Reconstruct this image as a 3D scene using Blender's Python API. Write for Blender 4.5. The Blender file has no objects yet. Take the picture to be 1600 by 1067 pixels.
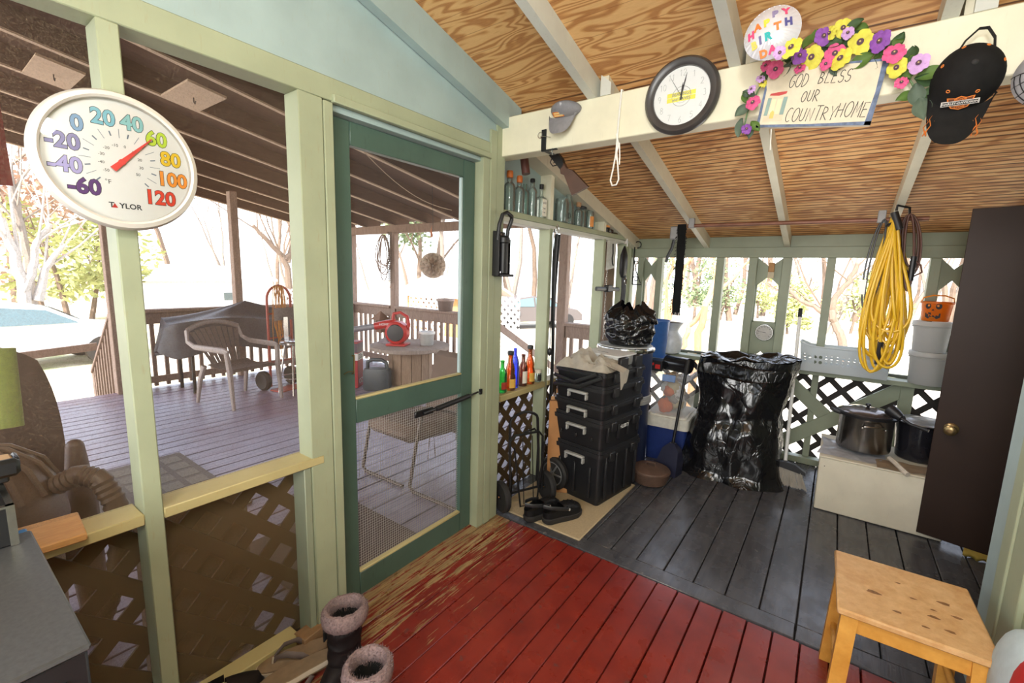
import bpy, bmesh, math, random
from math import pi, sin, cos, radians, atan2, hypot
from mathutils import Vector as V, Matrix as MX, noise
random.seed(7)
D = bpy.data; S = bpy.context.scene; COL = S.collection
# ------------------------------------------------------------------ camera, sky, lamps, exposure
RC = [[0.809016, 0.5870803, 0.0288081], [0.1102705, -0.1034504, -0.9885031], [-0.5773505, 0.8028915, -0.1484306]]
EYE = V((1.61, 0.0, 1.46)); FPX = 698.0917
cam = D.objects.new('camera', D.cameras.new('camera')); COL.objects.link(cam)
cam.matrix_world = MX(((RC[0][0], -RC[1][0], -RC[2][0], EYE.x), (RC[0][1], -RC[1][1], -RC[2][1], EYE.y),
                       (RC[0][2], -RC[1][2], -RC[2][2], EYE.z), (0, 0, 0, 1)))
cam.data.sensor_width = 36; cam.data.lens = FPX * 36 / 1600
cam.data.clip_start = 0.02; cam.data.clip_end = 400
S.camera = cam
S.view_settings.view_transform = 'Standard'; S.view_settings.look = 'None'
S.view_settings.exposure = 0.0; S.view_settings.gamma = 1.0; S.view_settings.use_curve_mapping = False
try:
    S.cycles.use_denoising = True; S.cycles.denoiser = 'OPENIMAGEDENOISE'
    S.cycles.max_bounces = 8; S.cycles.transparent_max_bounces = 24
    S.cycles.caustics_reflective = False; S.cycles.caustics_refractive = False
    S.cycles.sample_clamp_indirect = 6.0
except Exception: pass
W = D.worlds.new('sky'); S.world = W; W.use_nodes = True
nt = W.node_tree; nt.nodes.clear()
sky = nt.nodes.new('ShaderNodeTexSky'); sky.sky_type = 'NISHITA'; sky.sun_disc = False
sky.sun_elevation = radians(42); sky.sun_rotation = radians(166); sky.dust_density = 3.0; sky.air_density = 1.0; sky.ozone_density = 1.0
bg = nt.nodes.new('ShaderNodeBackground'); bg.inputs['Strength'].default_value = 0.95
wo = nt.nodes.new('ShaderNodeOutputWorld')
mixw = nt.nodes.new('ShaderNodeMix'); mixw.data_type = 'RGBA'; mixw.inputs[0].default_value = 0.45
nt.links.new(sky.outputs[0], mixw.inputs[6]); mixw.inputs[7].default_value = (5.2, 5.3, 5.6, 1)
nt.links.new(mixw.outputs[2], bg.inputs[0]); nt.links.new(bg.outputs[0], wo.inputs[0])

def lamp(name, kind, loc, energy, color=(1, 1, 1), size=0.1, aim=None):
    l = D.lights.new(name, kind); l.energy = energy; l.color = color
    if kind == 'AREA': l.size = size
    elif kind == 'SUN': l.angle = size
    else: l.shadow_soft_size = size
    o = D.objects.new(name, l); COL.objects.link(o); o.location = loc
    if aim is not None: o.rotation_euler = (V(aim) - V(loc)).to_track_quat('-Z', 'Y').to_euler()
    return o
lamp('sun', 'SUN', (5, -20, 18), 13.0, (1, .93, .82), radians(0.6), (0, 0, 0))
lamp('flash_fill', 'POINT', (1.72, -0.12, 2.35), 60, (1, .985, .965), 0.14)  # added fill without a fixture, in place of the camera flash
lamp('back_room_fill', 'POINT', (1.50, 2.75, 1.50), 12, (1, .98, .95), 0.22)  # unseen lamp added to lift the dim back room
lamp('rear_fill', 'AREA', (1.7, -1.2, 1.6), 85, (1, .985, .97), 1.4, (1.3, 2.6, 2.0))  # added soft fill behind the camera, no fixture there

# ------------------------------------------------------------------ helpers
def P(u, v, ax, val):
    """the world point on the plane axis ax = val that lies on the line of sight of photo pixel (u, v)"""
    c = ((u - 800) / FPX, (v - 533.5) / FPX, 1.0)
    d = V([sum(RC[k][i] * c[k] for k in range(3)) for i in range(3)])
    return EYE + d * ((val - EYE[ax]) / d[ax])
FL = MX(((0, 0, 1), (1, 0, 0), (0, 1, 0)))      # frame of the left wall: right = +y, up = +z, out = +x
FB = MX(((1, 0, 0), (0, 0, -1), (0, 1, 0)))     # frame of the beam: right = +x, up = +z, out = -y
def fr(f, loc=(0, 0, 0), roll=0): return MX.Translation(V(loc)) @ f.to_4x4() @ MX.Rotation(roll, 4, 'Z')
def RZ(a): return MX.Rotation(a, 4, 'Z')
def T(x, y, z): return MX.Translation(V((x, y, z)))

class MB:
    def __init__(s, M=None): s.bm = bmesh.new(); s.M = M; s.mats = []; s.mi = 0
    def use(s, m):
        if m not in s.mats: s.mats.append(m)
        s.mi = s.mats.index(m); return s
    def _fin(s, vs, M):
        for m in (M, s.M):
            if m is not None:
                for v in vs: v.co = m @ v.co
    def add(s, verts, faces, M=None):
        vs = [s.bm.verts.new(v) for v in verts]
        for f in faces:
            try: s.bm.faces.new([vs[i] for i in f]).material_index = s.mi
            except ValueError: pass
        s._fin(vs, M); return vs
    def box(s, x0, x1, y0, y1, z0, z1, M=None, bev=0.0):
        if bev <= 0:
            return s.add([(x0, y0, z0), (x1, y0, z0), (x1, y1, z0), (x0, y1, z0), (x0, y0, z1), (x1, y0, z1), (x1, y1, z1), (x0, y1, z1)],
                         [(3, 2, 1, 0), (4, 5, 6, 7), (0, 1, 5, 4), (1, 2, 6, 5), (2, 3, 7, 6), (3, 0, 4, 7)], M)
        b = min(bev, (x1 - x0) * .49, (y1 - y0) * .49, (z1 - z0) * .49); vs = []; idx = {}
        for i, (X, sx) in enumerate(((x0, 1), (x1, -1))):
            for j, (Y, sy) in enumerate(((y0, 1), (y1, -1))):
                for k, (Z, sz) in enumerate(((z0, 1), (z1, -1))):
                    for a in range(3):
                        o = [b * sx, b * sy, b * sz]; o[a] = 0
                        idx[i, j, k, a] = len(vs); vs.append((X + o[0], Y + o[1], Z + o[2]))
        F = []
        for i in (0, 1): F.append([idx[i, 0, 0, 0], idx[i, 1, 0, 0], idx[i, 1, 1, 0], idx[i, 0, 1, 0]][::(1 if i else -1)])
        for j in (0, 1): F.append([idx[0, j, 0, 1], idx[1, j, 0, 1], idx[1, j, 1, 1], idx[0, j, 1, 1]][::(-1 if j else 1)])
        for k in (0, 1): F.append([idx[0, 0, k, 2], idx[1, 0, k, 2], idx[1, 1, k, 2], idx[0, 1, k, 2]][::(1 if k else -1)])
        for a, b_ in ((0, 1), (0, 2), (1, 2)):
            c = 3 - a - b_
            for p in (0, 1):
                for q in (0, 1):
                    t0 = [0, 0, 0]; t0[a] = p; t0[b_] = q; t1 = list(t0); t1[c] = 1
                    F.append([idx[(*t0, a)], idx[(*t0, b_)], idx[(*t1, b_)], idx[(*t1, a)]])
        for i in (0, 1):
            for j in (0, 1):
                for k in (0, 1): F.append([idx[i, j, k, 0], idx[i, j, k, 1], idx[i, j, k, 2]])
        return s.add(vs, F, M)
    def ring(s, pts): return [s.bm.verts.new(p) for p in pts]
    def loft(s, rings, M=None, cap0=True, cap1=True, closed=True):
        R = [s.ring(r) for r in rings]; n = len(R[0])
        for a, b in zip(R, R[1:]):
            for i in range(n if closed else n - 1):
                j = (i + 1) % n
                try: s.bm.faces.new((a[i], a[j], b[j], b[i])).material_index = s.mi
                except ValueError: pass
        if cap0: s.bm.faces.new(R[0][::-1]).material_index = s.mi
        if cap1: s.bm.faces.new(R[-1]).material_index = s.mi
        s._fin([v for r in R for v in r], M); return s
    def lathe(s, prof, n=24, M=None, sx=1, sy=1, cap0=True, cap1=True):
        return s.loft([[(r * cos(2 * pi * i / n) * sx, r * sin(2 * pi * i / n) * sy, z) for i in range(n)] for r, z in
                       [(max(r, 1e-4), z) for r, z in prof]], M, cap0, cap1)
    def tube(s, pts, r, n=6, closed=False, M=None, flat=1.0):
        pts = [V(p) for p in pts]; m = len(pts); rings = []
        up = None
        for i, p in enumerate(pts):
            a = pts[(i - 1) % m] if (closed or i > 0) else p; b = pts[(i + 1) % m] if (closed or i < m - 1) else p
            t = (b - a)
            t = t.normalized() if t.length > 1e-9 else V((0, 0, 1))
            if up is None:
                up = V((0, 0, 1)) if abs(t.z) < .9 else V((1, 0, 0))
            x = up - t * up.dot(t)
            if x.length < 1e-6: x = t.orthogonal()
            x.normalize(); y = t.cross(x); up = x
            rr = r[i] if isinstance(r, (list, tuple)) else r
            rings.append([p + x * (rr * cos(2 * pi * k / n)) + y * (rr * flat * sin(2 * pi * k / n)) for k in range(n)])
        if closed: rings.append(rings[0]); s.loft(rings, M, False, False)
        else: s.loft(rings, M)
        return s
    def cyl(s, p0, p1, r, r1=None, n=16, M=None): return s.tube([p0, p1], [r, r if r1 is None else r1], n, M=M)
    def prism(s, poly, d, M=None):
        n = len(poly)
        vs = [(x, y, 0) for x, y in poly] + [(x, y, d) for x, y in poly]
        return s.add(vs, [tuple(range(n))[::-1], tuple(range(n, 2 * n))] + [(i, (i + 1) % n, n + (i + 1) % n, n + i) for i in range(n)], M)
    def sph(s, c, r, nu=16, nv=10, M=None):
        r = (r, r, r) if not isinstance(r, (list, tuple)) else r
        return s.loft([[(c[0] + r[0] * sin(pi * j / nv) * cos(2 * pi * i / nu), c[1] + r[1] * sin(pi * j / nv) * sin(2 * pi * i / nu),
                         c[2] - r[2] * cos(pi * j / nv)) for i in range(nu)] for j in [.05] + list(range(1, nv)) + [nv - .05]], M)
    def beam(s, p0, p1, w, h, up=(0, 0, 1), bev=0.003):
        """a board from p0 to p1, w wide, h high"""
        p0, p1 = V(p0), V(p1); t = (p1 - p0); L = t.length; t.normalize(); u = V(up)
        x = t.cross(u); x.normalize(); u = x.cross(t)
        M = MX(((x.x, t.x, u.x, p0.x), (x.y, t.y, u.y, p0.y), (x.z, t.z, u.z, p0.z), (0, 0, 0, 1)))
        return s.box(-w / 2, w / 2, 0, L, -h / 2, h / 2, M, bev)
    def grid(s, f, nu, nv, M=None, wrap=False):
        return s.loft([[f(i / nu, j / nv) for i in range(nu if wrap else nu + 1)] for j in range(nv + 1)], M, False, False, closed=wrap)
    def build(s, name, mat=None, parent=None, ang=38, thick=0):
        bm = s.bm
        if thick:
            bmesh.ops.solidify(bm, geom=bm.faces[:], thickness=thick)
        bmesh.ops.recalc_face_normals(bm, faces=bm.faces[:])
        me = D.meshes.new(name); bm.to_mesh(me); bm.free()
        for m in (s.mats or [mat]): me.materials.append(m)
        me.shade_smooth()
        me.set_sharp_from_angle(angle=radians(ang))
        o = D.objects.new(name, me); COL.objects.link(o)
        if parent is not None: o.parent = parent
        return o

def tag(o, label, cat, group=None, kind=None):
    o['label'] = label; o['category'] = cat
    if group: o['group'] = group
    if kind: o['kind'] = kind
    return o
def thing(name, label, cat, loc=(0, 0, 0), rz=0, group=None, kind=None):
    o = D.objects.new(name, None); COL.objects.link(o); o.empty_display_size = .05
    o.location = loc; o.rotation_euler = (0, 0, rz)
    return tag(o, label, cat, group, kind)
def struct(o, label, cat): return tag(o, label, cat, kind='structure')
def one(mb, name, mat, label, cat, group=None, kind=None, **k):
    """a thing that is a single mesh, its origin at its base"""
    o = mb.build(name, mat, **k)
    co = [v.co for v in o.data.vertices]
    c = V(((min(v.x for v in co) + max(v.x for v in co)) / 2, (min(v.y for v in co) + max(v.y for v in co)) / 2, min(v.z for v in co)))
    o.data.transform(MX.Translation(-c)); o.location = c
    return tag(o, label, cat, group, kind)
def dup(o, loc, rz=None, label=None, scale=None):
    c = o.copy(); COL.objects.link(c); c.location = loc
    if rz is not None: c.rotation_euler = (0, 0, rz)
    if scale: c.scale = scale if isinstance(scale, (list, tuple)) else (scale,) * 3
    if label: c['label'] = label
    for ch in list(o.children):
        k = ch.copy(); COL.objects.link(k); k.parent = c
        for g in list(ch.children):
            h = g.copy(); COL.objects.link(h); h.parent = k
    return c
def text(s, size, mat, parent, M, name='lettering', ext=.0006, shear=0, width=1.0, bold=0):
    cu = D.curves.new('t', 'FONT'); cu.body = s; cu.size = size; cu.align_x = 'CENTER'; cu.align_y = 'CENTER'
    cu.extrude = ext; cu.shear = shear; cu.offset = bold; cu.resolution_u = 3
    t = D.objects.new('t', cu); COL.objects.link(t)
    bpy.context.view_layer.update()
    me = D.meshes.new_from_object(t.evaluated_get(bpy.context.evaluated_depsgraph_get()))
    D.objects.remove(t); D.curves.remove(cu)
    me.transform(M @ MX.Diagonal((width, 1, 1, 1))); me.name = name
    me.materials.clear(); me.materials.append(mat)
    o = D.objects.new(name, me); COL.objects.link(o)
    if parent is not None: o.parent = parent
    return o
# single-stroke capitals and digits, in a box 0.6 wide and 1 high
def arc(cx, cy, rx, ry, a0, a1, n=10): return [(cx + rx * cos(radians(a0 + (a1 - a0) * i / n)), cy + ry * sin(radians(a0 + (a1 - a0) * i / n))) for i in range(n + 1)]
STROKE = {
 'G': [arc(.32, .5, .3, .5, 60, 330), [(.58, .25), (.58, .48), (.36, .48)]], 'O': [arc(.3, .5, .3, .5, 90, 450, 16)],
 'D': [[(.05, 1), (.05, 0)], [(.0, 1)] + arc(.05, .5, .5, .5, 90, -90)], 'B': [[(.05, 0), (.05, 1)], arc(.05, .76, .4, .24, 90, -90), arc(.05, .26, .5, .26, 90, -90)],
 'L': [[(.05, 1), (.05, 0), (.5, .02)]], 'E': [[(.5, 1), (.05, .98), (.05, 0), (.52, .02)], [(.05, .52), (.42, .53)]],
 'S': [arc(.3, .75, .24, .25, 40, 250) + arc(.3, .26, .27, .26, 80, -150)], 'U': [[(.05, 1), (.05, .3)] + arc(.3, .3, .25, .3, 180, 360) + [(.55, 1)]],
 'R': [[(.05, 0), (.05, 1)], arc(.05, .75, .42, .25, 90, -90) + [(.6, 0)]], 'C': [arc(.33, .5, .3, .5, 55, 305)],
 'N': [[(.05, 0), (.05, 1), (.55, 0), (.55, 1)]], 'T': [[(0, 1), (.6, 1)], [(.3, 1), (.3, 0)]], 'Y': [[(.02, 1), (.3, .5), (.58, 1)], [(.3, .5), (.3, 0)]],
 'H': [[(.05, 0), (.05, 1)], [(.55, 0), (.55, 1)], [(.05, .5), (.55, .52)]], 'M': [[(.02, 0), (.08, 1), (.3, .3), (.52, 1), (.58, 0)]],
 '0': [arc(.3, .5, .26, .5, 90, 450, 16)], '1': [[(.12, .78), (.32, 1), (.32, 0)]], '2': [arc(.3, .74, .24, .26, 170, -30) + [(.04, 0), (.56, 0)]],
 '3': [arc(.28, .76, .22, .24, 140, -80) + arc(.28, .27, .27, .27, 85, -140)], '4': [[(.42, 0), (.42, 1), (.03, .32), (.58, .32)]],
 '5': [[(.52, 1), (.14, 1), (.1, .55)] + arc(.28, .33, .26, .3, 120, -140)], '6': [[(.45, 1), (.12, .5)] + arc(.3, .27, .24, .27, 150, 510, 14)],
 '7': [[(.04, 1), (.56, 1), (.22, 0)]], '8': [arc(.3, .76, .2, .24, 270, 630, 14), arc(.3, .27, .26, .27, 90, 450, 14)], '9': [arc(.3, .72, .24, .27, 0, 360, 14) + [(.5, .5), (.36, 0)]]}
def strokes(mb, s, x, y, h, r, M, gap=.2, w=1.0, slant=0, jit=0):
    for ch in s:
        if ch != ' ':
            hh = h * (1 + random.uniform(-jit, jit)); yy = y + random.uniform(-jit, jit) * h * .4
            for st in STROKE[ch]:
                mb.tube([(x + (a * w + b * slant) * hh, yy + b * hh, 0) for a, b in st], r, 5, M=M, flat=.4)
        x += (.6 * w + gap) * h
    return x

# ------------------------------------------------------------------ materials
def nodes(name):
    m = D.materials.new(name); m.use_nodes = True; n = m.node_tree
    return m, n, n.nodes['Principled BSDF']
def lk(n, a, b): n.links.new(a, b)
def setp(b, **k):
    for key, v in k.items(): b.inputs[key].default_value = v
def coords(n, sc=(1, 1, 1)):
    g = n.nodes.new('ShaderNodeNewGeometry'); m = n.nodes.new('ShaderNodeMapping'); m.inputs['Scale'].default_value = sc
    lk(n, g.outputs['Position'], m.inputs[0]); return m.outputs[0]
def ocoords(n, sc=(1, 1, 1)):
    g = n.nodes.new('ShaderNodeTexCoord'); m = n.nodes.new('ShaderNodeMapping'); m.inputs['Scale'].default_value = sc
    lk(n, g.outputs['Object'], m.inputs[0]); return m.outputs[0]
def nz(n, vec, scale, detail=3, rough=.55, dist=0):
    t = n.nodes.new('ShaderNodeTexNoise'); t.inputs['Scale'].default_value = scale; t.inputs['Detail'].default_value = detail
    t.inputs['Roughness'].default_value = rough; t.inputs['Distortion'].default_value = dist
    lk(n, vec, t.inputs['Vector']); return t.outputs[0]
def ramp(n, fac, stops):
    r = n.nodes.new('ShaderNodeValToRGB'); e = r.color_ramp.elements
    while len(e) < len(stops): e.new(.5)
    for el, (p, c) in zip(e, stops): el.position = p; el.color = (*c, 1) if len(c) == 3 else c
    lk(n, fac, r.inputs[0]); return r.outputs[0]
def mix(n, fac, a, b, mode='MIX'):
    m = n.nodes.new('ShaderNodeMix'); m.data_type = 'RGBA'; m.blend_type = mode
    for i, v in ((0, fac), (6, a), (7, b)):
        if hasattr(v, 'links'): lk(n, v, m.inputs[i])
        elif i == 0: m.inputs[0].default_value = v
        else: m.inputs[i].default_value = (*v, 1) if len(v) == 3 else v
    return m.outputs[2]
def math_(n, op, a, b=0):
    m = n.nodes.new('ShaderNodeMath'); m.operation = op
    for i, v in ((0, a), (1, b)):
        if hasattr(v, 'links'): lk(n, v, m.inputs[i])
        else: m.inputs[i].default_value = v
    return m.outputs[0]
def bump(n, b, h, st=.3, d=.002):
    k = n.nodes.new('ShaderNodeBump'); k.inputs['Strength'].default_value = st; k.inputs['Distance'].default_value = d
    lk(n, h, k.inputs['Height']); lk(n, k.outputs[0], b.inputs['Normal'])
def dk(c, f): return tuple(x * f for x in c)
MATS = {}
def plain(name, c, rough=.5, metal=0, var=.12, sc=30, **k):
    if name in MATS: return MATS[name]
    m, n, b = nodes(name); v = nz(n, ocoords(n), sc)
    lk(n, ramp(n, v, [(.25, dk(c, 1 - var)), (.75, dk(c, 1 + var))]), b.inputs['Base Color'])
    setp(b, Roughness=rough, Metallic=metal, **k); MATS[name] = m; return m
def painted(name, c, rough=.5, dirt=(.32, .27, .16), amt=.5):
    m, n, b = nodes(name); p = coords(n)
    v = nz(n, p, 5, 4); w = nz(n, coords(n, (6, 6, 1.2)), 14, 4, .6); s = nz(n, p, 60, 2)
    base = ramp(n, v, [(.3, dk(c, .9)), (.7, dk(c, 1.06))])
    d = ramp(n, w, [(.60, (0, 0, 0)), (.78, (amt, amt, amt))])
    lk(n, mix(n, d, base, dirt), b.inputs['Base Color']); setp(b, Roughness=rough)
    bump(n, b, s, .15, .002); return m
def glass(name, c, rough=.03, ior=1.45):
    """thin-walled glass"""
    m, n, b = nodes(name); tr = n.nodes.new('ShaderNodeBsdfTransparent'); tr.inputs[0].default_value = (*c, 1); gl = n.nodes.new('ShaderNodeBsdfGlossy'); gl.inputs['Roughness'].default_value = rough
    fz = n.nodes.new('ShaderNodeFresnel'); fz.inputs[0].default_value = ior; mx = n.nodes.new('ShaderNodeMixShader'); m2 = n.nodes.new('ShaderNodeMixShader'); m2.inputs[0].default_value = .05
    setp(b, **{'Base Color': (*[.3 + .6 * x for x in c], 1), 'Roughness': .3})
    lk(n, math_(n, 'MINIMUM', math_(n, 'MULTIPLY', fz.outputs[0], 1.2), .8), mx.inputs[0]); lk(n, tr.outputs[0], mx.inputs[1]); lk(n, gl.outputs[0], mx.inputs[2])
    lk(n, mx.outputs[0], m2.inputs[1]); lk(n, b.outputs[0], m2.inputs[2]); lk(n, m2.outputs[0], n.nodes['Material Output'].inputs[0]); return m
def screen(name, c, dens, speck=.5):
    """insect screen: a fine woven net, too fine to draw thread by thread"""
    m, n, b = nodes(name); p = coords(n)
    setp(b, **{'Base Color': (*c, 1), 'Roughness': .8}); b.inputs['Specular IOR Level'].default_value = .2
    tr = n.nodes.new('ShaderNodeBsdfTransparent'); mx = n.nodes.new('ShaderNodeMixShader')
    f = ramp(n, nz(n, p, 260, 2, .7), [(.45, (dens,) * 3), (.72, (min(1, dens + speck),) * 3)])
    lk(n, f, mx.inputs[0]); lk(n, tr.outputs[0], mx.inputs[1]); lk(n, b.outputs[0], mx.inputs[2])
    lk(n, mx.outputs[0], n.nodes['Material Output'].inputs[0]); return m
def rough_wood(name, c1, c2, sc=(1, 1, 1), rough=.75, scale=9, knots=True):
    m, n, b = nodes(name); v = ocoords(n, sc)
    a = nz(n, v, scale, 5, .65, 1.2); f = nz(n, v, scale * 5, 3, .7)
    col = ramp(n, a, [(.3, c1), (.5, tuple((x + y) / 2 for x, y in zip(c1, c2))), (.68, c2)])
    col = mix(n, .35, col, ramp(n, f, [(.3, dk(c1, .7)), (.7, c2)]))
    lk(n, col, b.inputs['Base Color']); setp(b, Roughness=rough); bump(n, b, f, .3, .002); return m

SAGE = (.36, .395, .262)
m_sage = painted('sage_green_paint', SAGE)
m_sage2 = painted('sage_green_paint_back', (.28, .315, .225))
m_blue = painted('pale_blue_green_boards', (.36, .46, .455), amt=.25)  # bluer tone for the gable and a few boards
m_cream = painted('cream_paint', (.80, .76, .58), .45, amt=.15)
m_raft = painted('off_white_rafter_paint', (.62, .63, .57), amt=.25)
m_raft2 = painted('cream_rafter_paint', (.66, .62, .48), amt=.4)
m_door = painted('dark_green_paint', (.068, .122, .095), .4, (.03, .05, .04), .4)
m_deckwood = rough_wood('weathered_brown_wood', (.17, .105, .075), (.32, .22, .165), (3, 3, .6), .85)
m_rail = rough_wood('weathered_rail_wood', (.25, .17, .13), (.42, .31, .25), (3, 3, .6), .85)
m_roofwood = rough_wood('brown_roof_lumber', (.085, .042, .027), (.16, .09, .06), (4, .5, 4), .85)
m_roofpale = rough_wood('bare_wood_and_lit_edge', (.50, .37, .26), (.62, .48, .35), (4, .5, 4), .85)  # bare plywood, and the painted-on lit edges of the deck rafters
m_black = plain('black_plastic', (.012, .012, .014), .42)
m_blackm = plain('black_metal', (.015, .015, .016), .35, .2)
m_rubber = plain('black_rubber', (.016, .015, .015), .7)
m_white = plain('white_plastic', (.78, .78, .76), .4, var=.04)
m_steel = plain('brushed_steel', (.55, .54, .52), .25, 1.0, .06, 80)
m_chrome = plain('dull_chrome', (.62, .62, .63), .18, 1.0, .04)
m_red = plain('red_plastic', (.55, .03, .025), .35)
m_cloth = plain('cream_cloth', (.76, .70, .60), .9, var=.1)
m_trash = None

def m_planks(name):
    pass
# worn red floor paint
def red_floor():
    m, n, b = nodes('worn_red_floor_paint'); p = coords(n)
    sx = n.nodes.new('ShaderNodeSeparateXYZ'); lk(n, p, sx.inputs[0])
    base = ramp(n, nz(n, p, 6, 5, .6), [(.3, (.17, .014, .009)), (.7, (.27, .028, .016))])
    wood = ramp(n, nz(n, coords(n, (14, 1, 1)), 6, 5, .6, .6), [(.3, (.20, .115, .05)), (.7, (.50, .34, .16))])
    edge = n.nodes.new('ShaderNodeMapRange'); edge.inputs[1].default_value = .08; edge.inputs[2].default_value = .62
    edge.inputs[3].default_value = .23; edge.inputs[4].default_value = -.05
    lk(n, sx.outputs[0], edge.inputs[0])
    streak = math_(n, 'ADD', nz(n, coords(n, (22, 1.3, 1)), 3.2, 6, .68), edge.outputs[0])
    fl = ramp(n, streak, [(.66, (0, 0, 0)), (.69, (1, 1, 1))])
    spots = ramp(n, nz(n, p, 17, 3, .5), [(.66, (0, 0, 0)), (.70, (1, 1, 1))])
    col = mix(n, math_(n, 'MULTIPLY', spots, .75), base, (.13, .045, .04)); col = mix(n, fl, col, wood)
    lk(n, col, b.inputs['Base Color']); lk(n, ramp(n, nz(n, p, 9, 4), [(.3, (.22,) * 3), (.7, (.42,) * 3)]), b.inputs['Roughness'])
    setp(b, **{'Coat Weight': .25, 'Coat Roughness': .2})
    bump(n, b, math_(n, 'SUBTRACT', nz(n, coords(n, (30, 1.5, 1)), 6, 4), math_(n, 'MULTIPLY', fl, .5)), .3, .002); return m
def grey_floor():
    m, n, b = nodes('worn_charcoal_floor_paint'); p = coords(n)
    base = ramp(n, nz(n, coords(n, (8, 1, 1)), 4, 5, .6), [(.3, (.046, .046, .052)), (.7, (.098, .096, .104))])
    spots = ramp(n, nz(n, p, 26, 3, .6), [(.70, (0, 0, 0)), (.73, (1, 1, 1))])
    lk(n, mix(n, math_(n, 'MULTIPLY', spots, .6), base, (.30, .28, .25)), b.inputs['Base Color'])
    lk(n, ramp(n, nz(n, p, 7, 4), [(.3, (.16,) * 3), (.7, (.36,) * 3)]), b.inputs['Roughness'])
    bump(n, b, nz(n, coords(n, (30, 1.5, 1)), 6, 4), .25, .002); return m
m_redf = red_floor(); m_greyf = grey_floor()
def deck_floor_mat():
    m, n, b = nodes('deck_boards_sky_sheen'); p = coords(n)
    base = ramp(n, nz(n, coords(n, (10, .8, 1)), 4, 5, .6), [(.3, (.20, .175, .235)), (.7, (.36, .325, .42))])  # lavender base carries the sky reflection in its colour
    patch = ramp(n, nz(n, p, .7, 3), [(.50, (0, 0, 0)), (.62, (1, 1, 1))])
    lk(n, mix(n, math_(n, 'MULTIPLY', patch, .6), base, (.20, .085, .115)), b.inputs['Base Color']); setp(b, Roughness=.36)
    b.inputs['Specular IOR Level'].default_value = .7; return m
m_deckf = deck_floor_mat()
def plywood(reeded):
    m, n, b = nodes('reeded_plywood' if reeded else 'plywood'); p = coords(n)
    d = nz(n, coords(n, (1.2, 5.5, 5.5)), 1.5 if not reeded else 2.2, 2, .45, .4)
    w = n.nodes.new('ShaderNodeTexWave'); w.wave_type = 'BANDS'; w.bands_direction = 'Y'; w.inputs['Scale'].default_value = 1.0
    w.inputs['Distortion'].default_value = 0
    mp = n.nodes.new('ShaderNodeCombineXYZ'); lk(n, math_(n, 'MULTIPLY', d, 3.4 if not reeded else 1.6), mp.inputs[1])
    lk(n, mp.outputs[0], w.inputs['Vector'])
    fine = nz(n, coords(n, (4, 60, 60)), 6, 3, .6)
    c = ramp(n, w.outputs[1], [(.12, (.42, .17, .045)), (.42, (.64, .33, .11)), (.75, (.78, .48, .20))] if not reeded else [(.12, (.46, .17, .04)), (.42, (.70, .33, .10)), (.75, (.82, .46, .18))])
    c = mix(n, .25, c, ramp(n, fine, [(.3, (.46, .21, .06)), (.7, (.80, .52, .25))]))
    sx = n.nodes.new('ShaderNodeSeparateXYZ'); lk(n, p, sx.inputs[0])
    g = n.nodes.new('ShaderNodeMath'); g.operation = 'FRACT'
    pitch = .042 if reeded else .105
    wob = math_(n, 'MULTIPLY', nz(n, p, 3, 2), .01 if reeded else .002)
    lk(n, math_(n, 'DIVIDE', math_(n, 'ADD', sx.outputs[1], wob), pitch), g.inputs[0])
    if reeded:
        line = ramp(n, g.outputs[0], [(.0, (1, 1, 1)), (.16, (1, 1, 1)), (.34, (0, 0, 0)), (.9, (0, 0, 0))])
        amt = ramp(n, nz(n, coords(n, (1.5, 12, 12)), 2, 3), [(.3, (.6,) * 3), (.6, (1,) * 3)])
        c = mix(n, math_(n, 'MULTIPLY', line, amt), c, (.10, .035, .012))
    else:
        line = ramp(n, g.outputs[0], [(.0, (1, 1, 1)), (.02, (1, 1, 1)), (.035, (0, 0, 0)), (1, (0, 0, 0))])
        c = mix(n, math_(n, 'MULTIPLY', line, .55), c, (.26, .10, .03))
    lk(n, c, b.inputs['Base Color']); setp(b, Roughness=.6)
    bump(n, b, math_(n, 'SUBTRACT', 1, line), .6 if reeded else .2, .004); return m
m_ply = plywood(False); m_reed = plywood(True)
m_screen = screen('dusty_insect_screen', (.30, .21, .15), .10, .22)
m_screen2 = screen('clean_insect_screen', (.30, .27, .25), .09, .08)
m_screenlow = screen('brown_dusty_screen', (.24, .155, .075), .38, .20)
m_back = screen('fine_back_screen', (.25, .25, .25), .03, .02)
m_glass = glass('clear_glass', (.92, .965, .955))
m_dark_lat = plain('dark_lattice', (.035, .03, .028), .8)
m_lat = plain('brown_lattice', (.05, .032, .02), .85)
def translucent(name, c, f=.5):
    m, n, b = nodes(name); setp(b, **{'Base Color': (*c, 1), 'Roughness': .4}); tl = n.nodes.new('ShaderNodeBsdfTranslucent'); tl.inputs[0].default_value = (*c, 1); mx = n.nodes.new('ShaderNodeMixShader'); mx.inputs[0].default_value = f
    lk(n, b.outputs[0], mx.inputs[1]); lk(n, tl.outputs[0], mx.inputs[2]); lk(n, mx.outputs[0], n.nodes['Material Output'].inputs[0]); return m
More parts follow.
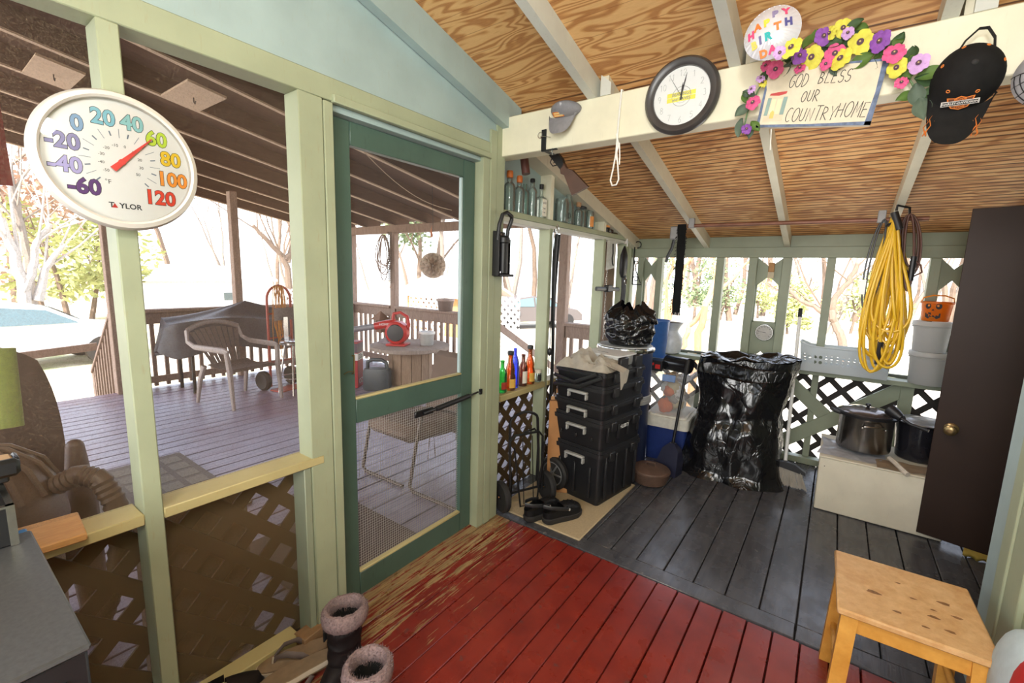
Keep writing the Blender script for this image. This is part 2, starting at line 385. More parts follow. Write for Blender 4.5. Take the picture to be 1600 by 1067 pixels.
# ------------------------------------------------------------------ setting: floors
YB = 2.02                                           # the line of the roof beam and of the change of floor
def planks(x0, x1, y0, y1, z1, th, w, gap, mat_, name, along='y', bev=.003, seed=1):
    r = random.Random(seed); mb = MB(); a0, a1 = (x0, x1) if along == 'y' else (y0, y1); a = a0
    while a < a1 - .02:
        e = min(a + w, a1); dz = r.uniform(-.0015, .0015)
        if along == 'y': mb.box(a, e - gap, y0, y1 + r.uniform(-.004, .004), z1 - th, z1 + dz, bev=bev)
        else: mb.box(x0, x1, a, e - gap, z1 - th, z1 + dz, bev=bev)
        a = e
    return mb.build(name, mat_)
struct(planks(-.02, 2.2, -1.6, YB + .02, 0, .025, .098, .003, m_redf, 'floor'), 'worn red-painted plank floor in front of the roof beam', 'floor')
mb = MB(); mb.use(m_greyf)
a = -.09
while a < 2.98: mb.box(a, a + .138, YB + .128, 4.3, -.03, random.uniform(-.002, .001), bev=.003); a += .143
x = -.09
mb.box(-.09, 1.62, YB + .024, YB + .122, -.03, .004, bev=.003); mb.box(1.625, 2.98, YB + .024, YB + .122, -.03, .003, bev=.003)
struct(mb.build('floor'), 'charcoal-painted plank floor of the back half of the porch', 'floor')
m_dark = plain('dark_void_wood', (.012, .010, .009), .9)
mb = MB(); mb.box(-.1, 3.0, -1.6, 4.3, -.09, -.032); struct(mb.build('subfloor', m_dark), 'dark subfloor seen in the gaps between the floor planks', 'subfloor')

# ------------------------------------------------------------------ setting: ceiling, rafters, beam
PITCH = .243
def zc(y): return 2.375 - PITCH * (y - 2.0)
def slab(mb, x0, x1, y0, y1, dz0, dz1):
    mb.add([(x0, y0, zc(y0) + dz0), (x1, y0, zc(y0) + dz0), (x1, y1, zc(y1) + dz0), (x0, y1, zc(y1) + dz0),
            (x0, y0, zc(y0) + dz1), (x1, y0, zc(y0) + dz1), (x1, y1, zc(y1) + dz1), (x0, y1, zc(y1) + dz1)],
           [(3, 2, 1, 0), (4, 5, 6, 7), (0, 1, 5, 4), (1, 2, 6, 5), (2, 3, 7, 6), (3, 0, 4, 7)])
mb = MB(); slab(mb, -.12, 3.05, -1.7, YB + .06, 0, .02); struct(mb.build('ceiling', m_ply), 'golden plywood ceiling in front of the roof beam', 'ceiling')
mb = MB(); slab(mb, -.12, 3.05, YB + .06, 4.55, 0, .02); struct(mb.build('ceiling', m_reed), 'dark-striped reeded plywood ceiling behind the roof beam', 'ceiling')
for i, (x0, w, dep, lb) in enumerate(((.066, .045, .15, 'pale blue-green rafter along the gable wall'), (.565, .042, .095, 'white rafter above the grey cap'),
                               (1.172, .042, .095, 'white rafter behind the balloon'), (1.776, .042, .095, 'white rafter above the black cap'), (2.36, .042, .095, 'white rafter nearest the right wall'))):
    mb = MB(); slab(mb, x0, x0 + w, -1.6, YB + .09, -dep, .0)
    struct(mb.build('rafter', m_blue if i == 0 else m_raft), lb, 'rafter')
    if i:
        mb = MB(); slab(mb, x0 + w + .012, x0 + w + .052, YB + .0, 4.29, -.095, 0)
        struct(mb.build('rafter', m_raft2), 'cream ' + ('rafter ending above the crooked tree branch', 'rafter in the middle of the back ceiling', 'rafter the extension cord hangs beside', 'rafter above the brown door')[i - 1], 'rafter')
mb = MB(); slab(mb, -.09, .02, YB + .06, 4.29, -.10, 0); struct(mb.build('rafter', m_raft2), 'cream rafter along the top of the bottle wall', 'rafter')
for x, y, lb in ((.63, 2.0, 'short white block beside the rafter above the grey cap'), (1.245, 2.0, 'short white block beside the rafter behind the balloon'), (1.85, 2.0, 'short white block beside the rafter above the black cap')):
    mb = MB(); mb.add([(x, y, 2.28), (x + .05, y, 2.28), (x + .05, y, 2.33), (x, y, 2.37), (x, y + .04, 2.28), (x + .05, y + .04, 2.28), (x + .05, y + .04, 2.33), (x, y + .04, 2.37)],
                      [(0, 1, 2, 3), (7, 6, 5, 4), (0, 4, 5, 1), (1, 5, 6, 2), (2, 6, 7, 3), (3, 7, 4, 0)]); struct(mb.build('rafter_block', m_raft), lb, 'block')
mb = MB(); mb.box(.03, 2.95, 2.0, 2.09, 2.082, 2.28, bev=.004); struct(mb.build('roof_beam', m_cream), 'cream-painted roof beam crossing the porch', 'beam')

# ------------------------------------------------------------------ setting: left wall
FX = .07
def gable_poly(y0, y1, zb): return [(y0, zb), (y1, zb), (y1, zc(y1) - .01), (y0, zc(y0) - .01)]
mb = MB(); mb.prism(gable_poly(-1.6, 2.0, 2.13), .035, fr(FL, (.025, 0, 0))); struct(mb.build('wall_left', m_blue), 'pale blue-green boarded gable above the screen door', 'wall')
mb = MB(); mb.prism(gable_poly(2.02, 4.3, 1.80), .02, fr(FL, (-.11, 0, 0))); struct(mb.build('wall_left', m_blue), 'blue-green boarding behind the bottle shelf', 'wall')
def board(name, x0, x1, y0, y1, z0, z1, m, lb, cat='trim', bev=.003):
    mb = MB(); mb.box(x0, x1, y0, y1, z0, z1, bev=bev); return struct(mb.build(name, m), lb, cat)
board('trim_1', -.02, .068, -1.6, 2.0, 2.055, 2.135, m_sage, 'sage green header over the left windows and screen door')
board('trim_2', .06, .084, .995, 1.90, 2.050, 2.078, m_sage, 'sage green lip over the screen door')
board('trim_3', -.01, .05, .99, 1.86, 2.030, 2.054, m_blue, 'pale blue door stop over the screen door')
board('trim_4', -.02, FX, .359, .405, 0, 2.055, m_sage, 'sage green stud carrying the round thermometer')
board('trim_5', -.02, FX, .868, .958, 0, 2.055, m_sage, 'sage green post between the large window and the screen door')
board('trim_6', -.02, FX + .003, .96, .997, 0, 2.05, m_sage, 'narrow sage green casing along the latch side of the screen door')
board('trim_7', -.02, FX, 1.848, 1.90, 0, 2.055, m_sage, 'sage green casing on the closer side of the screen door')
board('trim_8', -.02, FX + .004, 1.903, 1.955, 0, 2.2, m_sage, 'second sage green board beside the screen door')
board('trim_9', -.09, FX, 1.957, 2.03, 0, 2.24, m_sage, 'sage green corner post under the left end of the beam')
board('trim_10', -.02, FX, -.62, -.575, 0, 2.055, m_sage, 'sage green stud beyond the left edge')
board('trim_11', .064, .104, 1.99, 2.045, 2.28, 2.36, m_blue, 'pale stub of wood on the left end of the beam')
m_sill = painted('worn_sage_sill', (.52, .44, .21), .55, (.50, .32, .12), .7)
board('trim_12', -.035, FX + .002, .405, .917, .715, .748, m_sill, 'worn sage green sill of the large window beside the screen door')
board('trim_13', -.035, FX + .002, -.575, .359, .715, .748, m_sill, 'worn sage green sill behind the black boxes')
board('trim_14', -.02, .064, .838, .8665, 0, .714, m_sage2, 'short green stud under the end of the large window sill')
board('baseboard_left', -.02, .05, .405, .80, 0, .042, m_sill, 'worn sage green plate on the floor under the large window', 'baseboard')
board('baseboard_left', -.02, .05, -.575, .359, 0, .042, m_sill, 'worn sage green plate on the floor behind the black boxes', 'baseboard')
# back part of the left wall
board('trim_15', -.09, 0, 2.03, 2.12, 0, 2.2, m_sage, 'sage green end post of the bottle wall')
board('trim_16', -.09, 0, 2.642, 2.682, 0, 1.775, m_sage, 'sage green stud with the black strap')
board('trim_17', -.09, 0, 3.505, 3.545, 0, 1.775, m_sage, 'sage green stud beside the hanging chain')
board('trim_18', -.09, 0, 4.0, 4.06, 0, 1.775, m_sage, 'sage green stud behind the iron plant bracket')
board('trim_19', -.09, -.03, 4.20, 4.30, 0, 1.775, m_sage, 'sage green corner stud of the back wall')
board('trim_20', -.09, .004, 2.12, 4.25, 1.795, 1.830, m_sage, 'sage green bottle shelf along the left wall', 'shelf')
board('trim_21', -.09, -.002, 2.12, 4.25, 1.765, 1.794, m_raft, 'pale strip under the bottle shelf')
board('trim_22', -.09, .012, 2.12, 2.642, .682, .720, m_sill, 'sage green sill carrying the beer bottles')
board('trim_23', -.09, .005, 2.682, 4.2, .682, .716, m_sill, 'sage green sill behind the tool boxes')
for y, lb in ((2.66, 'pale stud on the bottle shelf beside the white-labelled bottle'), (3.52, 'pale stud on the bottle shelf beside the dark bottle')):
    mb = MB(); mb.add([(-.09, y - .02, 1.83), (-.005, y - .02, 1.83), (-.005, y + .02, 1.83), (-.09, y + .02, 1.83)] + [(a, b, zc(b) - .1) for a, b in ((-.09, y - .02), (-.005, y - .02), (-.005, y + .02), (-.09, y + .02))],
                      [(3, 2, 1, 0), (4, 5, 6, 7), (0, 1, 5, 4), (1, 2, 6, 5), (2, 3, 7, 6), (3, 0, 4, 7)]); struct(mb.build('trim_24' if y < 3 else 'trim_25', m_cream), lb, 'trim')

# lattice, cut to a rectangle
def clip(poly, x0, x1, y0, y1):
    for ax, lim, s in ((0, x0, 1), (0, x1, -1), (1, y0, 1), (1, y1, -1)):
        out = []
        for i in range(len(poly)):
            a, b = poly[i - 1], poly[i]; da, db = s * (a[ax] - lim), s * (b[ax] - lim)
            if (da >= 0) != (db >= 0):
                t = da / (da - db); out.append((a[0] + (b[0] - a[0]) * t, a[1] + (b[1] - a[1]) * t))
            if db >= 0: out.append(b)
        poly = out
        if not poly: return []
    return poly
def lattice(mb, x0, x1, y0, y1, M, pitch=.13, w=.04, th=.006, slope=1.0):
    L = (x1 - x0) + (y1 - y0) + 1; h = w * hypot(1, slope) / 2
    for s, z in ((1, 0), (-1, th)):
        c = -L * 2
        while c < L * 2:
            yb = y0 + c; X0, X1 = x0 - .1, x1 + .1
            f = (lambda x: yb + slope * (x - x0)) if s > 0 else (lambda x: yb - slope * (x - x0) + slope * (x1 - x0))
            p = clip([(X0, f(X0) - h), (X1, f(X1) - h), (X1, f(X1) + h), (X0, f(X0) + h)], x0, x1, y0, y1)
            if len(p) > 2: mb.prism(p, th, M @ T(0, 0, z))
            c += pitch * hypot(1, slope)
for lb, a, b, z0, z1 in (('brown wooden lattice outside below the large window sill', .38, .90, -.04, .70), ('brown wooden lattice outside behind the black boxes', -.58, .37, -.04, .70)):
    mb = MB(); lattice(mb, a, b, z0, z1, fr(FL, (-.075, 0, 0)), .115, .048, .008); struct(mb.build('lattice_panel', m_lat), lb, 'lattice')
mb = MB(); lattice(mb, 2.05, 4.25, -.04, .68, fr(FL, (-.135, 0, 0)), .10, .04, .008); struct(mb.build('lattice_panel', m_lat), 'dark wooden lattice below the sill behind the tool boxes', 'lattice')
def pane(name, pts, m, lb):
    mb = MB(); mb.add(pts, [(0, 1, 2, 3)]); return struct(mb.build(name, m), lb, 'window screen')
def xpane(name, x, y0, y1, z0, z1, m, lb): return pane(name, [(x, y0, z0), (x, y1, z0), (x, y1, z1), (x, y0, z1)], m, lb)
xpane('window_1', -.021, .40, .87, .74, 2.055, m_screen, 'dusty insect screen of the large window beside the screen door')
xpane('window_2', -.021, -.58, .36, .74, 2.055, m_screen, 'dusty insect screen left of the round thermometer')
xpane('window_3', -.022, .40, .87, .0, .715, m_screenlow, 'brown dusty screen below the large window sill')
xpane('window_4', -.022, -.58, .36, .0, .715, m_screenlow, 'brown dusty screen behind the black boxes')
xpane('window_5', -.088, 2.12, 2.65, .71, 1.77, m_screen2, 'insect screen above the beer bottles')
xpane('window_6', -.088, 2.68, 3.51, .71, 1.77, m_screen2, 'insect screen behind the black strap')
xpane('window_7', -.088, 3.54, 4.21, .71, 1.77, m_screen2, 'insect screen behind the hanging chain')
xpane('window_8', -.089, 2.05, 4.21, 0, .69, m_screenlow, 'brown dusty screen below the bottle sill')

# ------------------------------------------------------------------ setting: back wall
BY = 4.25
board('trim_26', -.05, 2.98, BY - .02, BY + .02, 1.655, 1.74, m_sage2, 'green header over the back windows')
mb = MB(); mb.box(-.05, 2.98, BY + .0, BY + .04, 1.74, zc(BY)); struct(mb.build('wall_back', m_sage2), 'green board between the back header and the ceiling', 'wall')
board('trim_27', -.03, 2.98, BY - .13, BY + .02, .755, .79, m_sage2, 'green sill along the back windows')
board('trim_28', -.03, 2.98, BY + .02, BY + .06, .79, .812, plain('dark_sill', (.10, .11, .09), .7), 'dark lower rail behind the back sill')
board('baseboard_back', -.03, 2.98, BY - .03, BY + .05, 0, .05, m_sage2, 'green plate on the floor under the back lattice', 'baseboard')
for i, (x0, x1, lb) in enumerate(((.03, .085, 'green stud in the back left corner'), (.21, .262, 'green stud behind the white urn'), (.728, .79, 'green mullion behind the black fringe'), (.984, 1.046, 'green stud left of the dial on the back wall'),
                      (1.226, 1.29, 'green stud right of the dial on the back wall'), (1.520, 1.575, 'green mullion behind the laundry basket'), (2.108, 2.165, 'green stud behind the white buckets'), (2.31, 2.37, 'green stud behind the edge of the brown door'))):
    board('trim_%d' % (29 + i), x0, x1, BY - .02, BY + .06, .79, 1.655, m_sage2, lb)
for i, (a, b, lb) in enumerate(((.085, .21, 'cut-out picket panel in the back left corner'), (1.046, 1.226, 'cut-out picket panel behind the dial on the back wall'), (2.165, 2.31, 'cut-out picket panel above the white buckets'))):
    w = b - a; c = a + w / 2; mb = MB(); M = fr(FB, (0, BY + .04, 0))
    mb.prism([(a, 1.655), (a, 1.42), (c, 1.505), (b, 1.42), (b, 1.655), (c, 1.58)], .018, M)
    mb.prism([(a, 1.13), (a, .79), (c, .875), (b, .79), (b, 1.13)], .018, M)
    mb.prism([(a, 1.43), (a, 1.12), (a + .012, 1.12), (a + .012, 1.43)], .018, M); mb.prism([(b - .012, 1.43), (b - .012, 1.12), (b, 1.12), (b, 1.43)], .018, M)
    struct(mb.build('trim_%d' % (37 + i), m_sage2), lb, 'panel')
mb = MB(); lattice(mb, -.03, 2.95, .04, .80, fr(FB, (0, BY + .075, 0)), .125, .042, .008, 1.0); struct(mb.build('lattice_panel', m_dark_lat), 'black diagonal lattice under the back windows', 'lattice')
for i, (p, q, w, lb) in enumerate((((2.10, .73), (1.30, .09), .105, 'green diagonal brace rising behind the steel pot'), ((1.28, .73), (1.70, .36), .10, 'green diagonal brace falling behind the broom'),
                         ((.60, .30), (1.06, .72), .10, 'green diagonal brace behind the blue and white cooler'))):
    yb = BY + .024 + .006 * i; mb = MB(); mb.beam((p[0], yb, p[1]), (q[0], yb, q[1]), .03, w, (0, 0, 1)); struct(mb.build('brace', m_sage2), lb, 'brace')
board('trim_40', 1.52, 1.565, BY + .02, BY + .06, .05, .755, m_sage2, 'thin green stud under the laundry basket')
board('trim_41', 2.06, 2.135, BY - .01, BY + .06, .05, .755, m_sage2, 'green stud under the white buckets')
pane('window_9', [(.02, BY + .062, .79), (2.95, BY + .062, .79), (2.95, BY + .062, 1.655), (.02, BY + .062, 1.655)], m_back, 'fine insect screen along the back windows')

# ------------------------------------------------------------------ setting: right side and behind the camera
board('wall_right', 2.17, 2.28, -1.6, 2.2, -.03, 3.2, m_sage, 'sage green house wall at the right edge', 'wall')
board('trim_42', 2.158, 2.2, 2.10, 2.245, 0, 2.3, m_blue, 'pale blue-green edge board at the end of the house wall')
board('trim_43', 2.148, 2.18, 2.02, 2.10, 0, 2.3, m_sage, 'sage green corner board at the end of the house wall')
board('trim_44', 2.154, 2.18, 1.90, 2.015, 0, 2.3, m_sage, 'second sage green board on the house wall')
board('wall_right', 2.28, 2.98, 2.2, 2.28, -.03, 2.4, m_sage, 'sage green return wall beside the brown door', 'wall')
board('wall_right', 2.95, 3.03, 2.2, 4.3, -.03, 2.4, m_sage, 'sage green wall behind the brown door', 'wall')
board('wall_front', -.1, 2.3, -1.68, -1.6, -.03, 3.3, m_blue, 'pale wall behind the camera', 'wall')

# ------------------------------------------------------------------ the two doors
d = struct(thing('door_1', '', 'door', (0, 1.845, .008)), 'dark green screen door onto the deck', 'screen door')
def dboard(name, y0, y1, z0, z1, m, x0=-.018, x1=.018): mb = MB(MX.Translation((0, -1.845, -.008))); mb.box(x0, x1, y0, y1, z0, z1, bev=.003); return mb.build(name, m, d)
dboard('stile', 1.0, 1.100, .008, 2.026, m_door); dboard('stile', 1.757, 1.843, .008, 2.026, m_door)
dboard('rail', 1.101, 1.756, 1.938, 2.026, m_door); dboard('rail', 1.101, 1.756, .815, .918, m_door); dboard('rail', 1.101, 1.756, .008, .118, m_door)
dboard('bead', 1.101, 1.756, .918, .928, m_sill, -.006, .02); dboard('bead', 1.101, 1.756, .118, .130, m_sill, -.006, .02)
dboard('bead', 1.745, 1.757, .928, 1.938, m_blue, -.006, .014)
mb = MB(MX.Translation((0, -1.845, -.008))); mb.add([(-.004, 1.1, .92), (-.004, 1.757, .92), (-.004, 1.757, 1.94), (-.004, 1.1, 1.94)], [(0, 1, 2, 3)]); mb.build('insect_screen', m_screen2, d)
mb = MB(MX.Translation((0, -1.845, -.008)))
y = 1.10
while y < 1.757: mb.box(-.0055, -.0041, y - .0007, y + .0007, .115, .82); y += .0125
z = .118
while z < .818: mb.box(-.0041, -.0027, 1.10, 1.757, z - .0007, z + .0007); z += .0125
mb.build('wire_mesh', plain('galvanised_wire', (.42, .38, .33), .5, .3), d)
mb = MB(MX.Translation((0, -1.845, -.008)))
p0, p1 = V((.045, 1.44, .775)), V((.052, 1.78, .80))
mb.tube([p0 + (p1 - p0) * t for t in (.30, .32, 1.0)], [.012, .0135, .0135], 12)
mb.tube([p1, p1 + V((0, .03, .003)), p1 + V((.005, .07, .01))], [.005, .005, .005], 8)
cl = mb.build('door_closer', m_black, d)
mb = MB(MX.Translation((0, -1.845, -.008))); mb.box(.018, .03, 1.42, 1.54, .758, .79, bev=.003); mb.tube([(.04, 1.46, .776), (.045, 1.55, .783)], .008, 8); mb.build('closer_bracket', m_blackm, cl)
mb = MB(MX.Translation((0, -1.845, -.008))); mb.box(.068, .08, 1.845, 1.86, .80, .83); mb.tube([(.07, 1.845, .812), (.085, 1.83, .815)], .006, 8); mb.build('jamb_bracket', m_blackm, cl)
mb = MB(MX.Translation((0, -1.845, -.008))); mb.tube([(.022, 1.085, 1.11), (.035, 1.085, 1.115), (.035, 1.083, 1.04), (.022, 1.083, 1.035)], .0035, 6); mb.tube([(.03, 1.085, 1.045), (.04, 1.05, 1.05), (.045, 1.03, 1.045)], .002, 6); mb.build('hook_latch', plain('tarnished_brass', (.22, .16, .07), .4, .8), d)

m_brown = painted('dark_brown_door_paint', (.030, .016, .011), .5, (.05, .03, .02), .2); m_brown.node_tree.nodes['Principled BSDF'].inputs['Specular IOR Level'].default_value = .25
d2 = struct(thing('door_2', '', 'door', (2.137, 3.383, 0), radians(-13)), 'dark brown solid door at the right with a brass knob', 'door')
mb = MB(); mb.box(0, .78, 0, .036, .035, 1.872, bev=.002); mb.build('door_panel', m_brown, d2)
mb = MB(); M = T(.068, 0, .685) @ MX.Rotation(pi / 2, 4, 'X'); mb.lathe([(.032, 0), (.032, .004), (.026, .01), (.012, .014), (.011, .03), (.022, .038), (.028, .05), (.027, .06), (.018, .066), (.008, .067)], 24, M); mb.build('knob', plain('aged_brass', (.30, .21, .10), .3, .9), d2)
mb = MB()
def foam(u, v):
    x = .20 + .30 * u; return (x, -.012 - .02 * sin(pi * v) - .012 * v * (1 + sin(u * 40)) , .042 - .04 * v + .004 * sin(u * 30) * v)
mb.grid(foam, 60, 6); mb.build('weatherstrip', plain('yellow_foam', (.62, .46, .10), .8), d2, thick=.004)
GZ0 = -.9
# ------------------------------------------------------------------ setting: the deck outside
DZ = -.05
struct(planks(-5.12, -.10, -6.0, 4.66, DZ, .035, .14, .011, m_deckf, 'deck_floor', seed=3), 'weathered deck boards with sky reflection in their colour outside the screens', 'deck')
mb = MB(); mb.box(-5.10, -.10, -6.0, 4.64, -.30, -.10); struct(mb.build('deck_frame', m_dark), 'dark framing under the deck boards', 'deck frame')
def zr(y): return 2.15 + .165 * (4.65 - y)
for i in range(9):
    x = -.5 - .70 * i; mb = MB(); y0, y1 = -6.0, 4.9
    mb.add([(x - .02, y0, zr(y0)), (x + .02, y0, zr(y0)), (x + .02, y1, zr(y1)), (x - .02, y1, zr(y1)), (x - .02, y0, zr(y0) + .14), (x + .02, y0, zr(y0) + .14), (x + .02, y1, zr(y1) + .14), (x - .02, y1, zr(y1) + .14)],
           [(0, 1, 2, 3), (7, 6, 5, 4), (0, 4, 5, 1), (1, 5, 6, 2), (2, 6, 7, 3), (3, 7, 4, 0)])
    struct(mb.build('deck_rafter', m_roofwood), 'brown deck rafter, %s outward from the screen wall' % ('first second third fourth fifth sixth seventh eighth ninth'.split()[i]), 'rafter')
    mb = MB()  # lit underside of the rafter, painted on as a pale strip
    mb.add([(x - .02, y0, zr(y0) - .012), (x + .022, y0, zr(y0) - .012), (x + .022, y1, zr(y1) - .012), (x - .02, y1, zr(y1) - .012), (x - .02, y0, zr(y0)), (x + .022, y0, zr(y0)), (x + .022, y1, zr(y1)), (x - .02, y1, zr(y1))],
           [(0, 1, 2, 3), (7, 6, 5, 4), (0, 4, 5, 1), (1, 5, 6, 2), (2, 6, 7, 3), (3, 7, 4, 0)])
    struct(mb.build('rafter_lit_edge', m_roofpale), 'pale strip painting the lit bottom edge of the %s deck rafter' % ('first second third fourth fifth sixth seventh eighth ninth'.split()[i]), 'strip')
mb = MB(); y0, y1 = -6.0, 4.95
mb.add([(a, b, zr(b) + .14 + d) for d in (0, .02) for a, b in ((-6.3, y0), (-.1, y0), (-.1, y1), (-6.3, y1))], [(3, 2, 1, 0), (4, 5, 6, 7), (0, 1, 5, 4), (1, 2, 6, 5), (2, 3, 7, 6), (3, 0, 4, 7)])
struct(mb.build('deck_roof', m_roofwood), 'brown boarded roof over the deck', 'roof')
mb = MB(); mb.prism([(-1.7, 3.0), (4.9, zc(4.9) - .05), (4.9, zr(4.9) + .16), (-1.7, zr(-1.7) + .16)], .03, fr(FL, (-.135, 0, 0))); mb.box(-.135, -.105, -6.0, -1.6, GZ0, 3.95); struct(mb.build('wall_left', m_roofwood), 'brown boards added to stop sun between the porch roof and the deck roof', 'wall')  # added to block sun coming through the roof gap onto the deck
mb = MB(); mb.box(-6.2, -.11, 4.57, 4.66, 2.03, 2.149, bev=.004); struct(mb.build('deck_beam', m_deckwood), 'brown beam along the far eave of the deck roof', 'beam')
for x, y, lb in ((-2.3, 1.42, 'bare plywood square under the deck rafters beside the thermometer'), (-3.0, .82, 'bare plywood square with a hook under the deck rafters above the thermometer')):
    o = one((lambda m: (m.box(-.25, .25, -.12, .12, -.008, .008, T(x, y, zr(y) - .022) @ MX.Rotation(-.164, 4, 'X')), m)[1])(MB()), 'plywood_square', m_roofpale, lb, 'plywood', kind='structure')
    mb = MB(T(*(-o.location))); z = zr(y) - .03; mb.tube([(x, y, z), (x, y, z - .03), (x + .015, y, z - .045), (x + .03, y, z - .03)], .004, 6); mb.build('hook', m_blackm, o)
mb = MB(); mb.tube([(-.9 - 1.4 * t, 1.2 + 2.9 * t, zr(1.2 + 2.9 * t) - .03 - .22 * sin(pi * t)) for t in [i / 20 for i in range(21)]], .004, 5)
one(mb, 'electric_cable', m_roofpale, 'pale cable sagging under the deck roof', 'cable')
posts = (((-5.05, 1.46, 2.66), 'weathered deck post at the head of the steps'), ((-5.05, 2.78, 2.44), 'weathered deck post behind the covered table'), ((-5.05, 4.6, 2.03), 'weathered corner post of the deck'),
         ((-3.98, 4.6, 2.03), 'weathered deck post with the hanging cords'), ((-.98, 4.6, 2.03), 'weathered deck post behind the black strap'), ((-2.2, 4.6, 2.03), 'weathered deck post hidden beside the door frame'))
for (x, y, h), lb in posts:
    mb = MB(); mb.box(x - .055, x + .055, y - .045, y + .045, DZ, h, bev=.006); struct(mb.build('deck_post', m_rail), lb, 'post')
def railing(a, b, lb, z0=.92, skip=()):
    a, b = V(a), V(b); L = (b - a).length; t = thing('deck_railing', lb, 'railing', (a.x, a.y, DZ), atan2(b.y - a.y, b.x - a.x), kind='structure')
    h = z0 - DZ
    mb = MB(); mb.box(0, L, -.07, .07, h - .035, h, bev=.004); mb.build('top_rail', m_rail, t)
    mb = MB(); mb.box(0, L, -.02, .02, h - .175, h - .037, bev=.003); mb.build('side_rail', m_rail, t)
    mb = MB(); mb.box(0, L, -.02, .02, .07, .15, bev=.003); mb.build('bottom_rail', m_rail, t)
    x = .12; first = None
    while x < L - .04:
        if first is None:
            mb = MB(); mb.box(-.02, .02, -.058, -.021, .02, h - .05, bev=.002); first = mb.build('baluster', m_rail, t); first.location.x = x
        else:
            c = first.copy(); COL.objects.link(c); c.location.x = x
        x += .125
railing((-5.05, 4.55, 0), (-5.05, 1.51, 0), 'weathered deck railing behind the grey covered table')
railing((-2.25, 4.6, 0), (-3.92, 4.6, 0), 'weathered deck railing behind the spool table'); railing((-.12, 4.6, 0), (-.92, 4.6, 0), 'short weathered deck railing seen past the black strap'); railing((-4.03, 4.6, 0), (-4.99, 4.6, 0), 'short weathered deck railing at the far corner')
# steps down to the yard
t = thing('deck_steps', 'weathered steps and sloping handrail down from the deck', 'steps', (-5.12, 1.5, -.9), kind='structure')
mb = MB()
for k in range(4): mb.box(-.02 - .3 * (k + 1), -.02 - .3 * k, -1.4, 0, .60 - .2 * k, .64 - .2 * k, bev=.004); 
mb.build('tread', m_deckwood, t)
mb = MB(); mb.beam((.0, .0, 1.80), (-1.15, 0, .92), .14, .035); mb.build('hand_rail', m_rail, t)
mb = MB(); mb.beam((.0, .0, .80), (-1.15, 0, -.05 + .2), .04, .14); mb.build('bottom_rail', m_rail, t)
mb = MB(); mb.box(-1.20, -1.10, -.05, .05, 0, .96, bev=.005); mb.build('end_post', m_rail, t)
for k in range(8):
    x = -.13 - .125 * k; mb = MB(); mb.box(x - .019, x + .019, -.055, -.018, .80 + x * .6, 1.78 + x * .77, bev=.002); mb.build('baluster', m_rail, t)
a, b = P(8, 560, 0, -6.4), P(152, 541, 0, -6.4); mb = MB(); mb.beam(a, b, .04, .10); struct(mb.build('yard_rail', m_rail), 'weathered rail running beside the deck steps', 'rail')
mb = MB(); mb.beam((-2.15, 4.68, .86), (-1.75, 6.2, -.15), .035, .09); struct(mb.build('stair_rail', m_rail), 'sloping weathered stair rail seen above the beer bottles', 'rail')

# ------------------------------------------------------------------ the yard
GZ = -.9
def ground_mat():
    m, n, b = nodes('dry_yard_ground'); p = coords(n)
    v = nz(n, p, .35, 5, .6); g = nz(n, p, 3, 5, .7)
    c = ramp(n, v, [(.40, (.62, .55, .46)), (.56, (.50, .46, .36)), (.66, (.24, .30, .12))])
    lk(n, mix(n, .3, c, ramp(n, g, [(.3, (.3, .24, .16)), (.7, (.75, .68, .58))])), b.inputs['Base Color']); setp(b, Roughness=.9); return m
mb = MB(); mb.box(-90, 70, -40, 120, GZ - .5, GZ); struct(mb.build('ground', ground_mat()), 'pale sunlit yard ground', 'ground')
mb = MB(); mb.box(-.1, 3.0, -1.6, 4.3, GZ, -.09); struct(mb.build('foundation', m_dark), 'dark base of the porch', 'base')

def bark(name, c): return rough_wood(name, dk(c, .6), c, (2, 2, .5), .9, 5)
BK = [bark('grey_bark', (.26, .22, .19)), bark('brown_bark', (.20, .145, .11)), bark('sun_whitened_bark', (.48, .44, .40))]
m_crape = bark('tan_smooth_bark', (.50, .30, .16))
m_leaf = [plain('pine_green_leaves', (.14, .19, .09), .7, sc=5), plain('yellow_green_leaves', (.36, .39, .15), .7, sc=5), plain('rust_dry_leaves', (.38, .24, .18), .8, sc=5)]
def grow(mb, r, p, d, L, rad, depth, spread, seg=4, up=.12):
    pts = [p]; rr = [rad]; q = V(p); dd = V(d).normalized()
    for i in range(seg):
        dd = (dd + V((r.gauss(0, .13), r.gauss(0, .13), r.gauss(0, .06) + up * .3))).normalized()
        q = q + dd * (L / seg); pts.append(q.copy()); rr.append(rad * (1 - .62 * (i + 1) / seg))
    mb.tube(pts, rr, 6 if depth > 1 else 4)
    if depth <= 0: return
    for k in range(r.randint(3, 5)):
        f = r.uniform(.35, 1.0); i = min(seg - 1, int(f * seg)); a = pts[i].lerp(pts[i + 1], f * seg - i)
        t = (pts[i + 1] - pts[i]).normalized(); o = V((r.gauss(0, 1), r.gauss(0, 1), r.gauss(0, .5))); o = (o - t * o.dot(t)).normalized()
        grow(mb, r, a, t * (1 - spread) + o * spread + V((0, 0, up)), L * r.uniform(.45, .7), rr[i] * .55, depth - 1, spread, 3, up)
def bare(seed, L, rad, m, depth=3, spread=.65, lean=(0, 0, 1), name='bare_tree'):
    r = random.Random(seed); mb = MB(); grow(mb, r, V((0, 0, -.1)), V(lean), L, rad, depth, spread, 5)
    return mb.build(name, m)
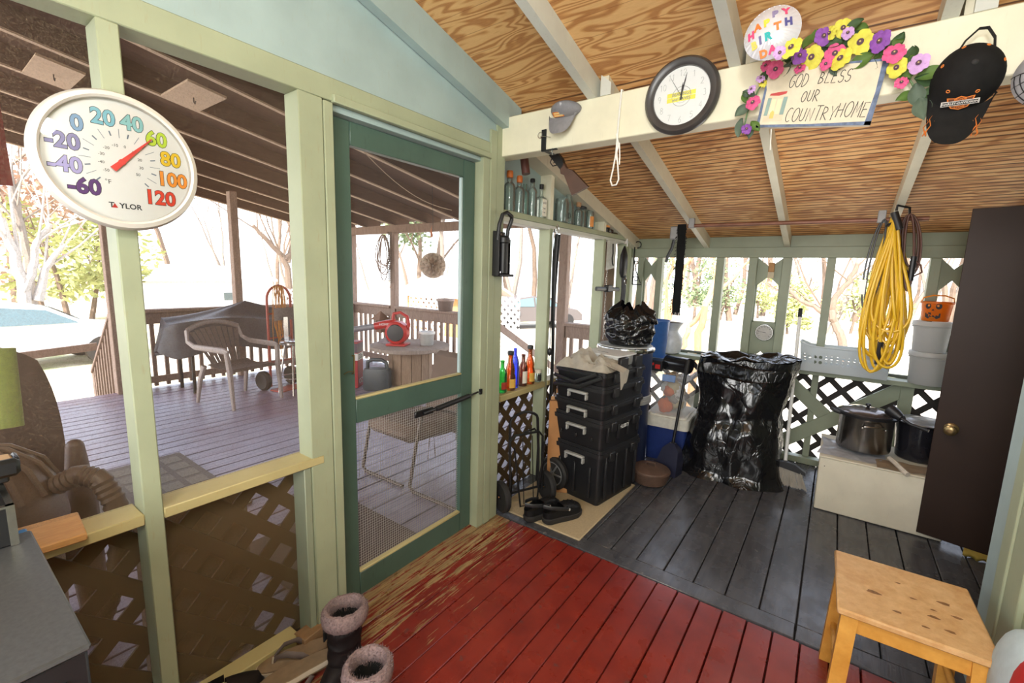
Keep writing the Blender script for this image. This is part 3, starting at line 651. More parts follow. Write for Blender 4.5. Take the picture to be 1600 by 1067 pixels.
def leaves(mb, r, c, R, n, s, sq=1.0):
    for _ in range(n):
        d = V((r.gauss(0, 1), r.gauss(0, 1), r.gauss(0, 1))).normalized() * (r.random() ** .45)
        p = V(c) + V((d.x * R, d.y * R, d.z * R * sq)); a = V((r.gauss(0, 1), r.gauss(0, 1), r.gauss(0, .7))).normalized() * s * r.uniform(.6, 1.3)
        b = a.orthogonal().normalized() * s * .45
        mb.add([p - a, p + b, p + a, p - b], [(0, 1, 2, 3)])
def bushy(seed, h, R, mb_, ml, lb, cat, loc, n=900, s=.14, base=.0, name='leafy_shrub'):
    r = random.Random(seed); t = thing(name, lb, cat, loc)
    mb = MB(); grow(mb, r, V((0, 0, -.05)), V((0, 0, 1)), h * .8, max(.03, h * .02), 2, .5); mb.build('stem', mb_, t)
    mb = MB()
    for k in range(7): leaves(mb, r, (r.gauss(0, R * .4), r.gauss(0, R * .4), base + (h - base) * r.uniform(.25, .85)), R * r.uniform(.35, .6), n // 7, s, .8)
    mb.build('foliage', ml, t); return t
protos = [bare(11, 9, .16, BK[0], 3), bare(12, 11, .20, BK[1], 3, .55), bare(13, 8, .12, BK[0], 3, .6, (.1, .1, 1)), bare(14, 12, .17, BK[1], 2, .5)]
used = [0, 0, 0, 0]; r = random.Random(5)
def wood(x, y, k, lb, grp, sc=1.0):
    o = protos[k]
    if used[k]:
        o = o.copy(); COL.objects.link(o)
    used[k] = 1; o.location = (x, y, GZ); o.rotation_euler = (0, 0, r.uniform(0, 6.28)); o.scale = (sc,) * 3
    tag(o, lb, 'tree', grp)
for i in range(58):                                   # the wood behind the back windows
    y = r.uniform(26, 52); x = r.uniform(-14, 22) * y / 34 + 1
    wood(x, y, r.randrange(4), 'bare trunk among the woods seen through the back windows', 'bare trees behind the back windows', r.uniform(.8, 1.3))
for i in range(26):                                   # the wood beyond the deck
    x = -r.uniform(38, 60); y = r.uniform(-2, 44)
    wood(x, y, r.randrange(4), 'bare trunk among the woods seen past the deck railing', 'bare trees beyond the deck', r.uniform(.8, 1.3))
for i in range(12):
    d = r.uniform(14, 30); a = radians(r.uniform(18, 52)); wood(-d * sin(a), 4.6 + d * cos(a), r.randrange(4), 'bare tree seen between the deck posts and the bottle wall', 'bare trees beside the bottle wall', r.uniform(.7, 1.1))
m_sunbark = BK[2]  # bark whitened to carry the sunlight on the trunk
def limb(name, pts, rad, m, lb, cat='tree', twig=3, seed=1):
    """a tree traced by its main limbs, with twigs of its own"""
    rr = random.Random(seed); base = V(pts[0][0]); t = MB(T(*(-base)))
    for L in pts:
        n = len(L); rads = [rad * (1 - .55 * i / (n - 1)) for i in range(n)]
        if L is not pts[0]: rads = [q * .7 for q in rads]
        fine = []; fr_ = []
        for i in range(n - 1):
            for k in range(4):
                f = k / 4; fine.append(V(L[i]).lerp(V(L[i + 1]), f) + V((rr.gauss(0, .02), rr.gauss(0, .02), 0)) * (1 if i + k else 0)); fr_.append(rads[i] * (1 - f) + rads[i + 1] * f)
        fine.append(V(L[-1])); fr_.append(rads[-1]); t.tube(fine, fr_, 8)
        for k in range(twig):
            i = rr.randint(len(fine) // 3, len(fine) - 2); dd = (fine[i + 1] - fine[i]).normalized() + V((rr.gauss(0, .5), rr.gauss(0, .5), rr.gauss(.2, .4)))
            grow(t, rr, fine[i], dd, rr.uniform(.5, 1.1) * rad * 28, fr_[i] * .35, 1, .5)
    o = t.build(name, m); o.location = base; return tag(o, lb, cat)
y = 7.2
limb('bare_tree', [[V((P(1085, 560, 1, y).x, y, GZ)), P(1090, 520, 1, y), P(1105, 480, 1, y), P(1114, 445, 1, y + .3), P(1128, 405, 1, y + .6), P(1138, 360, 1, y + .7)],
                  [P(1062, 548, 1, y - .1), P(1078, 510, 1, y), P(1104, 478, 1, y), P(1150, 430, 1, y + .4), P(1178, 400, 1, y + .6)],
                  [V((P(1043, 580, 1, y).x, y, GZ)), P(1042, 500, 1, y), P(1040, 440, 1, y), P(1052, 400, 1, y)], [P(1045, 500, 1, y), P(1062, 440, 1, y), P(1078, 395, 1, y)]], .062, m_crape, 'tan smooth-barked crape myrtle outside the back left window', twig=3, seed=3)
y = 17
limb('bare_tree', [[V((P(1322, 545, 1, y).x, y, GZ)), P(1312, 520, 1, y), P(1300, 497, 1, y), P(1302, 470, 1, y), P(1325, 440, 1, y), P(1340, 412, 1, y)],
                  [P(1300, 500, 1, y), P(1272, 478, 1, y), P(1250, 470, 1, y), P(1222, 440, 1, y)]], .13, BK[1], 'dark leaning tree outside the back window behind the laundry basket', twig=5, seed=4)
x = -15
limb('bare_tree', [[V((x, P(40, 470, 0, x).y, GZ)), P(36, 450, 0, x), P(22, 395, 0, x), P(2, 340, 0, x)], [P(37, 455, 0, x), P(50, 420, 0, x), P(58, 380, 0, x), P(80, 350, 0, x)], [P(60, 470, 0, x), P(72, 420, 0, x), P(98, 385, 0, x)]], .16, m_sunbark, 'forked tree, its bark painted sunlit white, behind the silver car', twig=4, seed=6)
x = -19
limb('bare_tree', [[V((x, P(48, 470, 0, x).y, GZ)), P(46, 430, 0, x), P(36, 370, 0, x), P(18, 300, 0, x), P(10, 240, 0, x)], [P(40, 400, 0, x), P(25, 330, 0, x), P(15, 290, 0, x)]], .14, BK[0], 'grey slanting tree seen below the small flag', twig=5, seed=8)
x = -24
limb('bare_tree', [[V((x, P(452, 460, 0, x).y, GZ)), P(450, 420, 0, x), P(440, 398, 0, x), P(410, 368, 0, x), P(395, 352, 0, x)], [P(450, 410, 0, x), P(455, 380, 0, x), P(458, 350, 0, x)], [P(445, 405, 0, x), P(462, 385, 0, x), P(470, 360, 0, x)]], .2, BK[1], 'bare spreading tree behind the red hand truck', twig=6, seed=9)
def at_ground(u, v, z=GZ): return P(u, v, 2, z)
for i, (u, x, h, R, k, lb) in enumerate(((100, -21, 5.2, 2.0, 1, 'yellow-green shrub behind the silver car'), (135, -23, 5.0, 1.6, 1, 'yellow-green shrub beside the thermometer stud'), (20, -25, 8, 3, 2, 'rust-leaved tree at the far left edge'), (60, -28, 7, 2.6, 2, 'rust-leaved tree behind the forked sunlit tree'))):
    q = P(u, 430, 0, x); bushy(20 + i, h, R, BK[1], m_leaf[k], lb, 'shrub', (x, q.y, GZ), 900, .17)
for i, (u, y, h, R, k, lb) in enumerate(((690, 19, 9.5, 3.6, 0, 'tall green pine seen behind the hanging ornament'), (655, 24, 11, 3.8, 0, 'tall green pine beyond the deck corner'), (1090, 27, 4.5, 2.2, 0, 'green shrub behind the crape myrtle'),
        (1130, 29, 3.2, 2.0, 0, 'low green shrub left of the dial window'), (1240, 24, 2.6, 1.1, 1, 'yellow-green shrub behind the broom handle'), (1262, 30, 3.4, 1.2, 1, 'yellow-green sapling behind the laundry basket'), (1340, 27, 3.0, 1.8, 1, 'low yellow-green shrub behind the yellow cord'), (1190, 33, 3.4, 1.9, 1, 'pale green shrub behind the cut-out panel'))):
    q = P(u, 440, 1, y); bushy(40 + i, h, R, BK[1], m_leaf[k], lb, 'tree' if h > 8 else 'shrub', (q.x, y, GZ), 1100 if h > 8 else 800, .24 if h > 8 else .13, .0 if h < 8 else 3.0, 'evergreen_tree' if h > 8 else 'leafy_shrub')
def car(lb, loc, rz, c, name='car'):
    t = thing(name, lb, 'car', loc, rz); m = plain('car_paint_%d' % int(c[0] * 99), c, .3, .0, .03)
    prof = [(-2.2, .35), (-2.2, .85), (-2.0, .95), (-1.45, .98), (-1.0, 1.36), (-.2, 1.45), (.6, 1.36), (1.2, .98), (2.0, .86), (2.25, .65), (2.25, .35)]
    mb = MB(); rings = []
    for yy, s in ((-.86, .93), (-.8, 1), (.8, 1), (.86, .93)): rings.append([(px, yy if z < 1.0 else yy * .84, .35 + (z - .35) * s) for px, z in prof])
    mb.loft(rings); mb.build('body', m, t, ang=25)
    gl = plain('car_glass', (.10, .16, .18), .1)
    for sgn in (-1, 1):
        for q in (([-1.28, 1.0], [-.93, 1.30], [-.28, 1.385], [-.28, 1.0]), ([-.2, 1.0], [-.2, 1.385], [.55, 1.30], [1.05, 1.0])):
            mb = MB(); mb.add([(px, sgn * (.868 - .14 * max(0, (z - 1.0) / .4)), z) for px, z in q], [(0, 1, 2, 3)]); mb.build('side_window', gl, t)
    mb = MB(); mb.add([(1.22, -.68, .99), (1.22, .68, .99), (.64, .64, 1.355), (.64, -.64, 1.355)], [(0, 1, 2, 3)], T(.015, 0, .012)); mb.build('windscreen', gl, t)
    for sx in (-1.4, 1.45):
        for sy in (-.8, .8): mb = MB(); mb.cyl((sx, sy - .1, .33), (sx, sy + .1, .33), .33, n=20); mb.build('wheel', m_rubber, t)
    return t
car('silver car parked in the sunlit yard beyond the deck steps', (-13.0, 1.3, GZ), radians(95), (.72, .75, .76))
q = P(815, 505, 1, 15)
t = car('dark car with red tail lights seen above the beer bottles', (q.x - .9, 17.0, GZ), radians(62), (.10, .085, .08))
for sy in (-.6, .6): mb = MB(); mb.box(-2.235, -2.18, sy - .18, sy + .18, .66, .84, bev=.01); mb.build('tail_light', m_red, t)
# outbuildings
m_wside = plain('white_siding', (.80, .79, .76), .6, var=.03)
def shed(lb, cat, x0, x1, y0, y1, h, rise, m, mr, name, ridge='y', over=.35):
    t = thing(name, lb, cat, ((x0 + x1) / 2, (y0 + y1) / 2, GZ)); a, b = (x1 - x0) / 2, (y1 - y0) / 2
    mb = MB(); mb.box(-a, a, -b, b, 0, h); mb.build('wall', m, t)
    mb = MB(); c = b if ridge == 'x' else a; L = (a if ridge == 'x' else b) + over
    mb.prism([(-c - over, h - .1), (0, h + rise), (c + over, h - .1), (c + over, h), (0, h + rise + .12), (-c - over, h)], 2 * L,
             (MX(((0, 0, 1, -L), (1, 0, 0, 0), (0, 1, 0, 0), (0, 0, 0, 1))) if ridge == 'x' else MX(((1, 0, 0, 0), (0, 0, -1, L), (0, 1, 0, 0), (0, 0, 0, 1)))))
    mb.build('roof', mr, t); return t, a, b
m_roofg = plain('pale_metal_roof', (.62, .60, .58), .5)
t, a, b = shed('long white outbuilding beyond the deck railing', 'building', -27, -22, 6.0, 11.3, 1.75, .5, m_wside, m_roofg, 'outbuilding')
mb = MB(); mb.box(a, a + .05, .6, 1.1, .75, 1.1); mb.build('window', plain('dark_window', (.12, .16, .16), .2), t)
m_or = rough_wood('orange_shed_boards', (.34, .15, .05), (.55, .30, .12), (1, 1, .4), .8)
t, a, b = shed('small wooden shed with a pale tarp roof beyond the deck railing', 'shed', -12.2, -9.4, 12.0, 14.5, 1.55, .55, m_or, m_roofg, 'wooden_shed', 'x')
mb = MB(); mb.box(-.5, .45, -b - .03, -b, .0, 1.35); mb.build('door', plain('dark_shed_door', (.12, .07, .04), .8), t)
for i, (x, y0, y1, lb) in enumerate(((-17, 9.2, 12.4, 'white lattice fence panel behind the red hand truck'),)):
    mb = MB(); lattice(mb, y0, y1, GZ, GZ + 1.5, fr(FL, (x, 0, 0)), .2, .08, .02); one(mb, 'lattice_fence', plain('grey_lattice', (.42, .40, .40), .8), lb, 'fence')
for x0, x1, y, lb in ((-9.2, -7.7, 9.5, 'white lattice fence panel seen past the deck corner'), (-7.1, -5.2, 9.8, 'white lattice fence panel seen beside the tall deck post')):
    mb = MB(); lattice(mb, x0, x1, GZ + .5, GZ + 1.75, fr(FB, (0, y, 0)), .16, .075, .02); one(mb, 'lattice_fence', plain('white_lattice', (.7, .7, .7), .8), lb, 'fence')

# ------------------------------------------------------------------ things on the deck
m_gchair = plain('taupe_resin', (.27, .225, .205), .42)
t = thing('resin_armchair', 'taupe resin garden armchair with a slatted fan back on the deck', 'chair', (-3.74, 2.22, DZ), radians(12))
mb = MB(); mb.grid(lambda u, v: (-.24 + .48 * u, (-.25 + .5 * v) * (.9 + .1 * u), .41 + .015 * sin(pi * v) * 0 + .02 * (u - .5) ** 2 * 4 - (.035 if u > .96 else 0)), 14, 10); mb.build('seat', m_gchair, t, thick=.012)
for k in range(9):
    a = (k - 4) / 4; mb = MB()
    mb.grid(lambda u, v: (-.24 - .17 * v - .04 * (1 - a * a) * v, a * (.15 + .10 * v) + (u - .5) * .042 * (.8 + .5 * v), .42 + (.40 - .04 * a * a) * v), 2, 6); mb.build('slat', m_gchair, t, thick=.01)
mb = MB(); arcp = [(-.43 - .03 * (1 - a * a), a * .29, .80 + .075 * (1 - a * a)) for a in [i / 8 - 1 for i in range(17)]]
mb.tube(arcp, .028, 8, flat=.6); mb.build('crest_rail', m_gchair, t)
for s in (-1, 1):
    mb = MB(); mb.tube([(-.44, s * .29, .80), (-.40, s * .31, .68), (-.28, s * .315, .635), (.18, s * .30, .63), (.24, s * .295, .61)], [.028, .028, .03, .034, .03], 8, flat=.5); mb.build('armrest', m_gchair, t)
    mb = MB(); mb.tube([(.22, s * .30, .62), (.235, s * .285, .4), (.27, s * .29, 0)], [.03, .035, .022], 8, flat=.7); mb.build('leg', m_gchair, t)
    mb = MB(); mb.tube([(-.24, s * .25, .42), (-.30, s * .27, .25), (-.35, s * .28, 0)], [.035, .03, .022], 8, flat=.7); mb.build('leg', m_gchair, t)
m_tarp = plain('grey_tarp', (.16, .155, .17), .38, var=.15, sc=6)
t = thing('covered_table', 'patio table under a draped grey tarp with a raised peak', 'table', (-4.66, 2.70, DZ))
mb = MB()
def tarp(u, v):
    a = 2 * pi * u; ca, sa = cos(a), sin(a); k = 1 / max(abs(ca) ** 4 + abs(sa) ** 4, 1e-6) ** .25; ex, ey = .30 * ca * k, .90 * sa * k
    if v <= .55:
        f = v / .55; z = .86 + .21 * (1 - f) ** 1.5 - .03 * sin(4 * a) * f; return (ex * f, ey * f, z)
    g = (v - .55) / .45; w = 1 + .05 * g * (1 + sin(a * 14 + 3 * sin(a * 3))); return (ex * w, ey * w, .84 - (.36 + .05 * sin(a * 5)) * g)
mb.grid(tarp, 96, 24, wrap=True); mb.build('tarp', m_tarp, t, thick=.004)
for sx in (-.2, .2):
    for sy in (-.7, .7): mb = MB(); mb.cyl((sx, sy, 0), (sx, sy, .82), .02, n=8); mb.build('leg', m_blackm, t)
m_rust = plain('faded_red_steel', (.40, .07, .05), .5)
t = thing('hand_truck', 'faded red steel hand truck draped with orange cords on the deck', 'hand truck', (-3.98, 2.80, DZ), radians(12))
mb = MB(); mb.tube([(0, -.165, .05), (0, -.165, 1.12)] + [(0, -.165 * cos(pi * i / 12), 1.12 + .17 * sin(pi * i / 12)) for i in range(1, 12)] + [(0, .165, 1.12), (0, .165, .05)], .015, 8); mb.build('frame', m_rust, t)
mb = MB()
for z in (.35, .65, .95): mb.tube([(0, -.165, z), (0, .165, z)], .010, 6)
mb.build('crossbar', m_rust, t)
mb = MB(); mb.box(0, .2, -.18, .18, 0, .012); mb.build('toe_plate', m_rust, t)
for s in (-1, 1): mb = MB(); M = T(-.08, s * .2, .12) @ MX.Rotation(pi / 2, 4, 'X'); mb.lathe([(.05, -.03), (.10, -.04), (.12, -.02), (.12, .02), (.10, .04), (.05, .03)], 20, M); mb.build('wheel', m_rubber, t)
rr = random.Random(3); mb = MB()
for k in range(9):
    b = rr.uniform(.35, .62); w = rr.uniform(.02, .06); o = rr.uniform(-.08, .05); mb.tube([(.02 + .02 * k / 9, o + w * sin(2 * pi * i / 24) * (1 - .6 * (cos(2 * pi * i / 24) + 1) / 2), 1.29 - (b / 2 * 1.6) * (1 - cos(2 * pi * i / 24))) for i in range(24)], .005, 5, closed=True, M=T(-3.97, 2.80, DZ))
one(mb, 'orange_cord', plain('orange_cord', (.60, .26, .05), .5), 'orange cord coils hung on the red hand truck', 'cord')
t = thing('metal_stool', 'grey metal stool with a low backrest on the deck', 'stool', (-3.66, 2.80, DZ), radians(8))
mb = MB(); mb.lathe([(.01, .60), (.15, .60), (.165, .607), (.165, .63), (.15, .64), (.01, .64)], 28); mb.build('seat', m_steel, t)
for k in range(4):
    a = pi / 4 + k * pi / 2; mb = MB(); mb.tube([(.10 * cos(a), .10 * sin(a), .60), (.19 * cos(a), .19 * sin(a), 0)], .011, 8); mb.build('leg', m_steel, t)
mb = MB(); mb.tube([(.165 * cos(2 * pi * i / 28), .165 * sin(2 * pi * i / 28), .20) for i in range(28)], .007, 6, closed=True); mb.build('foot_ring', m_steel, t)
mb = MB(); mb.box(-.15, -.138, -.03, .03, .60, .92, bev=.002); mb.build('backrest_post', m_steel, t)
mb = MB(); mb.grid(lambda u, v: (-.165 + .05 * (2 * u - 1) ** 2, (u - .5) * .33, .88 + .15 * v), 12, 4); mb.build('backrest', m_gchair, t, thick=.012)
t = thing('spool_table', 'wooden cable-spool table by the deck railing', 'table', (-2.92, 3.98, DZ))
m_spool = rough_wood('grey_spool_wood', (.26, .20, .16), (.45, .37, .31), (1, 3, 1), .8)
mb = MB(); mb.lathe([(.01, .50), (.515, .50), (.52, .505), (.52, .545), (.51, .55), (.01, .55)], 48); mb.build('tabletop', m_spool, t)
mb = MB()
for k in range(14):
    a = 2 * pi * k / 14; mb.box(-.060, .060, -.014, .014, 0, .50, RZ(a + pi / 2) @ T(0, -.27, 0))
mb.build('drum', rough_wood('brown_spool_wood', (.25, .16, .10), (.42, .29, .19), (3, 3, .5), .8), t)
mb = MB(); mb.lathe([(.01, 0), (.42, 0), (.42, .04), (.01, .04)], 40); mb.build('foot_disc', m_spool, t)
SP = V((-2.92, 3.98, .501))
t = thing('leaf_blower', 'red leaf blower with a grey nozzle on the spool table', 'leaf blower', SP + V((-.06, -.16, 0)), radians(30))
mb = MB(); M = T(0, 0, .17) @ MX.Rotation(pi / 2, 4, 'X'); mb.lathe([(.02, -.10), (.10, -.10), (.145, -.07), (.155, 0), (.145, .07), (.09, .10), (.02, .10)], 28, M); mb.build('fan_housing', m_red, t)
mb = MB(); M = T(0, -.078, .17) @ MX.Rotation(pi / 2, 4, 'X'); mb.lathe([(.02, 0), (.115, 0), (.105, .025), (.02, .03)], 24, M); mb.build('intake_cover', m_black, t)
mb = MB(); mb.tube([(-.02, 0, .29), (-.14, 0, .27), (-.30, 0, .235)], [.05, .055, .05], 14); mb.build('outlet', m_red, t)
mb = MB(); mb.tube([(-.28, 0, .24), (-.55, 0, .19), (-.85, 0, .13)], [.042, .038, .036], 14); mb.build('nozzle', plain('grey_plastic', (.24, .24, .26), .4), t)
mb = MB(); mb.tube([(-.06, 0, .33), (-.05, 0, .41), (.04, 0, .43), (.13, 0, .38), (.15, 0, .28), (.13, 0, .20)], [.025, .022, .02, .022, .025, .03], 10); mb.build('handle', m_red, t)
mb = MB(); mb.box(-.12, .14, -.12, .10, 0, .03, bev=.008); mb.build('foot', m_red, t)
text('HOMEL', .045, m_white, t, T(-.15, -.058, .27) @ MX.Rotation(pi / 2, 4, 'X'), 'lettering')
def bucket(lb, loc, r0, r1, h, m, lid=True, name='plastic_bucket', grp=None, cat='bucket', band=True):
    t = thing(name, lb, cat, loc, 0, grp); mb = MB()
    pr = [(r0 * .96, 0), (r0, .006), (r0 + (r1 - r0) * .85, h * .84)]
    if band: pr += [(r1 + .006, h * .85), (r1 + .006, h * .88)]
    pr += [(r1, h * .9), (r1, h)]
    mb.lathe(pr, 36, cap1=False); mb.build('body', m, t, thick=-.003)
    if lid:
        mb = MB(); mb.lathe([(r1 * .4, h + .002), (r1 * .9, h + .002), (r1 * .92, h + .012), (r1 + .005, h + .012), (r1 + .009, h + .004), (r1 + .009, h - .018), (r1 + .002, h - .02)], 36, cap1=False); mb.build('lid', m, t)
    return t
bucket('white tub on the spool table beside the red leaf blower', SP + V((.19, .12, 0)), .085, .10, .17, m_white)
bucket('tan tub standing on the deck railing', P(700, 492, 1, 4.6) * 0 + V((-2.88, 4.6, .92)), .10, .12, .16, plain('tan_plastic', (.40, .30, .26), .5))
def cloth(lb, loc, rx, ry, h, m, seed, name='cloth_rag', drape=0):
    rr = random.Random(seed); o = V((seed * 3.1, seed * 1.7, 0)); mb = MB()
    def f(u, v):
        x, y = (u - .5) * 2, (v - .5) * 2; e = max(0, 1 - max(abs(x), abs(y)) ** 3)
        n = noise.noise(V((x * 1.6, y * 1.6, seed))) * .55 + noise.noise(V((x * 3.6 + y, y * 2.8, seed + 2))) * .35 + (.25 - abs(noise.noise(V((x * 2.4 + y, y * 2.4 - x, seed + 5))))) * .7
        return (x * rx * (1 + .12 * noise.noise(V((x, y, 9 + seed)))), y * ry * (1 + .12 * noise.noise(V((y, x, 4 + seed)))), max(.004, h * e * (.5 + .75 * n)) )
    mb.grid(f, 34, 34); o = mb.build(name, m, thick=.003); o.location = loc; return tag(o, lb, 'cloth')
cloth('pale crumpled rag beside the red leaf blower', SP + V((-.27, -.12, .001)), .13, .11, .12, plain('pale_rag', (.55, .52, .56), .9), 4)
t = thing('red_box', 'tall red and white carton standing on the deck by the door', 'box', (-3.42, 3.42, DZ), radians(35)); mb = MB(); mb.box(-.12, .12, -.10, .10, 0, .60, bev=.004); mb.build('carton', plain('red_carton', (.42, .03, .035), .5), t)
mb = MB(); mb.box(-.1215, .1215, -.1015, .1015, .36, .45); mb.build('white_band', m_white, t)
mb = MB(); mb.box(-.1215, .1215, -.1015, .1015, .46, .58); mb.build('dark_band', plain('dark_print', (.10, .06, .08), .5), t)
for sx, a in ((.1225, 0),): text('20z', .09, m_blackm, t, T(sx, 0, .405) @ FL.to_4x4(), 'lettering'); text('OZ', .09, m_white, t, T(sx, 0, .08) @ FL.to_4x4(), 'lettering')
t = thing('fuel_can', 'dark grey plastic can beside the spool table', 'can', (-3.02, 3.52, DZ), radians(30)); m_can = plain('dark_grey_plastic', (.055, .065, .07), .45)
mb = MB(); mb.loft([[(x * k, y * k, z) for x, y in [(.17 * cos(a) / (abs(cos(a)) ** 5 + abs(sin(a)) ** 5) ** .2, .09 * sin(a) / (abs(cos(a)) ** 5 + abs(sin(a)) ** 5) ** .2) for a in [2 * pi * i / 28 for i in range(28)]]] for z, k in ((0, .92), (.02, 1), (.24, 1), (.28, .9))]); mb.build('body', m_can, t)
mb = MB(); mb.tube([(-.13, 0, .26), (-.12, 0, .36), (-.06, 0, .39), (.06, 0, .39), (.12, 0, .36), (.13, 0, .26)], .025, 8); mb.build('handle', m_can, t)
# cantilever chair just outside the door
m_tubeb = plain('brown_steel_tube', (.12, .085, .065), .4, .3); m_cush = plain('brown_cushion', (.17, .115, .085), .9, sc=8)
t = thing('cantilever_chair', 'brown cushioned cantilever patio chair seen through the wire mesh of the door', 'chair', (-.62, 2.30, DZ), radians(0))
for s, nm in ((0, 'frame'), (.52, 'frame')):
    mb = MB(); mb.tube([(.42 - s, -.33, .012), (.02 - s, -.34, .012), (-.02 - s, -.335, .04), (-.01 - s, -.29, .30), (0 - s, -.24, .53), (.0 - s, -.20, .56), (.0 - s, -.1, .545), (.0 - s, .10, .46), (.0 - s, .14, .42), (.0 - s, .12, .25)], .0125, 10); mb.build(nm, m_tubeb, t)
mb = MB(); mb.tube([(.42, -.33, .012), (.42 - .55, .35, .012), (-.5, .36, .012), (-.10, -.33, .012)][:2], .0125, 8); mb.build('floor_bar', m_tubeb, t)
mb = MB(); mb.box(-.52, -.02, -.36, .20, .30, .42, MX.Rotation(-.08, 4, 'X'), .045); mb.build('seat_cushion', m_cush, t)
mb = MB(); mb.box(-.52, -.02, .12, .24, .28, .92, T(0, .02, 0) @ MX.Rotation(-.25, 4, 'X'), .045); mb.build('back_cushion', m_cush, t)
mb = MB()
for s in (-.01, .01): mb.tube([(-.1, -.05 + s * 2, .30), (-.1 + s, -.05 + s * 3, .12)], .003, 5)
mb.build('tie', m_cush, t)
m_mat = plain('grey_door_mat', (.16, .14, .125), .95, sc=60)
def mat(lb, x0, x1, y0, y1, z, m, name='door_mat'):
    mb = MB(); mb.box(x0, x1, y0, y1, z, z + .012, bev=.004); return one(mb, name, m, lb, 'mat')
mat('brown ribbed mat on the deck outside the screen door', -.85, -.13, .95, 1.64, DZ + .003, plain('brown_mat', (.13, .095, .08), .95, sc=70))
o = mat('grey patterned mat on the deck under the large window', -2.55, -1.30, .60, 1.23, DZ + .003, m_mat)
mb = MB(T(*(-o.location)))
for i in range(7):
    for j in range(4): mb.box(-2.48 + i * .168, -2.48 + i * .168 + .13, .64 + j * .145, .64 + j * .145 + .11, DZ + .0152, DZ + .0165)
mb.build('block_pattern', plain('mat_pattern', (.22, .20, .17), .95, sc=60), o)
# shop vacuum and neighbours just outside the left window
t = thing('shop_vacuum', 'brown dusty shop vacuum with a ribbed lid outside the left window', 'vacuum cleaner', (-.50, .05, DZ)); m_vac = plain('dusty_brown_plastic', (.13, .085, .06), .5); m_drum = plain('tan_drum', (.38, .27, .17), .55)
mb = MB(); mb.lathe([(.18, .06), (.20, .08), (.215, .58), (.225, .62), (.225, .66)], 40); mb.build('drum', m_drum, t)
mb = MB(); mb.lathe([(.235, .63), (.24, .66), (.235, .72), (.215, .80), (.17, .88), (.09, .925), (.01, .935)], 40); mb.build('lid', m_vac, t)
mb = MB()
for k in range(9):
    a = radians(-60 + k * 18); mb.tube([(q * cos(a), q * sin(a), z) for q, z in ((.225, .775), (.19, .86), (.12, .92), (.06, .938))], .009, 6)
mb.build('lid_rib', m_vac, t)
mb = MB(); hp = [(.10, .20, .78), (.16, .25, .82), (.20, .29, .80), (.23, .315, .72), (.24, .32, .60), (.23, .30, .45), (.18, .26, .3), (.10, .24, .2)]
fine = [V(hp[i]).lerp(V(hp[i + 1]), k / 8) for i in range(len(hp) - 1) for k in range(8)]; mb.tube(fine, [.034 if i % 2 else .029 for i in range(len(fine))], 12); mb.build('hose', m_vac, t)
for k in range(3): a = k * 2.1; mb = MB(); mb.sph((.15 * cos(a), .15 * sin(a), .035), .035, 10, 8); mb.build('caster', m_rubber, t)
t = thing('resin_lounger', 'dark brown resin deck chair seen behind the shop vacuum', 'chair', (-.95, .12, DZ), radians(80)); m_dbr = plain('dark_brown_resin', (.10, .06, .045), .5)
mb = MB(); mb.box(-.25, .25, -.28, .28, .38, .42, bev=.015); mb.build('seat', m_dbr, t)
mb = MB(); mb.grid(lambda u, v: ((u - .5) * (.46 - .12 * v ** 4), .28 + .12 * v, .42 + .72 * v - .08 * (2 * u - 1) ** 2 * v), 10, 10); mb.build('backrest', m_dbr, t, thick=.03)
for s in (-1, 1):
    mb = MB(); mb.tube([(s * .27, -.24, 0), (s * .27, -.22, .30), (s * .27, -.20, .58), (s * .27, -.18, .80)], [.03, .05, .05, .028], 10); mb.sph((s * .27, -.18, .80), .028, 10, 8); mb.build('arm_post', m_dbr, t)
    mb = MB(); mb.tube([(s * .24, .26, 0), (s * .24, .26, .4)], .03, 8); mb.build('leg', m_dbr, t)
mb = MB(); a, b = P(12, 668, 0, -.75), P(-2, 545, 0, -.80); mb.tube([a, b], .042, 16); one(mb, 'foam_noodle', plain('green_foam', (.22, .27, .065), .85, sc=60), 'green foam noodle upright outside the left window', 'pool noodle')
# flag corner under the deck roof
t = thing('hanging_flag', 'red and white striped flag hanging at the upper left edge', 'flag', (-1.0, .1, 1.74))
for k in range(5):
    mb = MB(); mb.grid(lambda u, v: (.01 * sin(u * 9 + v * 3), .215 - .06 * (k + 1) + .06 * u - .01 * v, .62 * v), 4, 12); mb.build('stripe', plain('flag_red', (.30, .05, .05), .8) if k % 2 == 0 else plain('flag_white', (.55, .48, .44), .8), t, thick=.002)
# things hung at the far end of the deck
c = V((-1.95, 3.45, 1.53)); t = thing('starburst_ornament', 'tan starburst ball ornament hanging from the deck roof', 'ornament', c); r = random.Random(2)
m_orn = translucent('tan_paper', (.80, .70, .60), .6)
N = 70
for k in range(N):
    z = 1 - 2 * (k + .5) / N; a = k * 2.39996; s_ = math.sqrt(1 - z * z); d = V((s_ * cos(a), s_ * sin(a), z))
    mb = MB(); q = d.to_track_quat('Z', 'X').to_matrix().to_4x4(); mb.lathe([(.003, .02), (.028, .135)], 8, q, cap0=False, cap1=False); mb.build('paper_cone', m_orn, t)
mb = MB(); mb.tube([(0, 0, .1), (.0, 0, .30), (-.01, 0, zr(3.45) - c.z)], .0025, 5); mb.build('cord', m_blackm, t)
mb = MB(); mb.prism([(0, 0), (.03, .02), (.012, .09), (.02, .13), (-.01, .06)], .004, fr(FB, (-.03, 0, .29))); mb.build('tassel', plain('rust_ribbon', (.45, .15, .06), .7), t)
mb = MB(); r = random.Random(9); b0 = V((-4.12, 4.50, 2.0))
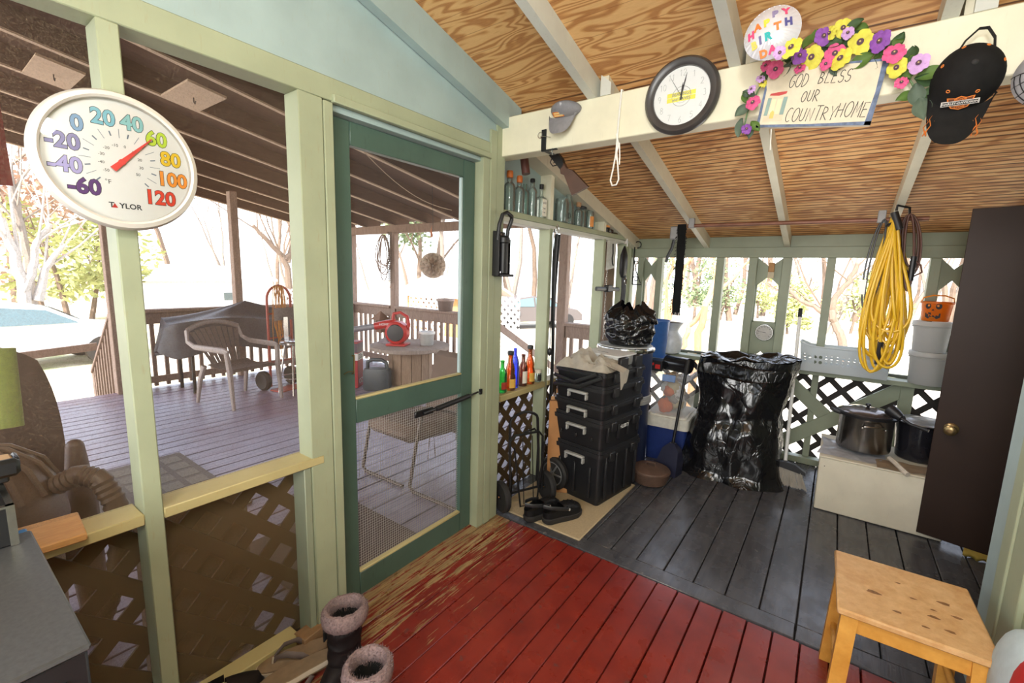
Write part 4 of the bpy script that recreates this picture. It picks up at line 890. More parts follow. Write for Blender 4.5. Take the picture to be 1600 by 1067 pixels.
for k in range(6):
    L = r.uniform(.45, .72); w = r.uniform(.10, .24); mb.tube([b0 + V((w * sin(2 * pi * i / 28) * (1 - .5 * (1 + cos(2 * pi * i / 28)) / 2), -.02 + .01 * k, -L / 2 * (1 - cos(2 * pi * i / 28)))) for i in range(28)], .007, 6, closed=True)
one(mb, 'coiled_cord', plain('tan_cord', (.36, .27, .22), .7), 'tan cord coils hanging beside the far deck post', 'cord')
mb = MB()
for s in (-.03, 0, .035):
    for k in range(26): a = V((-3.94 + s, 4.48, 2.02 - k * .029)); mb.tube([a + V((.011 * sin(2 * pi * i / 8) * (k % 2), .011 * sin(2 * pi * i / 8) * (1 - k % 2), .018 * cos(2 * pi * i / 8))) for i in range(8)], .0035, 4, closed=True)
one(mb, 'steel_chain', m_tubeb, 'rusty chain hanging down the far deck post', 'chain')
t = thing('bird_feeder', 'small pointed wooden bird feeder at the deck railing', 'bird feeder', (-4.15, 4.46, .50)); m_bf = plain('brown_birdhouse', (.24, .13, .08), .8)
mb = MB(); mb.box(-.06, .06, -.05, .05, 0, .20, bev=.004); mb.build('house', m_bf, t)
mb = MB(); mb.loft([[(x, y, z) for x, y in ((-w, -w), (w, -w), (w, w), (-w, w))] for w, z in ((.11, .20), (.005, .33))]); mb.build('roof', m_bf, t)

mb = MB(); mb.box(-.05, .05, -.17, .17, 0, .66, bev=.03); o = one(mb, 'patio_cushion', m_cush, 'brown patio cushion leaning outside the lattice under the large window', 'cushion'); o.location = (-.19, .56, DZ)
# ------------------------------------------------------------------ the big round thermometer on the stud
m_ivory = plain('ivory_plastic', (.72, .68, .62), .35, var=.03); m_dial = plain('dial_white', (.80, .79, .78), .5, var=.02)
t = thing('dial_thermometer', 'large round white dial thermometer with a red pointer on the left stud', 'thermometer', (.072, .375, 1.712))
F = fr(FL)
mb = MB(F); mb.lathe([(.05, 0), (.15, .0), (.163, .012), (.168, .03), (.162, .046), (.152, .052), (.147, .047), (.146, .034)], 72, cap1=False); mb.build('rim', m_ivory, t)
mb = MB(F); mb.lathe([(.0005, .034), (.147, .034), (.147, .030), (.0005, .030)], 72); mb.build('dial_face', m_dial, t)
cols = [(-60, (.10, .03, .16)), (-40, (.38, .34, .62)), (-20, (.24, .22, .42)), (0, (.20, .33, .52)), (20, (.20, .48, .60)), (40, (.26, .55, .58)), (60, (.52, .70, .05)), (80, (.85, .55, .02)), (100, (.90, .30, .03)), (120, (.75, .05, .02))]
m_ink = plain('black_ink', (.03, .03, .035), .6)
for i, (v, c) in enumerate(cols):
    a = radians(225 - 30 * i); x, y = .109 * cos(a), .102 * sin(a)
    if v == 120: x, y = .075, -.078
    if v == -60: x, y = -.075, -.072
    text(str(v), .050, m_ink, t, F @ T(x, y, .0342), 'numeral_shadow', .0002, bold=.0026, width=.92)
    text(str(v), .050, plain('ink_%d' % i, c, .55, var=.02), t, F @ T(x, y, .0346), 'numeral', .0003, bold=.0014, width=.92)
mb = MB(F)
for i in range(19):
    a = radians(225 - 15 * i); r0, r1 = (.062, .073) if i % 2 == 0 else (.058, .080)
    mb.box(r0, r1, -.0014 if i % 2 == 0 else -.0005, .0014 if i % 2 == 0 else .0005, .0342, .0347, RZ(a))
mb.build('scale_marks', plain('ink_grey_blue', (.16, .20, .26), .6), t)
for i in range(10):
    a = radians(218 - 28.4 * i); text(str((-50, -40, -30, -20, -10, 0, 10, 20, 30, 50)[i]), .0095, m_ink, t, F @ T(.040 * cos(a), .040 * sin(a), .0344), 'celsius_numeral', .0001)
text('\u00b0F', .015, m_ink, t, F @ T(-.030, -.052, .0344), 'unit', .0001)
text('T  YLOR', .018, m_ink, t, F @ T(0, -.108, .0344), 'maker_lettering', .0002, bold=.0004)
mb = MB(F); mb.prism([(-.0275, -.1138), (-.0155, -.1138), (-.0215, -.1025)], .0005, T(0, 0, .0344)); mb.build('logo_triangle', m_red, t)
mb = MB(F); mb.prism([(-.028, -.007), (-.028, .007), (.02, .0045), (.096, .0008), (.096, -.0008), (.02, -.0045)], .0025, RZ(radians(47)) @ T(0, 0, .039)); mb.cyl((0, 0, .034), (0, 0, .043), .007, n=16); mb.build('pointer', plain('pointer_red', (.75, .06, .05), .4), t)
mb = MB(F); mb.lathe([(.147, .046), (.12, .052), (.08, .056), (.04, .058), (.0005, .0585)], 64, cap0=False, cap1=False)
m_lens = screen('lens', (.9, .9, .9), 0.0, .0)
def lens_mat():
    m, n, b = nodes('clear_lens'); tr = n.nodes.new('ShaderNodeBsdfTransparent'); gl = n.nodes.new('ShaderNodeBsdfGlossy'); gl.inputs['Roughness'].default_value = .04
    fz = n.nodes.new('ShaderNodeFresnel'); fz.inputs[0].default_value = 1.45; mx = n.nodes.new('ShaderNodeMixShader')
    lk(n, math_(n, 'MULTIPLY', fz.outputs[0], .7), mx.inputs[0]); lk(n, tr.outputs[0], mx.inputs[1]); lk(n, gl.outputs[0], mx.inputs[2]); lk(n, mx.outputs[0], n.nodes['Material Output'].inputs[0]); return m
m_lens = lens_mat(); mb.build('lens', m_lens, t)

# ------------------------------------------------------------------ things on the beam (front face y = 2.0)
t = thing('wall_clock', 'round wall clock in a dark grey frame on the cream beam', 'clock', (1.003, 1.998, 2.203)); F = fr(FB)
mb = MB(F); mb.lathe([(.05, 0), (.142, 0), (.150, .012), (.148, .026), (.138, .036), (.124, .034), (.114, .026), (.113, .014)], 64, cap1=False); mb.build('frame', plain('dark_grey_frame', (.055, .05, .05), .32, var=.25, sc=9), t)
mb = MB(F); mb.lathe([(.0005, .014), (.114, .014), (.114, .012), (.0005, .012)], 64); mb.build('clock_face', plain('clock_face_white', (.84, .84, .82), .5, var=.02), t)
for k in range(1, 13):
    a = radians(90 - 30 * k); s = str(k); h = .024; w = len(s) * .6 * h * .85 + (len(s) - 1) * .1 * h
    mb = MB(F); strokes(mb, s, .090 * cos(a) - w / 2, .090 * sin(a) - h / 2, h, .0008, T(0, 0, .0143), .1, .85); mb.build('numeral', m_ink, t)
m_yel = plain('label_yellow', (.90, .80, .10), .5, var=.03); m_greyp = plain('grey_print', (.30, .30, .30), .6)
mb = MB(F); mb.tube([(.038 * cos(2 * pi * i / 40), .038 * sin(2 * pi * i / 40), .0143) for i in range(40)], .0008, 4, closed=True); mb.tube([(.026 * cos(2 * pi * i / 32), .026 * sin(2 * pi * i / 32), .0143) for i in range(32)], .0005, 4, closed=True); mb.build('ring_emblem', m_greyp, t)
mb = MB(F); mb.box(-.058, .056, .000, .017, .0142, .0147); mb.box(-.058, .056, -.019, -.002, .0142, .0147); mb.build('yellow_label', m_yel, t)
text('BEARINGS', .0165, m_greyp, t, F @ T(0, .0085, .0149), 'lettering', .0002, bold=.0003); text('and DRIVES', .0145, m_greyp, t, F @ T(0, -.0105, .0149), 'lettering', .0002, bold=.0003)
for nm, L, w, a in (('hour_hand', .052, .0035, 86), ('minute_hand', .088, .0026, 79), ('second_hand', .09, .0008, 122)):
    mb = MB(F); mb.prism([(-.015, -w), (-.015, w), (L * .7, w * .8), (L, .0003), (L, -.0003), (L * .7, -w * .8)], .001, RZ(radians(a)) @ T(0, 0, .017 + .001 * w)); mb.build(nm, m_ink, t)
mb = MB(F); mb.lathe([(.114, .026), (.0005, .027)], 48, cap0=False, cap1=False); mb.build('glass', m_lens, t)

t = thing('wooden_sign', 'cream wooden sign with hand lettering and blue edges hung on the beam', 'sign', (1.479, 1.962, 2.103)); roll = radians(-7.5); F = fr(FB, (0, 0, 0), roll)
W2, H2 = .172, .100
m_signc = plain('sign_cream', (.70, .62, .47), .6, var=.06, sc=40); m_signb = plain('sign_blue', (.11, .15, .25), .6, var=.5, sc=60)
mb = MB(F); mb.box(-W2, W2, -H2, H2, -.010, .010, bev=.002); mb.build('board', m_signc, t)
mb = MB(F)
for p in ([(-W2, -H2), (W2, -H2), (W2, -H2 + .012), (0, -H2 + .008), (-W2, -H2 + .010)], [(W2, -H2), (W2, H2), (W2 - .016, H2), (W2 - .012, 0), (W2 - .018, -H2)], [(-W2, -H2), (-W2 + .010, -H2), (-W2 + .007, .03), (-W2, .05)], [(.02, H2), (W2, H2), (W2, H2 - .008), (.02, H2 - .006)]):
    mb.prism(p, .0007, T(0, 0, .0101))
mb.build('blue_border', m_signb, t)
random.seed(5)
for s, x, y, h in (('GOD', -.098, .030, .040), ('BLESS', -.010, .038, .038), ('OUR', -.048, -.018, .036), ('COUNTRY', -.084, -.082, .044), ('HOME', .067, -.074, .046)):
    mb = MB(F); strokes(mb, s, x, y, h, .0026, T(0, 0, .0108), .10, .66, .12, .08); mb.build('lettering', m_ink, t)
mb = MB(F)
for p, c in (([(-.155, -.080), (-.092, -.078), (-.090, .005), (-.152, .008)], (.72, .58, .42)), ([(-.155, -.06), (-.143, -.06), (-.141, .0), (-.153, .0)], (.25, .36, .33)), ([(-.105, -.058), (-.092, -.058), (-.090, .002), (-.103, .002)], (.25, .36, .33)),
             ([(-.140, -.055), (-.125, -.055), (-.125, -.005), (-.139, -.005)], (.85, .70, .45)), ([(-.121, -.055), (-.107, -.055), (-.106, -.005), (-.121, -.005)], (.85, .70, .45)), ([(-.135, -.07), (-.122, -.07), (-.122, -.05), (-.128, -.042), (-.135, -.05)], (.85, .55, .15)),
             ([(-.150, .008), (-.120, .006), (-.098, .012), (-.096, .020), (-.125, .018), (-.148, .014)], (.55, .06, .06))):
    mb.use(plain('sign_paint_%.2f_%.2f' % (c[0], c[1]), c, .6, var=.1)); mb.prism(p, .0006, T(0, 0, .0101 + .0001 * len(mb.mats)))
mb.build('painted_window', m_signc, t)

t = thing('flower_garland', 'artificial garland of yellow, pink and purple pansies over the cream sign', 'garland', (1.50, 1.955, 2.20))
PC = {'y': (.72, .66, .08), 'p': (.70, .10, .26), 'v': (.26, .08, .40), 'l': (.60, .36, .68)}
r = random.Random(4); m_pc = {k: plain('petal_' + k, c, .7, var=.18, sc=25) for k, c in PC.items()}
m_eye = plain('pansy_eye', (.10, .05, .08), .8); m_pist = plain('pansy_centre', (.70, .55, .25), .8); m_lf = [plain('garland_leaf', (.12, .21, .09), .6), plain('garland_leaf_light', (.20, .34, .08), .6), plain('garland_leaf_grey', (.20, .27, .20), .6)]
O = V((1.50, 1.955, 2.20))
fl = [(1237, 75, 'y', 1.0), (1211, 108, 'p', .9), (1197, 103, 'p', .6), (1248, 88, 'v', .9), (1269, 89, 'y', 1.15), (1286, 57, 'v', .9), (1304, 84, 'p', 1.0), (1314, 92, 'y', 1.1), (1345, 66, 'y', 1.2), (1316, 44, 'y', .9), (1325, 52, 'l', .6), (1376, 64, 'v', 1.0), (1397, 84, 'p', 1.0), (1402, 105, 'y', .9), (1436, 99, 'l', .9), (1408, 130, 'p', .6),
      (1250, 108, 'p', .6), (1177, 161, 'p', .85), (1188, 124, 'l', .5), (1191, 130, 'y', .5), (1218, 82, 'l', .6), (1166, 202, 'v', .6), (1175, 140, 'l', .5), (1298, 52, 'y', .7), (1291, 100, 'p', .6)]
for u, v, c, s in fl:
    q = P(u, v, 1, (1.935 if (u, v) not in ((1237, 75), (1218, 82)) else 1.745) + r.uniform(-.012, .014)) - O; R = .0190 * s
    M = T(*q) @ fr(FB, (0, 0, 0), r.uniform(-.5, .5)) @ MX.Rotation(r.uniform(-.5, .35), 4, 'X') @ MX.Rotation(r.uniform(-.5, .5), 4, 'Y')
    mb = MB(M)
    for a, k in ((90 + 38, 1.0), (90 - 38, 1.0), (200, .95), (-20, .95), (270, 1.15)):
        rr = R * k * .95; ca = radians(a)
        def petal(uu, vv, rr=rr, ca=ca):
            ang = uu * 2 * pi; q_ = vv * rr; return (cos(ca) * R * .75 + q_ * cos(ang), sin(ca) * R * .75 + q_ * sin(ang), .004 * (1 + .3 * k) + .004 * vv * sin(5 * ang) * (vv > .7) - .003 * vv)
        mb.grid(petal, 14, 3, wrap=True)
    f = mb.build('pansy', m_pc[c], t)
    mb = MB(M); mb.lathe([(R * .45, .0075), (R * .2, .0085), (.0003, .009)], 10, cap0=False); mb.build('eye', m_eye, f)
    mb = MB(M); mb.sph((0, 0, .010), R * .14, 8, 6); mb.build('centre', m_pist, f)
lv = [(1263, 68, 1.2, 60), (1287, 80, 1.0, -50), (1309, 66, 1.0, 200), (1325, 64, 1, 30), (1352, 92, 1.2, 200), (1382, 82, 1.3, 20), (1369, 78, 1, 0), (1400, 70, .9, 60), (1330, 43, .9, 20), (1342, 44, .8, -30), (1303, 106, .7, -70), (1232, 105, .9, 240), (1200, 118, .9, 200), (1235, 96, .8, 120), (1173, 148, .9, 150), (1163, 170, 1, 220), (1165, 155, .7, 100),
      (1158, 195, 1.1, 250), (1178, 195, .8, -50), (1170, 205, .8, -90), (1420, 112, 1.2, 90), (1424, 92, 1.1, 95), (1446, 118, 1.2, 10), (1440, 125, 1, -20), (1432, 143, 1.2, -80), (1450, 146, 1.0, -10), (1440, 165, 1.3, -75), (1420, 150, .9, 200), (1415, 120, .8, 140), (1360, 100, .8, -40), (1275, 60, .9, 100)]
for u, v, s, a in lv:
    q = P(u, v, 1, 1.955 + r.uniform(-.008, .012)) - O; M = T(*q) @ fr(FB, (0, 0, 0), radians(a)) @ MX.Rotation(r.uniform(-.5, .5), 4, 'X') @ MX.Rotation(r.uniform(-.4, .4), 4, 'Y'); L = .030 * s
    mb = MB(M); mb.grid(lambda uu, vv: ((vv - .35) * 2 * L, (uu - .5) * 1.25 * L * (sin(pi * min(.98, max(.02, vv))) ** .8), .008 * (2 * uu - 1) ** 2 - .01 * (vv - .5) ** 2), 6, 8); mb.build('leaf', m_lf[r.randrange(3)], t, thick=.0006)
mb = MB(); mb.tube([P(1232, 100, 1, 1.93) - O, P(1240, 92, 1, 1.85) - O, P(1237, 76, 1, 1.752) - O, P(1218, 82, 1, 1.752) - O], .0015, 5); mb.build('stem', m_lf[0], t)
mb = MB(); mb.tube([P(u, v, 1, 1.965) - O for u, v in ((1160, 210), (1168, 175), (1185, 140), (1212, 100), (1255, 82), (1310, 70), (1360, 75), (1400, 98), (1425, 130), (1440, 165))], .003, 6); mb.build('vine', m_lf[0], t)

t = thing('foil_balloon', 'shiny white foil birthday balloon with colourful letters above the beam', 'balloon', (1.341, 1.79, 2.185)); m_foil = plain('white_foil', (.74, .74, .80), .12, .25, .05)
F = fr(FB, (0, 0, .085), radians(9)) @ MX.Scale(.88, 4); NB = 80; mb = MB(F)
def bz(rr_): return .040 * (1 - (rr_ / .094) ** 2.2)
for sg in (1, -1):
    mb.grid(lambda u, v, sg=sg: (lambda rr_, a: (rr_ * 1.0 * cos(a), rr_ * .98 * sin(a), sg * (bz(rr_) + .0016 * (v ** 3) * sin(a * 34))))(.0001 + v * .0939, u * 2 * pi), 136, 12, wrap=True)
mb.build('foil', m_foil, t, ang=60)
for ch, x, y, c in (('H', -.066, .006, (.75, .08, .22)), ('A', -.042, .024, (.85, .20, .05)), ('P', -.012, .024, (.85, .66, .08)), ('P', .016, .048, (.28, .24, .42)), ('Y', .050, .046, (.80, .08, .20)), ('B', -.058, -.032, (.85, .68, .15)), ('I', -.036, -.026, (.16, .14, .30)), ('R', -.010, -.024, (.03, .40, .40)), ('T', .022, -.002, (.85, .20, .05)), ('H', .056, .004, (.10, .10, .30)), ('D', -.030, -.070, (.85, .30, .10)), ('A', .0, -.068, (.80, .10, .25))):
    z = bz(hypot(x, y)); sl = z and .040 * 2.2 / .094 * (hypot(x, y) / .094) ** 1.2; d = V((x, y, 0)); d = d.normalized() if d.length else V((1, 0, 0)); n = V((d.x * sl, d.y * sl, 1)).normalized(); q = V((0, 0, 1)).rotation_difference(n).to_matrix().to_4x4()
    text(ch, .036, plain('balloon_ink_%.2f%.2f%.2f' % c, c, .25), t, F @ T(x, y, z + .0012) @ q, 'letter', .0006, bold=.0022)

m_capb = plain('black_cap_cloth', (.018, .017, .017), .85, var=.3, sc=30); m_orange = plain('orange_thread', (.75, .22, .04), .6); m_capw = plain('white_thread', (.75, .73, .70), .6)
def cap(lb, cat, loc, roll, m, emblem, vis=.11, name='baseball_cap', sc=1.0, strap=True, cs=(1, 1, 1)):
    t = thing(name, lb, cat, loc); F = fr(FB, (0, 0, 0), roll) @ MX.Scale(sc, 4)
    mb = MB(F)
    def crown(u, v):
        a = 2 * pi * u; r_ = .080 * sin(v * pi / 2) if v < 1 else .080; zz = .105 * cos(v * pi / 2); w = 1 + .03 * sin(a * 3 + 1) * v
        return (r_ * 1.02 * cos(a) * w * cs[0], (r_ * 1.16 * sin(a) * w) * cs[1] + .015 * (1 - v), zz * cs[2])
    mb.grid(lambda u, v: crown(u, .02 + .98 * v), 48, 16, wrap=True); mb.build('crown', m, t, thick=.0015)
    mb = MB(F)
    def visor(u, v):
        x = (u - .5) * 2; return (x * .079 * (1 - .10 * v), -.092 * cs[1] * math.sqrt(max(0, 1 - (x * .92) ** 2)) * .82 - .012 - vis * v * math.sqrt(max(.0, 1 - abs(x) ** 3.2)), .022 + .035 * v + .020 * (1 - x * x) - .018 * v * x * x)
    mb.grid(visor, 28, 12); mb.build('visor', m, t, thick=.003)
    mb = MB(F); mb.sph((0, .015, .106 * cs[2]), (.008, .008, .005), 10, 6); mb.build('button', m, t)
    if strap: mb = MB(F); mb.tube([(-.038, .078, .015), (-.03, .105, .02), (-.008, .138, .012), (.012, .138, .012), (.032, .108, .02), (.040, .080, .015)], .0075, 8, flat=.35); mb.build('strap', m, t)
    emblem(t, F, crown, visor); return t
def emb_black(t, F, crown, visor):
    mb = MB(F)
    for a, v in ((70, .5), (120, .55), (20, .62), (165, .62), (235, .52), (300, .52)):
        p = V(crown(a / 360, v)); n = V((p.x, p.y - .015, .6 * p.z)).normalized(); q = n.to_track_quat('Z', 'X').to_matrix().to_4x4(); mb.tube([(.0042 * cos(2 * pi * i / 12), .0042 * sin(2 * pi * i / 12), .001) for i in range(12)], .0013, 5, closed=True, M=T(*p) @ q)
    mb.build('eyelet', m_orange, t)
    p = V(crown(.75, .66)); n = V((0, -.70, .72)).normalized(); rt = V((1, 0, 0)); up = n.cross(rt); M = F @ MX(((rt.x, up.x, n.x, p.x), (rt.y, up.y, n.y, p.y), (rt.z, up.z, n.z, p.z + .010), (0, 0, 0, 1))) @ RZ(radians(8))
    sh = [(-.030, .017), (-.012, .014), (0, .019), (.012, .014), (.030, .017), (.027, .0), (.018, -.015), (0, -.021), (-.018, -.015), (-.027, 0)]
    mb = MB(M); mb.prism(sh, .0015, T(0, 0, .004)); e = mb.build('shield_patch', m_orange, t)
    mb = MB(M); mb.prism([(x * .88, y * .86) for x, y in sh], .0016, T(0, 0, .0045)); mb.build('shield_field', plain('brown_thread', (.16, .05, .02), .7), e)
    mb = MB(M); mb.box(-.041, .041, -.0068, .0068, .004, .0066); mb.build('bar', m_capw, e)
    mb = MB(M); mb.box(-.039, .039, -.0052, .0052, .004, .0069); mb.build('bar_field', m_capb, e)
    text('HARLEY-DAVIDSON', .0086, m_capw, e, M @ T(0, 0, .0071), 'lettering', .0003, bold=.0002); text('MOTOR', .0075, m_orange, e, M @ T(0, .0103, .0063), 'lettering', .0003, bold=.0002); text('CYCLES', .0065, m_orange, e, M @ T(0, -.0115, .0063), 'lettering', .0003, bold=.0002)
    for s in (-1, 1):
        mb = MB(F)
        for dx, L in ((0, .050), (.010, .060), (.020, .045), (.028, .03)):
            p0 = V(visor(.5 + s * .40, .62)); pts = [p0 + V((-s * dx * .8, -.056 + .05 * i / 6 * L / .05 * 1.0, .006 + .002 * sin(i)) ) + V((.0035 * sin(i * 1.6 + dx * 300), 0, 0)) for i in range(7)]
            mb.tube(pts, [.0045, .006, .005, .004, .003, .002, .0006], 6, flat=.4)
        mb.build('flame', m_orange, t)
cap('black baseball cap with orange flames hung on the beam at the right', 'cap', (1.850, 1.965, 2.075), radians(-8), m_capb, emb_black)
def emb_grey(t, F, crown, visor):
    p = V(crown(.75, .66)); M = F @ T(-.022, p.y + .006, p.z + .004) @ MX.Rotation(radians(48), 4, 'X')
    mb = MB(M); mb.box(-.030, .030, -.013, .013, 0, .002, bev=.001); e = mb.build('patch', m_orange, t)
    mb = MB(M)
    for k in range(2): mb.box(-.024, .024, -.009 + .011 * k, -.002 + .011 * k, .002, .0026)
    mb.build('patch_band', plain('patch_gold', (.85, .60, .25), .6), e)
m_capg = plain('grey_cap_cloth', (.44, .43, .46), .9, var=.1, sc=60)
cap('small grey cap hung low on the beam beside the black bracket', 'cap', (.458, 1.992, 2.245), radians(-3), m_capg, emb_grey, .080, sc=.98, strap=False, cs=(1.0, .42, .55))
def emb_net(t, F, crown, visor):
    mb = MB(F)
    for k in range(9): mb.tube([V(crown(.02 + .05 * k, v)) * 1.01 for v in (.3, .5, .7, .9, 1.0)], .0014, 5)
    for v in (.4, .55, .7, .85): mb.tube([V(crown(.02 + .42 * i / 16, v)) * 1.01 for i in range(17)], .0014, 5)
    mb.build('net_panel', m_black, t)
cap('white cap with a dark net panel at the right edge of the beam', 'cap', (2.035, 1.975, 2.06), radians(170), plain('white_cap_cloth', (.72, .71, .74), .85), emb_net, .06, strap=False)

mb = MB(); m_str = plain('white_string', (.82, .80, .75), .8)
x = .735; mb.tube([(x, 2.05, 2.283), (x, 1.996, 2.285), (x - .004, 1.992, 2.15), (x - .006, 1.99, 2.01)], .0045, 6)
mb.tube([(x - .006, 1.99, 2.02), (x - .016, 1.99, 1.95), (x - .026, 1.99, 1.90), (x - .016, 1.99, 1.876), (x + .004, 1.99, 1.878), (x + .014, 1.99, 1.90), (x + .006, 1.99, 1.96), (x - .004, 1.99, 2.02), (x + .004, 1.99, 2.05), (x - .010, 1.99, 2.10)], .0038, 6)
mb.tube([(x + .006, 1.992, 2.06), (x + .012, 1.992, 2.0), (x + .012, 1.992, 1.965)], .003, 6); mb.sph((x - .004, 1.99, 1.995), .008, 10, 8)
one(mb, 'string_loop', m_str, 'white knotted string loop hung over the beam', 'string')
t = thing('angle_bracket', 'black steel angle bracket with a ring under the left end of the beam', 'bracket', (.335, 1.998, 2.085))
mb = MB(); mb.box(-.014, .014, -.005, 0, 0, .095, bev=.001); mb.box(-.014, .014, -.005, .10, -.004, 0, bev=.001); mb.box(-.014, .075, -.004, .012, -.008, -.003, bev=.001); mb.build('plate', m_blackm, t)
mb = MB(); mb.tube([(-.02 + .012 * cos(2 * pi * i / 18), -.008, .070 + .014 * sin(2 * pi * i / 18)) for i in range(18)], .0018, 5, closed=True); mb.tube([(-.018, -.008, .065), (.045, -.012, .050)], .0016, 5); mb.build('ring_pin', m_chrome, t)
mb = MB(); mb.tube([(.05, 0, .0), (.052, 0, -.03)], .003, 6); mb.build('bolt', m_chrome, t)
# shotgun slung behind the beam
GA, GB_ = P(908, 296, 1, 2.26), P(866, 243, 1, 2.22); t = thing('shotgun', 'old shotgun with a brown stock slung behind the left end of the beam', 'gun', GB_)
ax = (GA - GB_).normalized(); side = V((0, -1, 0)) - ax * (-ax.y); side.normalize(); dn = ax.cross(side)
if dn.z > 0: dn = -dn
MG = MX(((ax.x, dn.x, side.x, 0), (ax.y, dn.y, side.y, 0), (ax.z, dn.z, side.z, 0), (0, 0, 0, 1))); L = (GA - GB_).length
m_stock = plain('brown_gun_stock', (.095, .045, .028), .45, var=.2, sc=14)
mb = MB(MG); mb.prism([(.075, -.018), (.105, -.012), (.14, -.030), (L + .02, -.040), (L - .01, .055), (.125, .020), (.105, .03), (.085, .018)], .034, T(0, 0, -.017)); mb.build('stock', m_stock, t)
mb = MB(MG); mb.prism([(-.09, -.022), (-.07, -.028), (.05, -.026), (.085, -.012), (.085, .018), (-.09, .018)], .034, T(0, 0, -.017)); mb.build('receiver', m_blackm, t)
mb = MB(MG); mb.tube([(.0, .018, 0), (.01, .04, 0), (.035, .042, 0), (.05, .018, 0)], .003, 6); mb.build('trigger_guard', m_blackm, t)
mb = MB(MG); mb.tube([(.028, .016, 0), (.026, .03, 0)], .0025, 5); mb.build('trigger', m_blackm, t)
mb = MB(MG); mb.cyl((-.09, -.010, 0), (-.19, -.010, 0), .011, n=12); mb.build('barrel', m_blackm, t)
a, b = P(816, 240, 1, 2.2), P(822, 272, 1, 2.2); mb = MB(); mb.cyl(a + V((0, 0, .05)), b, .024, n=20); one(mb, 'brown_tube', plain('dark_brown_tube', (.09, .035, .028), .35), 'dark brown tube hanging behind the beam above the orange-capped bottles', 'tube')
mb = MB(); a = V((1.345, 1.972, 2.02)); mb.tube([a, a + V((.004, 0, -.075))], .0022, 6); one(mb, 'white_stick', m_str, 'thin white stick hanging below the cream sign', 'stick')

# ------------------------------------------------------------------ can crusher and bottles on the left wall
t = thing('can_crusher', 'black wall-mounted can crusher on the green post beside the screen door', 'can crusher', (.074, 1.985, 1.45))
mb = MB(); mb.box(0, .006, -.055, .050, 0, .24, bev=.002); mb.box(0, .045, -.055, -.050, 0, .235, bev=.001); mb.box(0, .045, .045, .050, 0, .20, bev=.001); mb.build('back_plate', m_black, t)
mb = MB(); mb.lathe([(.024, .0), (.026, .02), (.026, .16), (.034, .165), (.034, .19), (.02, .20)], 20, T(.035, -.002, .015)); mb.build('ram', m_black, t)
mb = MB(); mb.tube([(.03, -.050, .19), (.035, -.045, .27), (.045, -.030, .325), (.05, .0, .338), (.05, .045, .322), (.045, .052, .305), (.035, .035, .25), (.03, .030, .19)], .011, 10); mb.build('handle', m_black, t)
mb = MB(); mb.box(0, .07, -.045, .055, -.004, .010, bev=.003); mb.build('foot', m_black, t)
mb = MB()
for y_, z_ in ((-.045, .02), (-.045, .22), (.042, .07), (-.02, .2)): mb.cyl((.006, y_, z_), (.05, y_, z_), .005, n=8)
mb.build('rivet', m_chrome, t)
PROF = {
 'beer': lambda h, r: [(r * .9, 0), (r, .006), (r, h * .58), (r * .85, h * .66), (r * .42, h * .78), (r * .38, h * .94), (r * .45, h * .95), (r * .45, h)],
 'growler': lambda h, r: [(r * .9, 0), (r, .006), (r, h * .36), (r * .92, h * .40), (r * .80, h * .46), (r * .86, h * .54), (r * .70, h * .66), (r * .44, h * .76), (r * .40, h * .93), (r * .48, h * .94), (r * .48, h)],
 'slim': lambda h, r: [(r * .9, 0), (r, .006), (r, h * .62), (r * .88, h * .70), (r * .42, h * .84), (r * .40, h)],
 'spirit': lambda h, r: [(r * .95, 0), (r, .006), (r, h * .70), (r * .9, h * .76), (r * .45, h * .84), (r * .42, h)],
 'jar': lambda h, r: [(r * .92, 0), (r, .008), (r, h * .82), (r * .90, h * .90), (r * .86, h)],
 'milk': lambda h, r: [(r * .95, 0), (r, .006), (r, h * .50), (r * .8, h * .66), (r * .5, h * .82), (r * .48, h * .96), (r * .56, h * .97), (r * .56, h)],
 'vase': lambda h, r: [(r * .7, 0), (r * .75, .005), (r, h * .35), (r * .55, h * .72), (r * .5, h * .8), (r * .8, h)]}
G = {'clear': m_glass, 'aqua': glass('pale_aqua_glass', (.86, .96, .94)), 'green': glass('green_glass', (.30, .72, .40)), 'amber': glass('amber_glass', (.76, .42, .08)), 'blue': glass('blue_glass', (.38, .44, .92)), 'brown': glass('brown_glass', (.50, .27, .13)), 'dark': glass('dark_glass', (.30, .24, .20)), 'olive': glass('olive_glass', (.55, .48, .28))}
def bottle(kind, g, lb, x, y, z, h, r_, capc=None, label=None, grp=None, cat='bottle', sy=1.0, cork=False, band=None, name=None):
    t = thing(name or ('glass_jar' if kind == 'jar' else 'vase' if kind == 'vase' else 'glass_bottle'), lb, cat, (x, y, z), 0, grp); pr = PROF[kind](h, r_)
    inner = [(max(.002, q - .0035), max(.006, zz) if i else .006) for i, (q, zz) in enumerate(pr)]
    mb = MB(); mb.lathe(pr + [(pr[-1][0] - .003, h)] + inner[::-1][1:], 28, sx=1, sy=sy, cap1=True); mb.build('glass', G[g], t)
    if capc:
        rc = pr[-1][0] * (1.15 if not cork else 1.25); hc = .014 if not cork else .03
        mb = MB(); mb.lathe([(rc * .6, h - .012), (rc, h - .008), (rc * 1.05, h + hc * .5), (rc * .9, h + hc), (rc * .3, h + hc + .003)], 20); mb.build('cap' if not cork else 'stopper', capc, t)
    if label:
        m, z0, z1, tx = label; ww = pi * .33
        mb = MB(); rl = r_ + .0008; mb.grid(lambda u, v: (rl * cos((u - .5) * 2 * ww), rl * sy * sin((u - .5) * 2 * ww), h * (z0 + (z1 - z0) * v)), 16, 1); lo = mb.build('label', m, t)
        if tx: text(tx, r_ * .36, m_ink, lo, fr(FL, (rl + .0006, 0, h * (z0 + (z1 - z0) * .62)), 0), 'lettering', .0002)
    return t
